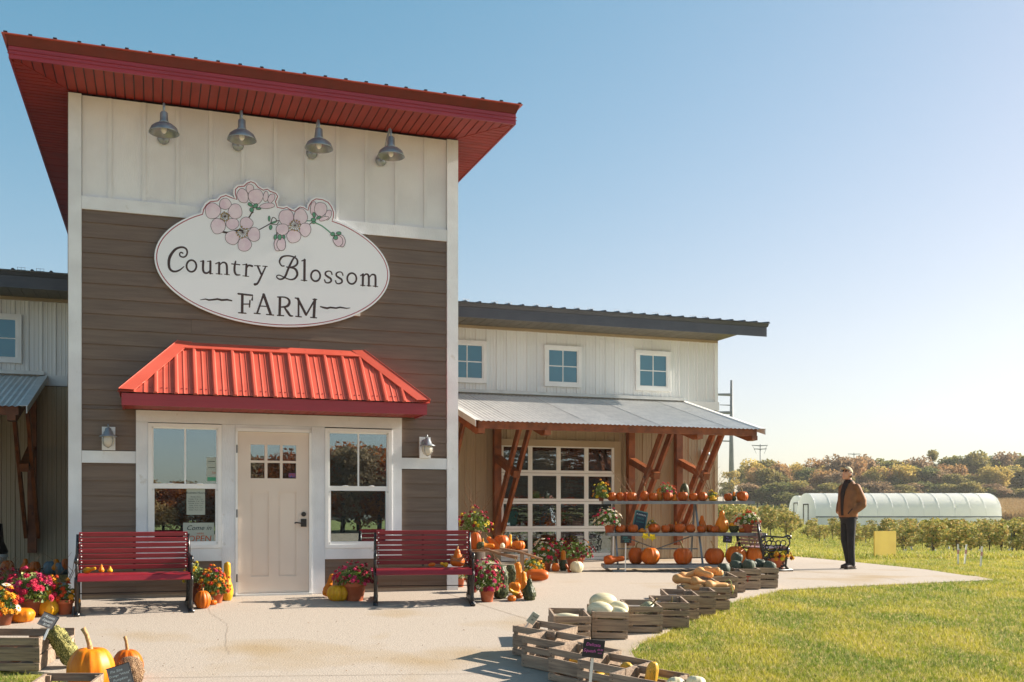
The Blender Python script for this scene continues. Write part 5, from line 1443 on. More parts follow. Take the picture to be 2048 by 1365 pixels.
p = AY(240, 1353, 6.6); s_ = p.y / F_PX
chalk('grey chalk sign reading Pie Size Orange and White Pumpkins', p, 44 * s_, 42 * s_, (-.25, -.3, .15), 'chalk_grey',
      [('Pie Size', 8 * s_, -4 * s_, 12 * s_, 'chalk_white', .2), ('Orange "White"', 6.4 * s_, 0, 3 * s_, 'chalk_white', .2), ('Pumpkins', 7.5 * s_, 0, -6 * s_, 'chalk_white', .2), ('$3', 5 * s_, 15 * s_, -14 * s_, 'chalk_white', .2)], stake=(0, .25, 0), frame='chalk_black')
p = AY(1066, 1237, CR['C1'][1].y - .02); s_ = p.y / F_PX
chalk('small pale card sign clipped upright in the leftmost near crate', p, 17 * s_, 24 * s_, (.35, .55, .5), 'paper', [('Squash', 4 * s_, 0, 5 * s_, 'ink', .2), ('$4', 5 * s_, 0, -3 * s_, 'ink', .2)], stake=(0, .12, 0), name='card_sign')

# ================================================================ metal racks with three shelves
rk = thing('display_rack', 'three-tier galvanised display rack loaded with orange pumpkins', 'rack', (0, 0, 0))
SHV = {'b': (.12, 1208, 1462, 18.0, .62), 't': (1.25, 1207, 1510, 18.75, .42), 'm': (.675, 1215, 1532, 18.4, .46)}
for k_, (z_, xa, xb, Y, dp) in SHV.items():
    x0, x1 = (xa - CX) / F_PX * Y, (xb - CX) / F_PX * Y
    mb = MB(); mb.box(x0, x1, Y, Y + dp, z_ - .012, z_); mb.box(x0, x1, Y, Y + .018, z_ - .055, z_ - .012); mb.box(x0, x0 + .018, Y + .018, Y + dp, z_ - .055, z_ - .012); mb.box(x1 - .018, x1, Y + .018, Y + dp, z_ - .055, z_ - .012)
    mb.build('shelf', M['rack_metal'], rk)
    for i in range(5):
        x = x0 + .1 + (x1 - x0 - .2) * i / 4
        MB().box(x - .012, x + .012, Y + .02, Y + dp, z_ - .04, z_ - .013).build('cross_bar', M['rack_metal'], rk)
xl, xr = (1228 - CX) / F_PX * 18.9, (1392 - CX) / F_PX * 18.9
for x in (xl, xr):
    for (a, b) in (((x, 18.15, .0), (x, 19.0, 1.24)), ((x + (.0), 19.5, .0), (x, 19.05, 1.24))):
        MB().bar(a, b, .045, .03, up=(1, 0, 0)).build('leg', M['rack_metal'], rk)
    for z_, ya, yb in ((.62, 18.45, 19.25), (.07, 18.02, 19.45)):
        MB().bar((x, ya, z_), (x, yb, z_), .03, .03).build('rail', M['rack_metal'], rk)
    MB().box(x - .12, x + .12, 17.92, 18.1, 0, .035).build('foot', M['pole'], rk)
for z_ in (.38,): MB().tube([(xl, 18.7, z_), (xr, 18.7, z_)], .012, 8).build('tie_bar', M['rack_metal'], rk)
xm = (xl + xr) / 2
for a, b in (((xl + .1, 18.66, .62), (xm, 18.66, .38)), ((xr - .1, 18.66, .62), (xm, 18.66, .38))): MB().tube([a, b], .010, 8).build('diagonal_brace', M['rack_metal'], rk)
# scissor legs of the lower table showing below
for a, b in (((xl + .2, 18.0, .07), (xl + .9, 18.05, .07)), ((xr - .2, 18.05, .07), (xr + .5, 18.1, .07))): pass

# bottom shelf row
B_, M_, T_ = ('z', .122), ('z', .677), ('z', 1.252)
def shelf(k_, d=.1):
    z_, xa, xb, Y, dp = SHV[k_]
    return lambda row, back=0: ('Y', Y + .12 + back)
def sitem(k_, key, px, w_px, h_px, label, back=0., **kw):
    z_, xa, xb, Y, dp = SHV[k_]
    YY = Y + .16 + back + (.06 if w_px > 28 else 0)
    x = (px - CX) / F_PX * YY; s2 = YY / F_PX
    nm = NMAP(key)
    wd, ht = w_px * s2, h_px * s2
    rot = kw.get('rot')
    t = thing(nm, label, nm, (x, YY, z_ + .002 + (0 if rot is None else wd / 2)), rot if rot else (0, 0, R.uniform(-1, 1)))
    link('skin', GM[key], t, (0, 0, 0 if rot is None else -ht / 2), None, (wd, wd, ht))
    st = kw.get('stem', 'short')
    if st: link('stem', (STP if kw.get('pale') else ST)[st], t, (0, 0, 0 if rot is None else -ht / 2), (0, 0, R.uniform(-1, 1)), (wd * .95, wd * .95, ht))
    return t
sitem('b', 'orange_neck', 1229, 20, 42, 'long orange gourd lying at the left end of the bottom shelf', rot=(0, H2 - .1, 0), stem=None)
sitem('b', 'deep1', 1272, 31, 32, 'big dark orange pumpkin partly hidden at the left of the bottom shelf', back=.22, stem='curl')
sitem('b', 'orange2', 1301, 38, 33, 'large smooth orange pumpkin second from the left on the bottom shelf', stem=None)
sitem('b', 'deep0', 1366, 37, 32, 'round pumpkin with a thick dark upright stem in the middle of the bottom shelf', stem='tall')
sitem('b', 'deep1', 1429, 39, 32, 'wide pumpkin with a leaning pale stem, right of centre on the bottom shelf', stem='tall', pale=True)
sitem('b', 'orange2', 1471, 42, 36, 'tallest pumpkin of the bottom shelf with a long curved stem', stem='curl', pale=True)
sitem('b', 'orange0', 1509.5, 36, 33, 'rightmost bottom shelf pumpkin with a looping stem', stem='hook', pale=True)
mid = [('deep0', 1241, 21, 16, 'pumpkin next to the potted daisies on the middle shelf', 0, None), ('deep1', 1256, 18, 15, 'pumpkin half hidden behind others left of the teal board', .2, 'curl'), ('deep3', 1265.6, 22, 16, 'squat pumpkin just left of the teal chalk board', 0, 'short'),
       ('gold_pear', 1284, 18, 9, 'small yellow gourd lying at the foot of the teal board', 0, None), ('deep2', 1309, 25, 18, 'round pumpkin just right of the teal chalk board', 0, 'tall'), ('deep3', 1331, 18, 15, 'small squat pumpkin third right of the teal board', 0, 'short'),
       ('deep0', 1342, 17, 17, 'pumpkin peeking out behind its neighbours mid way on the middle shelf', .18, 'short'), ('deep1', 1360, 22, 18, 'pumpkin at the centre of the middle shelf in front of the braces', 0, 'short'), ('gold_pear', 1352, 9, 22, 'thin golden gourd standing behind the central pumpkins', .22, None),
       ('deep2', 1381, 20, 17, 'pumpkin with a thin dark stem right of the shelf centre', 0, 'curl'), ('orange_pear', 1404, 20, 34, 'tall orange pear shaped gourd behind a small pumpkin', .2, None), ('deep3', 1402.7, 18, 14, 'small flat pumpkin in front of the tall orange gourd', 0, 'short'),
       ('orange3', 1419, 15, 15, 'pumpkin half hidden left of the big yellow orange gourd', .18, None), ('deep3', 1429.6, 19, 13, 'small flat pumpkin left of the big yellow orange gourd', 0, 'short'), ('gold_pear', 1444, 27, 44, 'big yellow orange pear shaped gourd, largest on the middle shelf', .08, 'short'),
       ('turban', 1468, 20, 20, 'two-tone gourd, yellow above and dark green below', .04, 'short'), ('orange3', 1484, 14, 9, 'tiny flat pumpkin near the right end of the middle shelf', 0, None)]
for key, px, w_, h_, lb, bk, stm in mid: sitem('m', key, px, w_, h_, lb + ' of the rack' if 'shelf' not in lb and 'board' not in lb else lb, back=bk, stem=stm)
topi = [('deep0', 1224, 19, 17, 'pumpkin at the left end of the top shelf beside the leafy vine', 0, 'short'), ('deep1', 1240, 16, 17, 'second pumpkin from the left on the top shelf, fat pale stem', 0, 'tall'), ('deep0', 1251, 13, 18, 'pumpkin peeking out third from the left on the top shelf', .18, 'short'),
        ('deep3', 1263, 22, 17, 'flat pumpkin with a thin upright stem, fourth on the top shelf', 0, 'tall'), ('deep2', 1288.5, 17, 20, 'taller pumpkin before the left timber braces on the top shelf', 0, 'tall'), ('deep3', 1306.6, 20, 16, 'flat pumpkin right of the tall one on the top shelf', 0, 'short'),
        ('gold_pear', 1318, 18, 26, 'upright golden oval gourd on the top shelf', .1, 'short'), ('deep1', 1336, 19, 18, 'pumpkin in front of the orange mums on the top shelf', 0, None), ('gold_neck', 1349, 10, 13, 'small bumpy golden gourd on the top shelf', 0, None),
        ('deep3', 1366, 21, 18, 'pumpkin in front of the dark green gourd on the top shelf', 0, 'short'), ('green_oval', 1369, 19, 36, 'dark green oval gourd standing behind on the top shelf', .2, 'thin'), ('deep1', 1387, 19, 16, 'pumpkin just right of the dark green gourd on the top shelf', 0, 'short'),
        ('deep2', 1405, 20, 18, 'pumpkin before the right timber braces on the top shelf', 0, 'short'), ('yellow_pear', 1426, 16, 12, 'yellow and green gourd cluster piece near the wall corner on the top shelf', 0, None), ('deep3', 1456.6, 18, 15, 'left pumpkin of the last three on the top shelf', 0, 'short'),
        ('bi_neck2', 1468, 9, 19, 'small green and gold gourd between the last two top shelf pumpkins', 0, None), ('deep0', 1484.7, 23, 19, 'rightmost pumpkin on the top shelf', 0, 'tall')]
for key, px, w_, h_, lb, bk, stm in topi: sitem('t', key, px, w_, h_, lb, back=bk, stem=stm)
# signs on the rack
p = AY(1280, 1043, 18.78); s_ = p.y / F_PX
chalk('teal framed chalk board leaning on the middle shelf of the rack', p, 27 * s_, 42 * s_, (-.12, .22, .1), 'teal_board', [('PUMPKIN', 4.6 * s_, 0, 13 * s_, 'chalk_white', 0), ('PRICES', 4.6 * s_, 0, 6 * s_, 'chalk_teal', 0), ('as marked', 3.8 * s_, 0, -1 * s_, 'chalk_teal', .2)], round_=True, name='chalk_board')
p = AY(1252, 1079, 17.9); s_ = p.y / F_PX
chalk('small black sign with teal writing on a post at the rack left front', p, 22 * s_, 15 * s_, (0, .02, .05), 'chalk_black', [('Large', 4.4 * s_, -2 * s_, 4.4 * s_, 'chalk_teal', .2), ('Pumpkins', 3.8 * s_, 0, .2 * s_, 'chalk_teal', .2), ('$7.00', 3.8 * s_, 1 * s_, -4 * s_, 'chalk_teal', .2)], stake=(0, .56, 0))
p = AY(1455, 1079, 18.2); s_ = p.y / F_PX
chalk('small dark sign with purple writing above the tallest bottom shelf pumpkin', p, 18 * s_, 14 * s_, (0, .08, 0), 'chalk_black', [('Pie', 4.2 * s_, -1 * s_, 3.5 * s_, 'chalk_purple', .2), ('$5.00', 4 * s_, 1 * s_, -2 * s_, 'chalk_purple', .2)], stake=(0, .28, 0))

# ================================================================ left display by the garage door
pt = thing('plank_table', 'low rough plank table of gourds behind the right bench', 'table', (0, 0, 0))
YT = 15.9; zt_ = CAMH + (HZ - 1101) / F_PX * YT
x0, x1 = (925 - CX) / F_PX * YT, (1056 - CX) / F_PX * YT
for i in range(3): MB().box(x0, x1, YT + .18 * i, YT + .18 * i + .172, zt_ - .03, zt_).build('plank', M['crate'], pt)
for x in (x0 + .08, x1 - .12):
    for y in (YT + .04, YT + .46): MB().box(x, x + .06, y, y + .06, 0, zt_ - .032).build('leg', M['crate_v'], pt)
def titem(key, px, row, w_, h_, lb, back=.1, stem='short', rot=None, **k):
    s2 = (YT + back) / F_PX; wd, ht = w_ * s2, h_ * s2; nm = NMAP(key)
    t = thing(nm, lb, nm, ((px - CX) * s2, YT + back, zt_ + .001 + (0 if rot is None else wd / 2)), rot or (0, 0, R.uniform(-1, 1)))
    link('skin', GM[key], t, (0, 0, 0 if rot is None else -ht / 2), None, (wd, wd, ht))
    if stem: link('stem', ST[stem], t, (0, 0, 0 if rot is None else -ht / 2), (0, 0, R.uniform(-1, 1)), (wd, wd, ht))
titem('deep2', 951, 0, 24, 35, 'tall orange pumpkin at the left of the plank table', .1)
titem('bi_neck', 971, 0, 17, 36, 'gourd lying down, half dark green and half orange, on the plank table front', .05, None, (0, H2, .05))
titem('orange_pear', 986, 0, 24, 34, 'leaning orange gourd behind the two-tone one on the plank table', .3, 'short', (0, -.7, 0))
titem('deep0', 1003, 0, 32, 28, 'biggest round pumpkin on the plank table', .35, 'curl')
titem('white_warty', 1005, 0, 14, 10, 'tiny white gourd on the plank table front edge', .05, None, (0, H2, 0))
titem('deep3', 1018, 0, 10, 9, 'left of two mini orange pumpkins on the plank table', .05, None); titem('deep1', 1027, 0, 9, 9, 'right of two mini orange pumpkins on the plank table', .05, None)
titem('orange3', 1037, 0, 27, 18, 'flat orange pumpkin with a thin stem at the right end of the plank table', .12, 'tall')
titem('yellow_neck', 1020, 0, 10, 30, 'thin yellow green gourd standing at the back right of the plank table', .42, 'thin'); titem('yellow_pear', 966, 0, 8, 22, 'small yellow gourd standing behind the tall orange pumpkin', .4, None)
tw = thing('driftwood_branch', 'bare forked branch laid along the front of the plank table', 'branch', (0, YT - .06, zt_ - .02))
bx = lambda px: (px - CX) / F_PX * YT
tb = MB()
tb.tube([(bx(945), 0, .02), (bx(975), -.05, .03), (bx(1000), -.1, -.03), (bx(1035), -.12, -.09)], [.012, .02, .022, .03], 7); tb.tube([(bx(1000), -.1, .06), (bx(1040), -.05, -.0), (bx(1085), .0, -.12)], [.012, .018, .02], 7)
tb.tube([(bx(985), -.08, -.02), (bx(1000), -.2, -.15), (bx(1010), -.25, -.38), (bx(1016), -.28, -.62)], [.014, .012, .01, .006], 6); tb.tube([(bx(950), -.05, .0), (bx(965), -.1, .06), (bx(978), -.1, .08)], [.008, .008, .004], 6)
tb.build('branch', M['twig'], tw)
# floor gourds
I = item
I('green_log', 1001, 1199, 29, 68, None, 'tall dark green warty gourd standing behind the pink potted mum', None, rz=0)
I('green_log', 1022, 1172, 24, 42, None, 'dull green gourd standing in shade behind the tall warty one', None)
t_ = I('gold_neck', 1039, 1150, 22, 52, ('Y', G(1045, 1178).y), 'golden warty gourd with a stub stem leaning on the branch', 'short', rot=(0, -.28, .2))
t_ = I('gold_neck', 1048, 1166, 16, 46, ('Y', G(1045, 1190).y), 'yellow gourd leaning right behind the dark pear gourd', 'thin', rot=(0, -.15, .4))
I('orange_log', 1075, 1151, 24, 44, ('Y', G(1075, 1164).y), 'long deep orange squash lying on its side near the plank table', None, rot=(0, H2, .05))
I('pale_orange', 1029, 1187, 25, 21, None, 'lumpy orange pumpkin between the warty gourd and the leaning yellow one', 'curl')
I('yellow_neck', 1027, 1186, 12, 26, ('Y', G(1027, 1197).y), 'slim yellow orange gourd leaning against the tall warty one', None, rot=(.2, -1.0, .2))
I('orange3', 1038, 1198, 15, 11, None, 'small orange pumpkin with a pale tip beside the dark pear gourd', None)
I('orange0', 1023.5, 1204, 18, 12, None, 'mini ribbed orange pumpkin in front of the tall warty gourd', None)
I('green_pear', 1059, 1202, 25, 44, None, 'dark green pear shaped gourd with a curly stem, rightmost on the ground', 'short')
I('orange0', 1111.5, 1144, 17, 17, None, 'small round orange pumpkin under the white mums', None)
I('bi_neck2', 1127, 1142, 18, 41, None, 'upright gourd, orange neck over a dark green base', None)
I('white', 1154, 1146, 27, 22, None, 'white pumpkin on the ground before the dark red mums', 'short')
I('orange_neck', 1137, 1140, 8, 26, ('Y', 17.9), 'thin orange gourd leaning on the white pumpkin', None, rot=(0, -.45, 0))
# door side
I('orange2', 401, 1219, 33, 36, None, 'orange pumpkin with a pale halo right of the left bench', 'short', pale=True)
I('orange3', 424, 1211, 16, 10, None, 'mini orange pumpkin in front of the pot by the door', 'tall')
I('yellow_neck', 452, 1202, 24, 78, None, 'tall pale yellow gourd standing by the left door jamb', None, dy=.2)
I('yellow_rib', 673, 1204, 46, 32, None, 'deeply ribbed yellow pumpkin right of the door', 'short')
t_ = I('gold_neck', 658, 1170, 18, 46, ('Y', G(660, 1195).y), 'bumpy golden gourd leaning on the wall behind the ribbed yellow pumpkin', None, rot=(0, .25, 0))
# far left corner
I('yellow_pear', 88, 1234, 39, 55, None, 'big yellow squash standing in the left flower cluster', None)
I('pale_orange', 35, 1247, 49, 28, None, 'flat pale orange pumpkin at the left edge before the flowers', None)
bl = [(98, 1168, 34, 26, 'blue', 'blue grey pumpkin on the shaded pile behind the left bench'), (118, 1180, 30, 24, 'blue', 'second blue grey pumpkin low on the shaded pile'), (47, 1148, 22, 30, 'orange_pear', 'tall orange gourd in deep shade left of the post base'), (66, 1150, 22, 26, 'deep0', 'orange pumpkin in deep shade below the timber post'),
      (108, 1143, 26, 24, 'gold_pear', 'golden gourd in shade beside the tower corner'), (128, 1140, 14, 22, 'deep2', 'orange pumpkin edge showing next to the white corner post'), (10, 1160, 26, 28, 'deep1', 'orange pumpkin in shade at the far left edge')]
for x_, y_, w_, h_, key, lb in bl: item(key, x_, y_, w_, h_, ('Y', 15.4), lb, None)
st_ = thing('straw_bale', 'straw bale in deep shade carrying pumpkins behind the left flowers', 'bale', AY(60, 1180, 15.5))
st_.location.z = 0
zb_top = AY(60, 1150, 15.4).z
MB().box(-.75, .75, -.25, .3, 0, max(.1, zb_top - .0)).build('bale', mat('straw', '#8f7440', '#5e4a26', scale=30, stretch=(1, 6, 6), bump=.6, rough=.9), st_)
for o_ in [o for o in bpy.data.objects if o.get('label') in [b[5] for b in bl]]: o_.location.z = max(o_.location.z, zb_top)
# bottom-left big pumpkins
I('gold', 172, 1392, 92, 92, None, 'largest glossy orange pumpkin at the lower left with a long brown stem', 'tall', pale=True, dy=.25, rz=.0)
I('orange2', 249, 1362, 62, 60, None, 'medium orange pumpkin with a straight stem behind the brown gourd', 'tall', pale=True, rz=1.2, dy=.25)
I('brown_round', 257, 1376, 54, 62, None, 'brown warty round gourd leaning on the chalk sign', None, dy=.1)
t_ = I('warty_log', 127, 1292, 34, 88, ('Y', G(130, 1335).y), 'long warty green and yellow gourd leaning on the lower left crate', None, rot=(0, -.55, .1))

# ================================================================ potted mums
mum('terracotta pot of mixed pink, white and red mums right of the right bench', 974, 1205, 32, 27, 66, 80, [('bl_magenta', 5), ('bl_pink', 4), ('bl_red', 3), ('bl_white', 2), ('bl_orange', 1)], n=46, bs=.03, seed=3, pale=True)
mum('terracotta pot of magenta mums between the door and the right bench', 707, 1203, 48, 39, 88, 52, ['bl_magenta', 'bl_pink', 'bl_red'], n=46, bs=.027, seed=5)
mum('terracotta pot of orange and yellow mums beside the tall yellow gourd', 432, 1207, 26, 22, 62, 66, [('bl_orange', 6), ('bl_yellow', 4), ('bl_pink', 1)], n=44, bs=.026, seed=6, fdx=-6)
mum('pot of greenish yellow flowers behind the right end of the left bench', 384, 1204, 24, 42, 44, 52, ['bl_lemon', 'bl_yellow'], n=16, bs=.026, seed=7, pale=True, potm='pot_dark', fdx=4)
mum('large dark pot of magenta zinnias at the far left', 52, 1236, 50, 38, 92, 76, ['bl_magenta', 'bl_pink', 'bl_magenta'], n=42, bs=.038, seed=8, pale=True, potm='pot_dark')
mum('pot of yellow marigolds cut off by the left edge', 0, 1252, 40, 26, 62, 72, [('bl_yellow', 6), ('bl_orange', 2), ('bl_white', 1)], n=30, bs=.038, seed=9, potm='pot_dark')
mum('pot of yellow orange flowers between the zinnias and the orange marigolds', 99, 1222, 28, 30, 44, 56, [('bl_yellow', 4), ('bl_orange', 2)], n=18, bs=.030, seed=10, pale=True, potm='pot_dark', sup=None)
mum('terracotta pot of orange marigolds against the left bench end', 125, 1230, 35, 30, 54, 48, ['bl_orange', 'bl_orange', 'bl_yellow'], n=18, bs=.034, seed=11)
mum('dark red flowers at the back of the far left cluster', 12, 1205, 30, 30, 50, 52, ['bl_red', 'bl_magenta'], n=20, bs=.03, seed=12, potm='pot_dark')
mum('pot of white daisies and crimson mums before the garage door', 1091, 1143, 26, 20, 58, 58, [('bl_white', 6), ('bl_magenta', 3), ('bl_orange', 1)], n=44, bs=.032, seed=13, fdx=-4)
mum('terracotta pot of dark red mums near the garage door bottom', 1151, 1138, 38, 24, 80, 46, [('bl_red', 5), ('bl_magenta', 2), ('bl_yellow', 1)], n=36, bs=.03, seed=14)
mum('crimson and white mums between the daisies and the dark red mums', 1118, 1126, 24, 18, 60, 42, [('bl_magenta', 4), ('bl_red', 2), ('bl_white', 2), ('bl_yellow', 1)], n=28, bs=.03, seed=15, potm='pot_dark')
mum('pot of yellow mums under the driftwood branch', 1064, 1158, 22, 18, 48, 34, ['bl_yellow', 'bl_lemon'], n=22, bs=.028, seed=16, potm='pot_dark')
mum('tall pot of red and lemon mums beside the tower corner', 948, 1085, 30, 24, 70, 62, [('bl_red', 5), ('bl_magenta', 3), ('bl_lemon', 3)], n=36, bs=.032, seed=17, sup=('Y', 16.9), potm='pot_dark')
# stand under that pot
pz = AY(948, 1085, 16.9); sd_ = thing('wood_stump', 'cut log stand under the red and lemon mums', 'stump', (pz.x, pz.y + .12, 0)); MB().lathe([(.2, 0), (.19, .05), (.18, pz.z - .03), (.17, pz.z)], 14).build('log', M['bark'], sd_, True)
mum('small terracotta pot of pale buds under the right bench, near the corner post', 921, 1175, 16, 19, 22, 16, ['bl_lemon', 'bl_white'], n=8, bs=.016, seed=18, pale=True)
mum('dark terracotta pot in shade behind the right bench end', 944, 1186, 26, 28, 34, 22, ['bl_lemon', 'bl_orange'], n=10, bs=.018, seed=19, potm='pot_dark')
zm, Ym = SHV['m'][0], SHV['m'][3] + .1; zt2, Yt2 = SHV['t'][0], SHV['t'][3] + .1
rowz = lambda z_, Y: HZ + (CAMH - z_) / Y * F_PX
mum('pot of white daisies with crimson mums at the left end of the middle shelf', 1220, rowz(zm, Ym), 23, 17, 58, 44, [('bl_white', 6), ('bl_magenta', 2)], n=44, bs=.03, seed=20, sup=('Y', Ym), fdx=-4)
mum('pot of white and orange mums at the right end of the middle shelf', 1497, rowz(zm, Ym), 22, 18, 56, 34, [('bl_white', 6), ('bl_orange', 2)], n=34, bs=.03, seed=21, sup=('Y', Ym), fdx=-3)
mum('bunch of orange mums behind the pumpkins on the top shelf', 1334, rowz(zt2, Yt2 + .15), 16, 12, 40, 32, [('bl_orange', 5), ('bl_pink', 1)], n=26, bs=.024, seed=22, sup=('Y', Yt2 + .15), pale=True)
mum('leafy greenish white flowers between the teal board and a pumpkin', 1303, rowz(zm, Ym + .15), 12, 10, 22, 24, ['bl_white', 'bl_lemon'], n=12, bs=.022, seed=23, sup=('Y', Ym + .15), pale=True, potm='pot_dark')
mum('tall leafy yellow vine at the left end of the top shelf', 1203, rowz(zt2, Yt2), 12, 8, 32, 42, ['bl_lemon', 'bl_yellow'], n=14, bs=.03, seed=24, sup=('Y', Yt2), potm='pot_dark')
mum('yellow leafy sprigs near the wall corner on the top shelf', 1424, rowz(zt2, Yt2 + .1), 10, 6, 28, 20, ['bl_lemon', 'bl_yellow'], n=12, bs=.024, seed=25, sup=('Y', Yt2 + .1), potm='pot_dark')
mum('big terracotta pot of yellow and red pansies beside the crates', 1553, 1143, 43, 27, 56, 24, [('bl_lemon', 6), ('bl_red', 2), ('bl_yellow', 3)], n=34, bs=.04, seed=26, fdx=6)
# dry twigs
def twigs(label, px, row, Y, n, hgt, spread, seed):
    r_ = random.Random(seed); p = AY(px, row, Y); t = thing('dry_twigs', label, 'twigs', p); mb = MB()
    for i in range(n):
        a = r_.uniform(-spread, spread); b = r_.uniform(-.3, .3); L_ = hgt * r_.uniform(.5, 1)
        pts = [(0, 0, 0)]; 
        for k in range(4): pts.append((pts[-1][0] + (a + r_.uniform(-.25, .25)) * L_ / 4, pts[-1][1] + b * L_ / 4, pts[-1][2] + L_ / 4 * r_.uniform(.7, 1.1)))
        mb.tube(pts, [.006, .005, .004, .003, .002], 5)
        q = Vector(pts[2]); mb.tube([q, q + Vector((r_.uniform(-.12, .12), 0, .1)), q + Vector((r_.uniform(-.2, .2), 0, .22))], [.003, .002, .0015], 4)
    mb.build('twig', M['twig'], t)
twigs('bare twigs sticking up behind the far left magenta zinnias', 45, 1190, 11.6, 12, .5, .9, 1)
twigs('bare twigs above the red and lemon mums beside the tower corner', 945, 1060, 16.8, 7, 1.0, .6, 2)
twigs('bare twigs rising over the top shelf before the left braces', 1270, 1000, 19.0, 6, .7, .7, 3)
twigs('bare curling twigs at the wall corner over the top shelf', 1425, 995, 19.0, 7, .95, .8, 4)
twigs('thin twig arching beside the white corner post at the left bench', 128, 1180, 11.8, 4, .55, .5, 5)
# yellow maple leaves on the diagonal brace
for i, (px, row, lb) in enumerate(((1291, 1073, 'left yellow leaf hanging under the middle shelf'), (1305, 1075, 'right yellow leaf hanging under the middle shelf'))):
    t = thing('yellow_leaf', lb, 'leaf', AY(px, row, 18.35)); mb = MB(); pts = []
    for k in range(10):
        a = 2 * math.pi * k / 10 + .3; rr = .075 if k % 2 else .045; pts.append((rr * math.cos(a), .01 * math.sin(3 * a), rr * math.sin(a)))
    mb.add(pts, [tuple(range(10))]); mb.build('leaf_blade', M['bl_lemon'], t)
# dark barrel stove like thing at the far left edge
gp = AY(0, 1092, 15.8); t = thing('black_kettle_grill', 'black kettle shaped grill half out of frame in the left porch shade', 'grill', (gp.x - .06, 15.8, 0))
zt3 = AY(0, 1048, 15.8).z
MB().lathe([(.001, zt3), (.09, zt3), (.11, zt3 - .28), (.13, zt3 - .32), (.17, zt3 - .42), (.16, zt3 - .46), (.001, zt3 - .47)], 18, closed=False).build('lid', M['black'], t, True)
MB().lathe([(.16, zt3 - .47), (.17, zt3 - .50), (.1, zt3 - .6), (.001, zt3 - .62)], 18, closed=False).build('bowl', M['galv'], t, True)
for a in (0, 2.1, 4.2): MB().tube([(.08 * math.cos(a), .08 * math.sin(a), zt3 - .6), (.18 * math.cos(a), .18 * math.sin(a), 0)], .012, 6).build('leg', M['black'], t)
# ================================================================ far land
def ordw(n):
    base = {1: 'first', 2: 'second', 3: 'third', 4: 'fourth', 5: 'fifth', 6: 'sixth', 7: 'seventh', 8: 'eighth', 9: 'ninth', 10: 'tenth', 11: 'eleventh', 12: 'twelfth'}
    return base.get(n, str(n) + ('th' if 10 < n % 100 < 20 or n % 10 not in (1, 2, 3) else {1: 'st', 2: 'nd', 3: 'rd'}[n % 10]))
KC = {}
LM = {}
def leafm(n, a, b, c): LM[n] = mat('foliage_' + n, a, b, rough=.75, scale=1.3, lo=.4, hi=.62, c3=c, s3=.5, lo3=.45, hi3=.62, transl=.4, rnd=.10, spec=.2)
leafm('green', '#6f7644', '#545f36', '#8f8a4c'); leafm('yellow', '#c6aa52', '#988a44', '#d4bc6e'); leafm('orange', '#b0875a', '#8e6f48', '#c49f66'); leafm('brown', '#957a5c', '#7a644a', '#a98e6a')
leafm('olive', '#88814a', '#6b6b3a', '#aa9856'); leafm('rust', '#9a4a20', '#70401f', '#b56b2c')
LM['apple'] = mat('foliage_apple', '#a19c54', '#788040', rough=.7, scale=3, lo=.4, hi=.6, c3='#b89c5a', s3=5, lo3=.48, hi3=.6, transl=.3, rnd=.12, spec=.2)
def tree_meshes(seed, H_, cr, n, ls, m, base=.25, sparse=0., lobes=9, col=True):
    r_ = random.Random(seed); L_ = []
    for i in range(lobes):
        a = r_.uniform(0, 2 * math.pi); rr = r_.random() ** .6 * cr * .6; z_ = H_ * (base + (1 - base) * r_.uniform(.15, .88))
        k = 1 - abs((z_ / H_ - .5)) * .55
        L_.append((Vector((math.cos(a) * rr * k, math.sin(a) * rr * k, z_)), cr * r_.uniform(.32, .55)))
    L_.append((Vector((0, 0, H_ * .85)), cr * .4))
    mb = MB(); rg = np.random.RandomState(seed)
    tot = 0
    per = n // len(L_)
    V = []; 
    for c, r0 in L_:
        d = rg.normal(size=(per, 3)); d /= np.linalg.norm(d, axis=1)[:, None]
        rad = r0 * (rg.uniform(.35, 1.0, size=(per, 1)) ** .6) * rg.uniform(.85, 1.12, size=(per, 1))
        P = d * rad * np.array([1, 1, .8]) + np.array(c)
        q = rg.normal(size=(per, 3)); q /= np.linalg.norm(q, axis=1)[:, None]
        p = np.cross(q, rg.normal(size=(per, 3))); p /= np.linalg.norm(p, axis=1)[:, None]
        s_ = ls * rg.uniform(.6, 1.4, size=(per, 1))
        V.append(np.stack([P - q * s_, P + p * s_ * .7, P + q * s_, P - p * s_ * .7], 1).reshape(-1, 3))
    V = np.concatenate(V); nf = len(V) // 4
    me = bpy.data.meshes.new('crown'); me.vertices.add(len(V)); me.vertices.foreach_set('co', V.ravel())
    me.loops.add(nf * 4); me.loops.foreach_set('vertex_index', np.arange(nf * 4)); me.polygons.add(nf)
    me.polygons.foreach_set('loop_start', np.arange(nf) * 4); me.update(calc_edges=True); me.materials.append(m)
    wk = .6 if H_ < 4 else 1
    tb = MB(); tb.tube([(0, 0, -.3), (.02 * H_, 0, H_ * .3), (-.01 * H_, .01 * H_, H_ * .6), (0, 0, H_ * .82)], [H_ * .022 * wk, H_ * .018 * wk, H_ * .011 * wk, H_ * .004 * wk], 7)
    for c, r0 in L_[:min(8, lobes)]:
        z0 = H_ * r_.uniform(.25, .5); tb.tube([(0, 0, z0), (c.x * .5, c.y * .5, z0 + (c.z - z0) * .6), tuple(c)], [H_ * .009, H_ * .006, H_ * .002], 5)
    return me, tb.mesh('trunk', M['bark'])
def plant(ms, label, x, y, s_, group, name='autumn_tree', rz=None, z_=None, sx=1.):
    t = thing(name, label, 'tree', (x, y, terr(x, y) if z_ is None else z_), (0, 0, rz if rz is not None else R.uniform(0, 6.28)), group, (s_ * sx, s_ * sx, s_))
    link('crown', ms[0], t); link('trunk', ms[1], t)
    return t
FT = {}
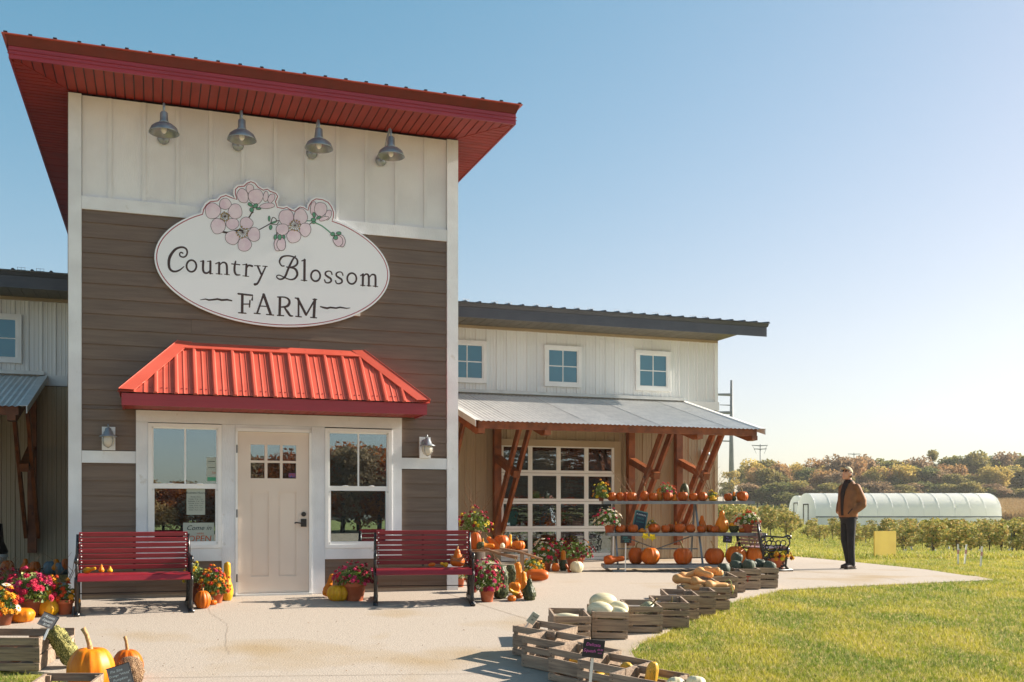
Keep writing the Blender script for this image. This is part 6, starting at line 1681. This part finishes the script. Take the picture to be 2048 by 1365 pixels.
for i, k_ in enumerate(('green', 'yellow', 'orange', 'brown', 'olive')):
    FT[k_] = [tree_meshes(100 + i * 3 + j, 10, 4.4, 3600, .27, LM[k_], base=.12, lobes=14) for j in range(2)]
FT['tall'] = [tree_meshes(150, 12, 2.6, 1500, .22, LM['olive'], base=.55, lobes=6)]
FT['thin'] = [tree_meshes(151, 10, 3.2, 1300, .24, LM['yellow'], base=.15, lobes=8)]
# px centre, px top row, kind  (silhouette of the wood, left to right)
row_ = [(1446, 962, 'thin'), (1462, 938, 'thin'), (1492, 935, 'olive'), (1512, 921, 'yellow'), (1538, 915, 'olive'), (1562, 924, 'orange'), (1590, 926, 'yellow'), (1614, 932, 'green'), (1636, 918, 'orange'), (1655, 930, 'yellow'),
        (1678, 912, 'brown'), (1702, 915, 'orange'), (1730, 912, 'brown'), (1760, 912, 'green'), (1785, 916, 'olive'), (1815, 917, 'brown'), (1838, 915, 'brown'), (1866, 897, 'tall'), (1890, 914, 'olive'), (1915, 906, 'green'), (1945, 903, 'olive'), (1972, 906, 'green'), (2000, 900, 'brown'), (2028, 902, 'green'), (2060, 905, 'olive'), (2095, 903, 'green')]
names = dict(thin='thin half bare yellow tree beside the transmission pole', olive='olive green tree in the far wood', yellow='yellow leaved tree in the far wood', orange='orange tan tree in the far wood', green='dark green tree in the far wood', brown='brown leaved tree in the far wood', tall='tall slim tree standing above the far wood')
for px, top, k_ in row_:
    Y = R.uniform(205, 222); x = (px - CX) / F_PX * Y; z0 = terr(x, Y); ht = CAMH + (HZ - top) / F_PX * Y - z0
    KC[k_] = KC.get(k_, 0) + 1
    plant(R.choice(FT[k_]), names[k_].replace('in the far wood', 'on the far skyline') + (', %s of its colour from the left' % ordw(KC[k_]) if k_ not in ('tall', 'thin') else (', the lower left one' if KC[k_] == 1 and k_ == 'thin' else ', the higher right one' if k_ == 'thin' else '')), x, Y, ht / (12 if k_ == 'tall' else 10) * .97, 'trees of the far wood', sx=1.05)
KC = {}
for px in range(1500, 2110, 19):
    k_ = R.choice(['yellow', 'orange', 'olive', 'brown', 'green'] if px < 1780 else ['olive', 'green', 'brown', 'orange', 'yellow', 'green'])
    Y = R.uniform(192, 202); x = (px + R.uniform(-8, 8) - CX) / F_PX * Y; top = R.uniform(935, 962) - (8 if px > 1780 else 0); z0 = terr(x, Y); ht = CAMH + (HZ - top) / F_PX * Y - z0
    KC[k_] = KC.get(k_, 0) + 1
    plant(R.choice(FT[k_]), names[k_].replace('in the far wood', 'below the skyline in the far wood') + ', %s from left' % ordw(KC[k_]), x, Y, ht / 10, 'trees of the far wood', sx=1.25)
KC = {}
for px in range(1490, 2110, 24):
    k_ = R.choice(['olive', 'brown', 'green'])
    Y = R.uniform(183, 188); x = (px + R.uniform(-8, 8) - CX) / F_PX * Y; z0 = terr(x, Y); ht = R.uniform(3.2, 4.6)
    KC[k_] = KC.get(k_, 0) + 1
    plant(R.choice(FT[k_]), names[k_].replace('tree in the far wood', 'bushy growth at the foot of the far wood') + ', %s from left' % ordw(KC[k_]), x, Y, ht / 10, 'trees of the far wood', sx=2.0)
# distant hedge line left of the wood
und = leaf_cloud(10, 1, 1, 1)
# orchard
AT_ = [tree_meshes(200 + i, 2.2, .85, 520, .075, LM['apple'], base=.22, lobes=9) for i in range(5)]
AF = [tree_meshes(220 + i, 2.2, .95, 240, .13, LM['apple'], base=.15, lobes=8) for i in range(3)]
guard = MB().lathe([(.05, 0), (.05, .28), (.045, .285), (.045, .0)], 8).mesh('trunk_guard', M['vinyl'])
stake_m = MB().box(.10, .115, -.008, .008, -.1, 1.7).mesh('support_stake', M['pole'])
cntt = 0
rows_Y = [30, 34, 37.5, 41, 45, 49.5, 54, 60, 67, 75, 85, 96]
def orchard_left(Y): return (1438 - CX) / F_PX * Y if Y > 50 else (1560 - CX) / F_PX * Y
first = True
for ri, Y in enumerate(rows_Y):
    x = orchard_left(Y) + R.uniform(0, 1); xe = (2090 - CX) / F_PX * Y
    if Y > 88: xe = (1600 - CX) / F_PX * Y
    kn = 0
    step = .98 if Y < 56 else 1.35
    while x < xe:
        px = CX + x / Y * F_PX
        ok = not (Y < 32 and px < 1900) and not (Y < 36 and px < 1780) and not (Y < 45 and px < 1690) and not (1735 < px < 1805 and Y < 44)
        if ok and R.random() > .06:
            yy = Y + R.uniform(-.3, .3)
            px = CX + x / yy * F_PX; z0_ = terr(x, yy)
            toprow = (1043 + R.uniform(-8, 9)) if px > 1600 else 1009 + R.uniform(-4, 12) + max(0, (px - 1560)) * .8
            if px > 1990: toprow = 1040 + R.uniform(-6, 8)
            hmax = CAMH - (toprow - HZ) / F_PX * yy - z0_
            hs_ = min(R.uniform(1.9, 2.3), hmax)
            if hs_ < .42: x += step; continue
            ms = R.choice(AT_) if Y < 56 else R.choice(AF)
            kn += 1
            t = plant(ms, 'dwarf apple tree, %s from the left in the %s orchard row from the front' % (ordw(kn), ordw(ri + 1)), x, yy, hs_ / 2.15, 'dwarf apple trees of the orchard', 'apple_tree', sx=R.uniform(1.0, 1.2) if hs_ > 1.6 else R.uniform(1.2, 1.5))
            if Y < 50: link('trunk_guard', guard, t); link('support_stake', stake_m, t)
            cntt += 1
        x += step * R.uniform(.9, 1.12)
print('orchard', cntt)
# high tunnels
def tunnel(label, x0, x1, Yc, r, hgt, z0, ends=True, ang=0.0):
    t = thing('greenhouse', label, 'greenhouse', ((x0 + x1) / 2, Yc, z0), (0, 0, ang)); L_ = x1 - x0; n = int(L_ / 1.35); nn = 12
    sw = 1.0
    def arc(k): a = math.pi * k / nn; return (-r * math.cos(a), sw + (hgt - sw) * math.sin(a) ** .8)
    for i in range(n):
        a = -L_ / 2 + L_ * i / n; b = -L_ / 2 + L_ * (i + 1) / n; mb = MB()
        for k in range(nn + 1):
            y, z_ = arc(k); mb.v += [(a, y, z_), (b, y, z_)]
        for k in range(nn): mb.f.append((2 * k, 2 * k + 1, 2 * k + 3, 2 * k + 2)); mb.m.append(0)
        mb.build('film_panel', M['plastic'], t, True)
    for i in range(n + 1):
        a = -L_ / 2 + L_ * i / n
        MB().tube([(a, arc(k)[0] * 1.006, arc(k)[1] * 1.006) for k in range(nn + 1)], .018, 5).build('hoop', M['vinyl'], t)
    for y in (-r, r):
        MB().box(-L_ / 2, L_ / 2, y - .03, y + .03, sw - .12, sw).build('side_rail', M['pole'], t)
        MB().box(-L_ / 2, L_ / 2, y - .01, y + .01, .0, sw - .13).build('side_curtain', M['plastic'], t)
    for e in (-1, 1):
        pts = [arc(k) for k in range(nn + 1)]
        MB().add([(e * L_ / 2, y, z_) for y, z_ in pts] + [(e * L_ / 2, r, 0), (e * L_ / 2, -r, 0)], [tuple(range(nn + 3))]).build('end_wall', M['plastic'], t)
        dd = MB()
        for y in (-.8, .8): dd.box(e * L_ / 2 + e * .0 - .06, e * L_ / 2 + .06, y - .06, y + .06, 0, 2.1)
        dd.box(e * L_ / 2 - .06, e * L_ / 2 + .06, -.86, .86, 2.1, 2.2); dd.build('door_frame', M['bark'], t)
    return t
Yg = 100.; zg = terr((1800 - CX) / F_PX * Yg, Yg)
tunnel('long white plastic high tunnel greenhouse beyond the orchard', (1612 - CX) / F_PX * Yg, (1972 - CX) / F_PX * Yg, Yg, 3.2, (HZ - 988) / F_PX * Yg + CAMH - zg + .05, zg)
Yg2 = 118.; zg2 = terr((1640 - CX) / F_PX * Yg2, Yg2)
tunnel('second white high tunnel greenhouse showing behind the left end of the long one', (1592 - CX) / F_PX * Yg2, (1800 - CX) / F_PX * Yg2, Yg2, 3.0, (HZ - 992) / F_PX * Yg2 + CAMH - zg2, zg2)
# transmission poles
def monopole(label, px, Y, top, rb, rt_, arms):
    x = (px - CX) / F_PX * Y; zt = CAMH + (HZ - top) / F_PX * Y; z0 = terr(x, Y); t = thing('transmission_pole', label, 'pylon', (x, Y, z0))
    MB().tube([(0, 0, -.5), (0, 0, (zt - z0) * .5), (0, 0, zt - z0)], [rb, (rb + rt_) / 2, rt_], 14).build('mast', M['pole'], t, True)
    for row, dpx0, dpx1, th_ in arms:
        za = CAMH + (HZ - row) / F_PX * Y - z0; s2 = Y / F_PX
        MB().tube([(dpx0 * s2, 0, za + .25), (0, 0, za), (dpx1 * s2, 0, za + .25)] if dpx0 and dpx1 else [(0, 0, za), ((dpx0 or dpx1) * s2, 0, za + .1)], [th_ * .6, th_, th_ * .6] if dpx0 and dpx1 else [th_, th_ * .6], 6).build('cross_arm', M['pole'], t)
        if th_ > .25:
            for e in ([dpx0, dpx1] if dpx0 and dpx1 else [dpx0 or dpx1]):
                MB().tube([(e * s2 * .9, 0, za), (e * s2 * .6, 0, za - 2.2)], .1, 5).build('insulator', M['pole'], t)
monopole('tall grey steel transmission pole rising behind the wing corner', 1463, 260, 761, .82, .3, ((790, -44, 0, .4), (811, -24, 0, .15), (826, -44, 0, .45), (883, -30, 0, .2)))
monopole('small distant power pole with two cross arms above the wood', 1520.5, 520, 889, .35, .25, ((892, -17, 15, .3), (899, -13, 13, .3)))
monopole('tiny distant power pole just over the treetops behind the man', 1708, 620, 906, .35, .25, ((909, -12, 12, .3),))
# yellow board
p = G(1770, 1115.5); s_ = p.y / F_PX
t = thing('yellow_board', 'plain yellow square board standing in the grass by the orchard', 'board', p, (0, 0, .5), None, (1.15, 1, 1))
MB().box(-26.5 * s_, 26.5 * s_, -.015, .015, .0, 53 * s_).build('board', M['board_yellow'], t)
MB().box(-26.5 * s_ + .03, -26.5 * s_ + .09, .016, .05, 0, 50 * s_).build('leg', M['crate_v'], t); MB().box(26.5 * s_ - .09, 26.5 * s_ - .03, .016, .05, 0, 50 * s_).build('leg', M['crate_v'], t)
# white stakes with pink ribbon
M['ribbon'] = mat('pink_ribbon', '#e0a0a0', '#cf8888', rough=.7)
for px, row, lean, lb in ((1916, 1130, -.0, 'left white stake with pink ribbon near the orchard'), (1929, 1130, .1, 'middle white stake with pink ribbon near the orchard'), (1961, 1134, .08, 'right white stake with pink ribbon near the orchard')):
    p = G(px, row); s_ = p.y / F_PX; t = thing('marker_stake', lb, 'stake', p, (0, lean, 0), 'white marker stakes')
    MB().box(-1.0 * s_, 1.0 * s_, -.02, .02, 0, 41 * s_).build('post', M['vinyl'], t); MB().box(-2.6 * s_, 1.2 * s_, -.03, -.022, 22 * s_, 30 * s_).build('ribbon', M['ribbon'], t)
# trees behind the viewer (what the panes reflect)
RT = [tree_meshes(300 + i, 8, 3.6, 5200, .15, LM[k_], base=.1, lobes=15) for i, k_ in enumerate(('rust', 'orange', 'brown', 'rust'))]
for i in range(52):
    t_ = i / 51; ang_ = math.radians(-80 + 62 * t_); D_ = 88 + R.uniform(-4, 8)
    x = D_ * math.cos(ang_); y = 12 + D_ * math.sin(ang_)
    k_ = (.62 if t_ < .19 else 1.08) * R.uniform(.85, 1.15)
    plant(R.choice(RT), 'rust coloured tree across the yard behind the viewer, %s along the row' % ordw(i + 1), x, y, k_, 'trees across the yard', z_=-1.2, sx=1.3 if k_ > .5 else 2.2)
# gravel yard behind the viewer
mb = MB()
gx = [(-40, -60), (40, -60), (40, 1.5), (-40, 1.5)]
n_ = 24
for j in range(n_ + 1):
    for i in range(n_ + 1):
        x = -50 + 120 * i / n_; y = -62 + 64.5 * j / n_; mb.v.append((x, y, terr(x, y) - .004))
for j in range(n_):
    for i in range(n_): a = j * (n_ + 1) + i; mb.f.append((a, a + 1, a + n_ + 2, a + n_ + 1)); mb.m.append(0)
M['gravel'] = mat('gravel', '#a8937a', '#8e7b63', rough=.95, scale=20, c3='#b8a387', s3=3)
mb.build('gravel_yard', M['gravel'], kind='structure')

# ================================================================ people
def remesh(mb, voxel, m, name, parent, sm=2):
    me = mb.mesh('tmp', M[m] if isinstance(m, str) else m); o = bpy.data.objects.new('tmp', me); COL.objects.link(o)
    md = o.modifiers.new('r', 'REMESH'); md.mode = 'VOXEL'; md.voxel_size = voxel; md.use_smooth_shade = True
    s2 = o.modifiers.new('s', 'SMOOTH'); s2.iterations = sm; s2.factor = .5
    dg = bpy.context.evaluated_depsgraph_get(); me2 = bpy.data.meshes.new_from_object(o.evaluated_get(dg)); me2.name = name
    bpy.data.objects.remove(o, do_unlink=True)
    me2.materials.clear(); me2.materials.append(M[m] if isinstance(m, str) else m); me2.polygons.foreach_set('use_smooth', [True] * len(me2.polygons))
    return link(name, me2, parent)
M['skin'] = mat('skin', '#dca482', '#cf9270', rough=.55, scale=12); M['jacket'] = mat('brown_jacket', '#8f5c30', '#744925', rough=.7, scale=6, bump=1.0, bscale=9, c3='#9a6638', s3=4)
M['jeans'] = mat('black_trousers', '#131416', '#1d1e21', rough=.85, scale=12, bump=.3, bscale=20); M['shirt'] = mat('dark_shirt', '#1f1614', '#2a1c18', rough=.8, scale=20)
M['cap'] = mat('khaki_cap', '#cbbc9c', '#b5a688', rough=.85, scale=20, bump=.2); M['shoe'] = mat('brown_shoe', '#3f2b22', '#2f201a', rough=.6, scale=20); M['hair'] = mat('grey_hair', '#6b6259', '#4f4840', rough=.8, scale=40, bump=.4, bscale=80)
def limb(mb, pts, rs, n=14, sq=(1, 1)):
    mb.tube(pts, rs, n, True, sq)
    mb.ell(pts[0], (rs[0],) * 3, n, 8); mb.ell(pts[-1], (rs[-1],) * 3, n, 8)
mp = ZH(1697, 1138, 0.0)
man = thing('person', 'man in khaki cap and brown jacket looking up with hands in pockets', 'person', mp, (0, 0, 0), None, (.93, .93, 1.06))
# frame: he faces -x, turned a little to the camera; y towards camera is -
FD = Vector((-.86, -.5, 0)); SD = Vector((-.5, .86, 0))  # forward, his right side (away)
def Q(f_, s_, z_): return FD * f_ + SD * s_ + Vector((0, 0, z_))
hip = Q(0, 0, .93); 
bd = MB()
limb(bd, [Q(-.01, 0, .97), Q(-.01, 0, 1.1), Q(.0, 0, 1.3), Q(-.02, 0, 1.44)], [.11, .12, .14, .10]); 
neck = [Q(-.03, 0, 1.44), Q(-.005, 0, 1.56)]
limb(bd, neck, [.066, .06])
hc = Q(.035, 0, 1.655)
rotH = Matrix.Rotation(math.atan2(FD.y, FD.x), 3, 'Z') @ Matrix.Rotation(-.38, 3, 'Y')   # head x axis = forward, tilted up
def HQ(x, y, z_): return hc + rotH @ Vector((x, y, z_))
bd.ell(HQ(-.012, 0, .02), (.098, .077, .095), 18, 14, rotH); bd.ell(HQ(.04, 0, -.045), (.058, .056, .075), 16, 12, rotH)
bd.ell(HQ(.055, 0, -.095), (.038, .035, .028), 12, 8, rotH)
bd.tube([HQ(.088, 0, .015), HQ(.118, 0, -.028), HQ(.095, 0, -.04)], [.009, .017, .010], 8)
bd.ell(HQ(.088, 0, -.064), (.013, .024, .006), 10, 6, rotH); bd.ell(HQ(.086, 0, -.077), (.013, .020, .007), 10, 6, rotH)
for e in (-1, 1): bd.ell(HQ(-.012, e * .08, -.01), (.02, .009, .033), 10, 8, rotH); bd.ell(HQ(.074, e * .034, .03), (.018, .024, .010), 10, 6, rotH)
LEG = ((-1, Q(.03, -.095, .90), Q(.05, -.11, .49), Q(.04, -.12, .09)), (1, Q(-.02, .09, .90), Q(-.0, .10, .49), Q(-.13, .10, .09)))
for s_, h_, k_, a_ in LEG: limb(bd, [h_, h_.lerp(k_, .5), k_, k_.lerp(a_, .35), a_], [.08, .07, .052, .05, .04])
ARM = {-1: [Q(-.03, -.18, 1.41), Q(-.13, -.245, 1.18), Q(-.12, -.25, 1.12), Q(.02, -.19, 1.01), Q(.07, -.15, .975)], 1: [Q(-.03, .18, 1.41), Q(-.07, .245, 1.18), Q(-.05, .25, 1.12), Q(.06, .20, 1.01), Q(.10, .15, .975)]}
for s_ in (-1, 1):
    A = ARM[s_]; limb(bd, A[:4], [.055, .045, .042, .032]); w_ = A[3]; d_ = (A[4] - A[3]).normalized(); pr = d_.cross(Vector((0, 0, 1))).normalized()
    limb(bd, [w_, w_ + d_ * .07], [.03, .036], sq=(1, .6))
    for i, fl_ in enumerate((.07, .08, .075, .06)):
        b_ = w_ + d_ * .08 + Vector((0, 0, .03 - i * .02)); limb(bd, [b_, b_ + d_ * fl_ * .5, b_ + d_ * fl_ * .8 + pr * .02 * -s_], [.010, .009, .008], 8)
    b_ = w_ + d_ * .03 + Vector((0, 0, .03)); limb(bd, [b_, b_ + d_ * .04 + Vector((0, 0, .02)), b_ + d_ * .07 + Vector((0, 0, .015))], [.012, .011, .009], 8)
remesh(bd, .009, 'skin', 'body', man, 1)
# jacket: torso shell + sleeves
jk = MB()
def torso(mb, secs, n=24):
    base = len(mb.v)
    for f_, s_, z_, rf, rs in secs:
        for k in range(n):
            t = 2 * math.pi * k / n; mb.v.append(tuple(Q(f_ + rf * math.cos(t), s_ + rs * math.sin(t), z_)))
    for i in range(len(secs) - 1):
        for k in range(n):
            a = base + i * n + k; b = base + i * n + (k + 1) % n; mb.f.append((a, b, b + n, a + n)); mb.m.append(0)
    mb.f.append(tuple(base + k for k in range(n))[::-1]); mb.m.append(0); mb.f.append(tuple(base + (len(secs) - 1) * n + k for k in range(n))); mb.m.append(0)
torso(jk, [(.0, 0, .88, .15, .19), (.01, 0, .93, .165, .205), (.02, 0, 1.02, .165, .205), (.02, 0, 1.12, .165, .205), (.01, 0, 1.25, .165, .22), (-.01, 0, 1.37, .15, .225), (-.03, 0, 1.45, .115, .17), (-.035, 0, 1.49, .09, .12), (-.03, 0, 1.535, .078, .085)])
for s_ in (-1, 1):
    A = ARM[s_]; limb(jk, [A[0], A[0].lerp(A[1], .5), A[1], A[2], A[2].lerp(A[3], .5), A[3] + (A[4] - A[3]) * .1], [.078, .078, .078, .080, .070, .058])
for i, (zz, rr) in enumerate(((.93, .012),)): pass
jo = remesh(jk, .014, 'jacket', 'jacket', man, 2)
rb = MB(); torso(rb, [(.0, 0, .865, .148, .188), (.0, 0, .885, .158, .198), (.005, 0, .92, .158, .198), (.005, 0, .93, .15, .19)]); rb.build('waistband', M['shirt'], man, True)
# open front: dark shirt strip, collar
sh = MB(); 
for zz0, zz1, w0, w1, f0, f1 in ((.93, 1.12, .028, .035, .182, .190), (1.12, 1.32, .035, .05, .190, .176), (1.32, 1.46, .05, .055, .176, .110), (1.46, 1.54, .055, .05, .110, .06)):
    sh.hexa([Q(f0 - .04, -w0, zz0), Q(f0 - .04, w0, zz0), Q(f0 + .002, -w0, zz0), Q(f0 + .002, w0, zz0), Q(f1 - .04, -w1, zz1), Q(f1 - .04, w1, zz1), Q(f1 + .002, -w1, zz1), Q(f1 + .002, w1, zz1)])
sh.build('shirt', M['shirt'], man)
cl_ = MB(); torso(cl_, [(-.02, 0, 1.48, .088, .092), (-.015, 0, 1.52, .085, .085), (-.01, 0, 1.555, .075, .075)], 20); cl_.build('collar', M['shirt'], man, True)
for s_ in (-1,): MB().bar(Q(.10, -.19, 1.05), Q(.15, -.12, .96), .012, .02).build('pocket_welt', M['shirt'], man)
tr_ = MB()
torso(tr_, [(.0, 0, .8, .12, .16), (.0, 0, .86, .14, .178), (.0, 0, .93, .14, .178)])
for s_, h_, k_, a_ in LEG: limb(tr_, [h_ + Vector((0, 0, -.04)), h_.lerp(k_, .5), k_, k_.lerp(a_, .5), a_ + Vector((0, 0, .0))], [.104, .088, .074, .066, .068])
remesh(tr_, .013, 'jeans', 'trousers', man, 2)
for s_, h_, k_, a_ in LEG:
    sb = MB(); d_ = FD * .9 + SD * (.12 * s_); d_.normalize()
    limb(sb, [a_ - d_ * .06 + Vector((0, 0, -.045)), a_ + d_ * .06 + Vector((0, 0, -.04)), a_ + d_ * .17 + Vector((0, 0, -.055))], [.045, .05, .036]); limb(sb, [a_ + Vector((0, 0, -.02)), a_ + Vector((0, 0, .02))], [.048, .048])
    remesh(sb, .009, 'shoe', 'shoe', man, 1)
    MB().bar(a_ - d_ * .10 + Vector((0, 0, -.084)), a_ + d_ * .20 + Vector((0, 0, -.084)), .085, .014).build('sole', M['black'], man)
# hair, cap, glasses
hr = MB(); hr.ell(HQ(-.045, 0, .005), (.075, .083, .075), 16, 12, rotH); hr.build('hair', M['hair'], man, True)
cp = MB(); n = 20
for i in range(7):
    a = i / 6 * math.pi / 2
    for k in range(n):
        t = 2 * math.pi * k / n; cp.v.append(tuple(HQ(-.012 + .107 * math.cos(t) * math.cos(a), .087 * math.sin(t) * math.cos(a), .055 + .078 * math.sin(a) - .012 * (1 - math.cos(t)) * math.cos(a))))
for i in range(6):
    for k in range(n): a = i * n + k; b = i * n + (k + 1) % n; cp.f.append((a, b, b + n, a + n)); cp.m.append(0)
cp.build('cap', M['cap'], man, True)
br = MB(); N_ = 9; up_, lo_ = [], []
for i in range(N_):
    t = -1.05 + 2.1 * i / (N_ - 1); up_.append(HQ(-.012 + .10 * math.cos(t), .083 * math.sin(t), .056)); lo_.append(HQ(.02 + .175 * math.cos(t) ** .8 if math.cos(t) > 0 else .02, .075 * math.sin(t), .040))
br.add(up_ + lo_, [(i, i + 1, i + 1 + N_, i + N_) for i in range(N_ - 1)]); br.add([p + Vector((0, 0, .006)) for p in up_] + [p + Vector((0, 0, .006)) for p in lo_], [(i, i + N_, i + 1 + N_, i + 1) for i in range(N_ - 1)]); br.build('cap_brim', M['cap'], man, True)
gl = MB()
for e in (-1, 1): gl.ell(HQ(.088, e * .034, .018), (.008, .028, .019), 12, 8, rotH); gl.tube([HQ(.085, e * .06, .024), HQ(.04, e * .079, .022), HQ(-.01, e * .084, .015)], .0035, 5)
gl.build('sunglasses', M['black'], man, True)
# two far walkers with a red wagon
def walker(label, px, Y, h_, col):
    x = (px - CX) / F_PX * Y; t = thing('person', label, 'person', (x, Y, CAMH + (HZ - 1034.5) / F_PX * Y), (0, 0, 1.2), None, h_ / 1.75)
    b_ = MB(); limb(b_, [(0, 0, .85), (0, 0, 1.2), (0, 0, 1.4)], [.15, .17, .12]); limb(b_, [(0, 0, 1.42), (0, 0, 1.5)], [.06, .06]); b_.ell((0, 0, 1.62), (.1, .09, .12), 12, 8)
    for e in (-1, 1): limb(b_, [(0, e * .09, .85), (.05 * e, e * .1, .45), (.12 * e, e * .1, .05)], [.1, .07, .05]); limb(b_, [(0, e * .2, 1.38), (-.03 * e, e * .25, 1.1), (.08 * e, e * .24, .88)], [.06, .05, .04])
    remesh(b_, .03, col, 'body', t, 1)
M['dark_coat'] = mat('dark_coat', '#2c2a33', '#383642', rough=.9)
walker('tiny far walker in dark clothes at the cornfield edge, left of two', 1999, 138, 1.1, 'dark_coat'); walker('tiny far walker in dark clothes at the cornfield edge, right of two', 2016, 138, 1.2, 'dark_coat')
wx = (2026 - CX) / F_PX * 138; t = thing('pull_wagon', 'tiny red wagon beside the far walkers', 'wagon', (wx, 138, CAMH + (HZ - 1034) / F_PX * 138))
MB().box(-.5, .5, -.25, .25, .2, .5).build('tray', M['red_fascia'], t)
for e in (-.35, .35):
    for y in (-.27, .27): link('wheel', MB().lathe([(.001, -.03), (.15, -.03), (.15, .03), (.001, .03)], 12).mesh('wheel', M['black']), t, (e, y, .15), (H2, 0, 0))

# ================================================================ grass
from mathutils import geometry as _g
def inslab(x, y):
    c = False; n = len(slab); j = n - 1
    for i in range(n):
        xi, yi, xj, yj = slab[i].x, slab[i].y, slab[j].x, slab[j].y
        if (yi > y) != (yj > y) and x < (xj - xi) * (y - yi) / (yj - yi) + xi: c = not c
        j = i
    return c
rg = np.random.RandomState(5)
SX = np.array([p.x for p in slab]); SY = np.array([p.y for p in slab])
def inslab_np(x, y):
    c = np.zeros(len(x), bool); n = len(SX); j = n - 1
    for i in range(n):
        cond = ((SY[i] > y) != (SY[j] > y)) & (x < (SX[j] - SX[i]) * (y - SY[i]) / (SY[j] - SY[i] + 1e-12) + SX[i]); c ^= cond; j = i
    return c
def terr_np(x, y):
    v = x * NX + y * NY - A0N
    z_ = .08 * np.clip(v, -11, 0)
    zz = np.interp(y, [a for a, _ in TP], [b for _, b in TP]); k = .35 + .65 * np.clip((x / np.maximum(y, 1) - .28) / .15, 0, 1)
    return z_ + np.where(zz < 0, zz * k, zz)
def grass(name, n, ylo, yhi, pxlo, pxhi, h_, w_, m, power=2.0, keep=None):
    u = rg.uniform(0, 1, n); y = ylo * (yhi / ylo) ** (u) if power == 2 else ylo + (yhi - ylo) * u
    x = (rg.uniform(pxlo, pxhi, n) - CX) / F_PX * y
    ok = ~inslab_np(x + rg.normal(0, .022, n), y + rg.normal(0, .03, n))
    if keep is not None: ok &= keep(x, y)
    x, y = x[ok], y[ok]; n = len(x); z_ = terr_np(x, y) - .02
    a = rg.uniform(0, 2 * np.pi, n); h = h_ * rg.uniform(.5, 1.25, n) * (1 + y * .012); w = w_ * (1 + y * .10) * rg.uniform(.7, 1.3, n); lean = rg.normal(0, .5, (n, 2)) * h[:, None]
    dx, dy = np.cos(a) * w / 2, np.sin(a) * w / 2
    V = np.stack([np.stack([x - dx, y - dy, z_], 1), np.stack([x + dx, y + dy, z_], 1), np.stack([x + lean[:, 0], y + lean[:, 1], z_ + h], 1)], 1).reshape(-1, 3)
    me = bpy.data.meshes.new(name); me.vertices.add(len(V)); me.vertices.foreach_set('co', V.ravel()); me.loops.add(n * 3); me.loops.foreach_set('vertex_index', np.arange(n * 3)); me.polygons.add(n)
    me.polygons.foreach_set('loop_start', np.arange(n) * 3); me.update(calc_edges=True); me.materials.append(m)
    o = link(name, me, kind='stuff'); return o
M['grass'] = mat('grass_blade', '#a8a238', '#6e822a', rough=.6, scale=1.3, lo=.40, hi=.60, c3='#c8b67c', s3=22, lo3=.50, hi3=.64, transl=.45, spec=.3)
tag(grass('lawn_grass', 400000, 5.2, 23, 1180, 2450, .045, .004, M['grass']), 'short sunlit lawn grass with dry straw tips right of the crates', 'grass')
tag(grass('lawn_grass', 14000, 5.2, 8.5, -60, 150, .06, .004, M['grass']), 'strip of green grass under the lower left crates', 'grass')
tag(grass('orchard_grass', 170000, 23, 95, 1425, 2350, .09, .010, M['grass']), 'rough sunlit grass between the orchard rows', 'grass')
M['straw_stalk'] = mat('straw_stalk', '#c0a474', '#96794d', rough=.8, scale=3, transl=.2)
tag(grass('corn_stubble', 40000, 123, 230, 1990, 2110, .5, .012, M['straw_stalk']), 'dry tan stalks of the harvested cornfield', 'stubble')
# fallen leaves on the apron
rr = random.Random(3); lm = MB()
for i in range(260):
    px, row = rr.uniform(150, 1600), rr.uniform(1190, 1360); p = G(px, row)
    if not inslab(p.x, p.y): continue
    s_ = rr.uniform(.006, .016); a = rr.uniform(0, 6); q = Vector((math.cos(a), math.sin(a), rr.uniform(0, .5))) * s_; w_ = Vector((-math.sin(a), math.cos(a), 0)) * s_ * .4; p.z += .006
    lm.add([p - q, p + w_, p + q, p - w_], [(0, 1, 2, 3)])
o = lm.build('leaf_litter', M['twig'], kind='stuff'); tag(o, 'scattered tiny dry leaf bits on the concrete apron', 'leaves')

# ================================================================ haze
hz = MB(); hz.box(-70, 330, -62, 262, -4.5, 46)
hm = bpy.data.materials.new('haze'); hm.use_nodes = True
hm.node_tree.nodes.remove(hm.node_tree.nodes['Principled BSDF'])
pv = hm.node_tree.nodes.new('ShaderNodeVolumePrincipled'); pv.inputs['Color'].default_value = (.95, .95, .93, 1); pv.inputs['Density'].default_value = .00028; pv.inputs['Anisotropy'].default_value = .3
hm.node_tree.links.new(pv.outputs[0], hm.node_tree.nodes['Material Output'].inputs['Volume'])
hz.build('haze', hm, kind='stuff')
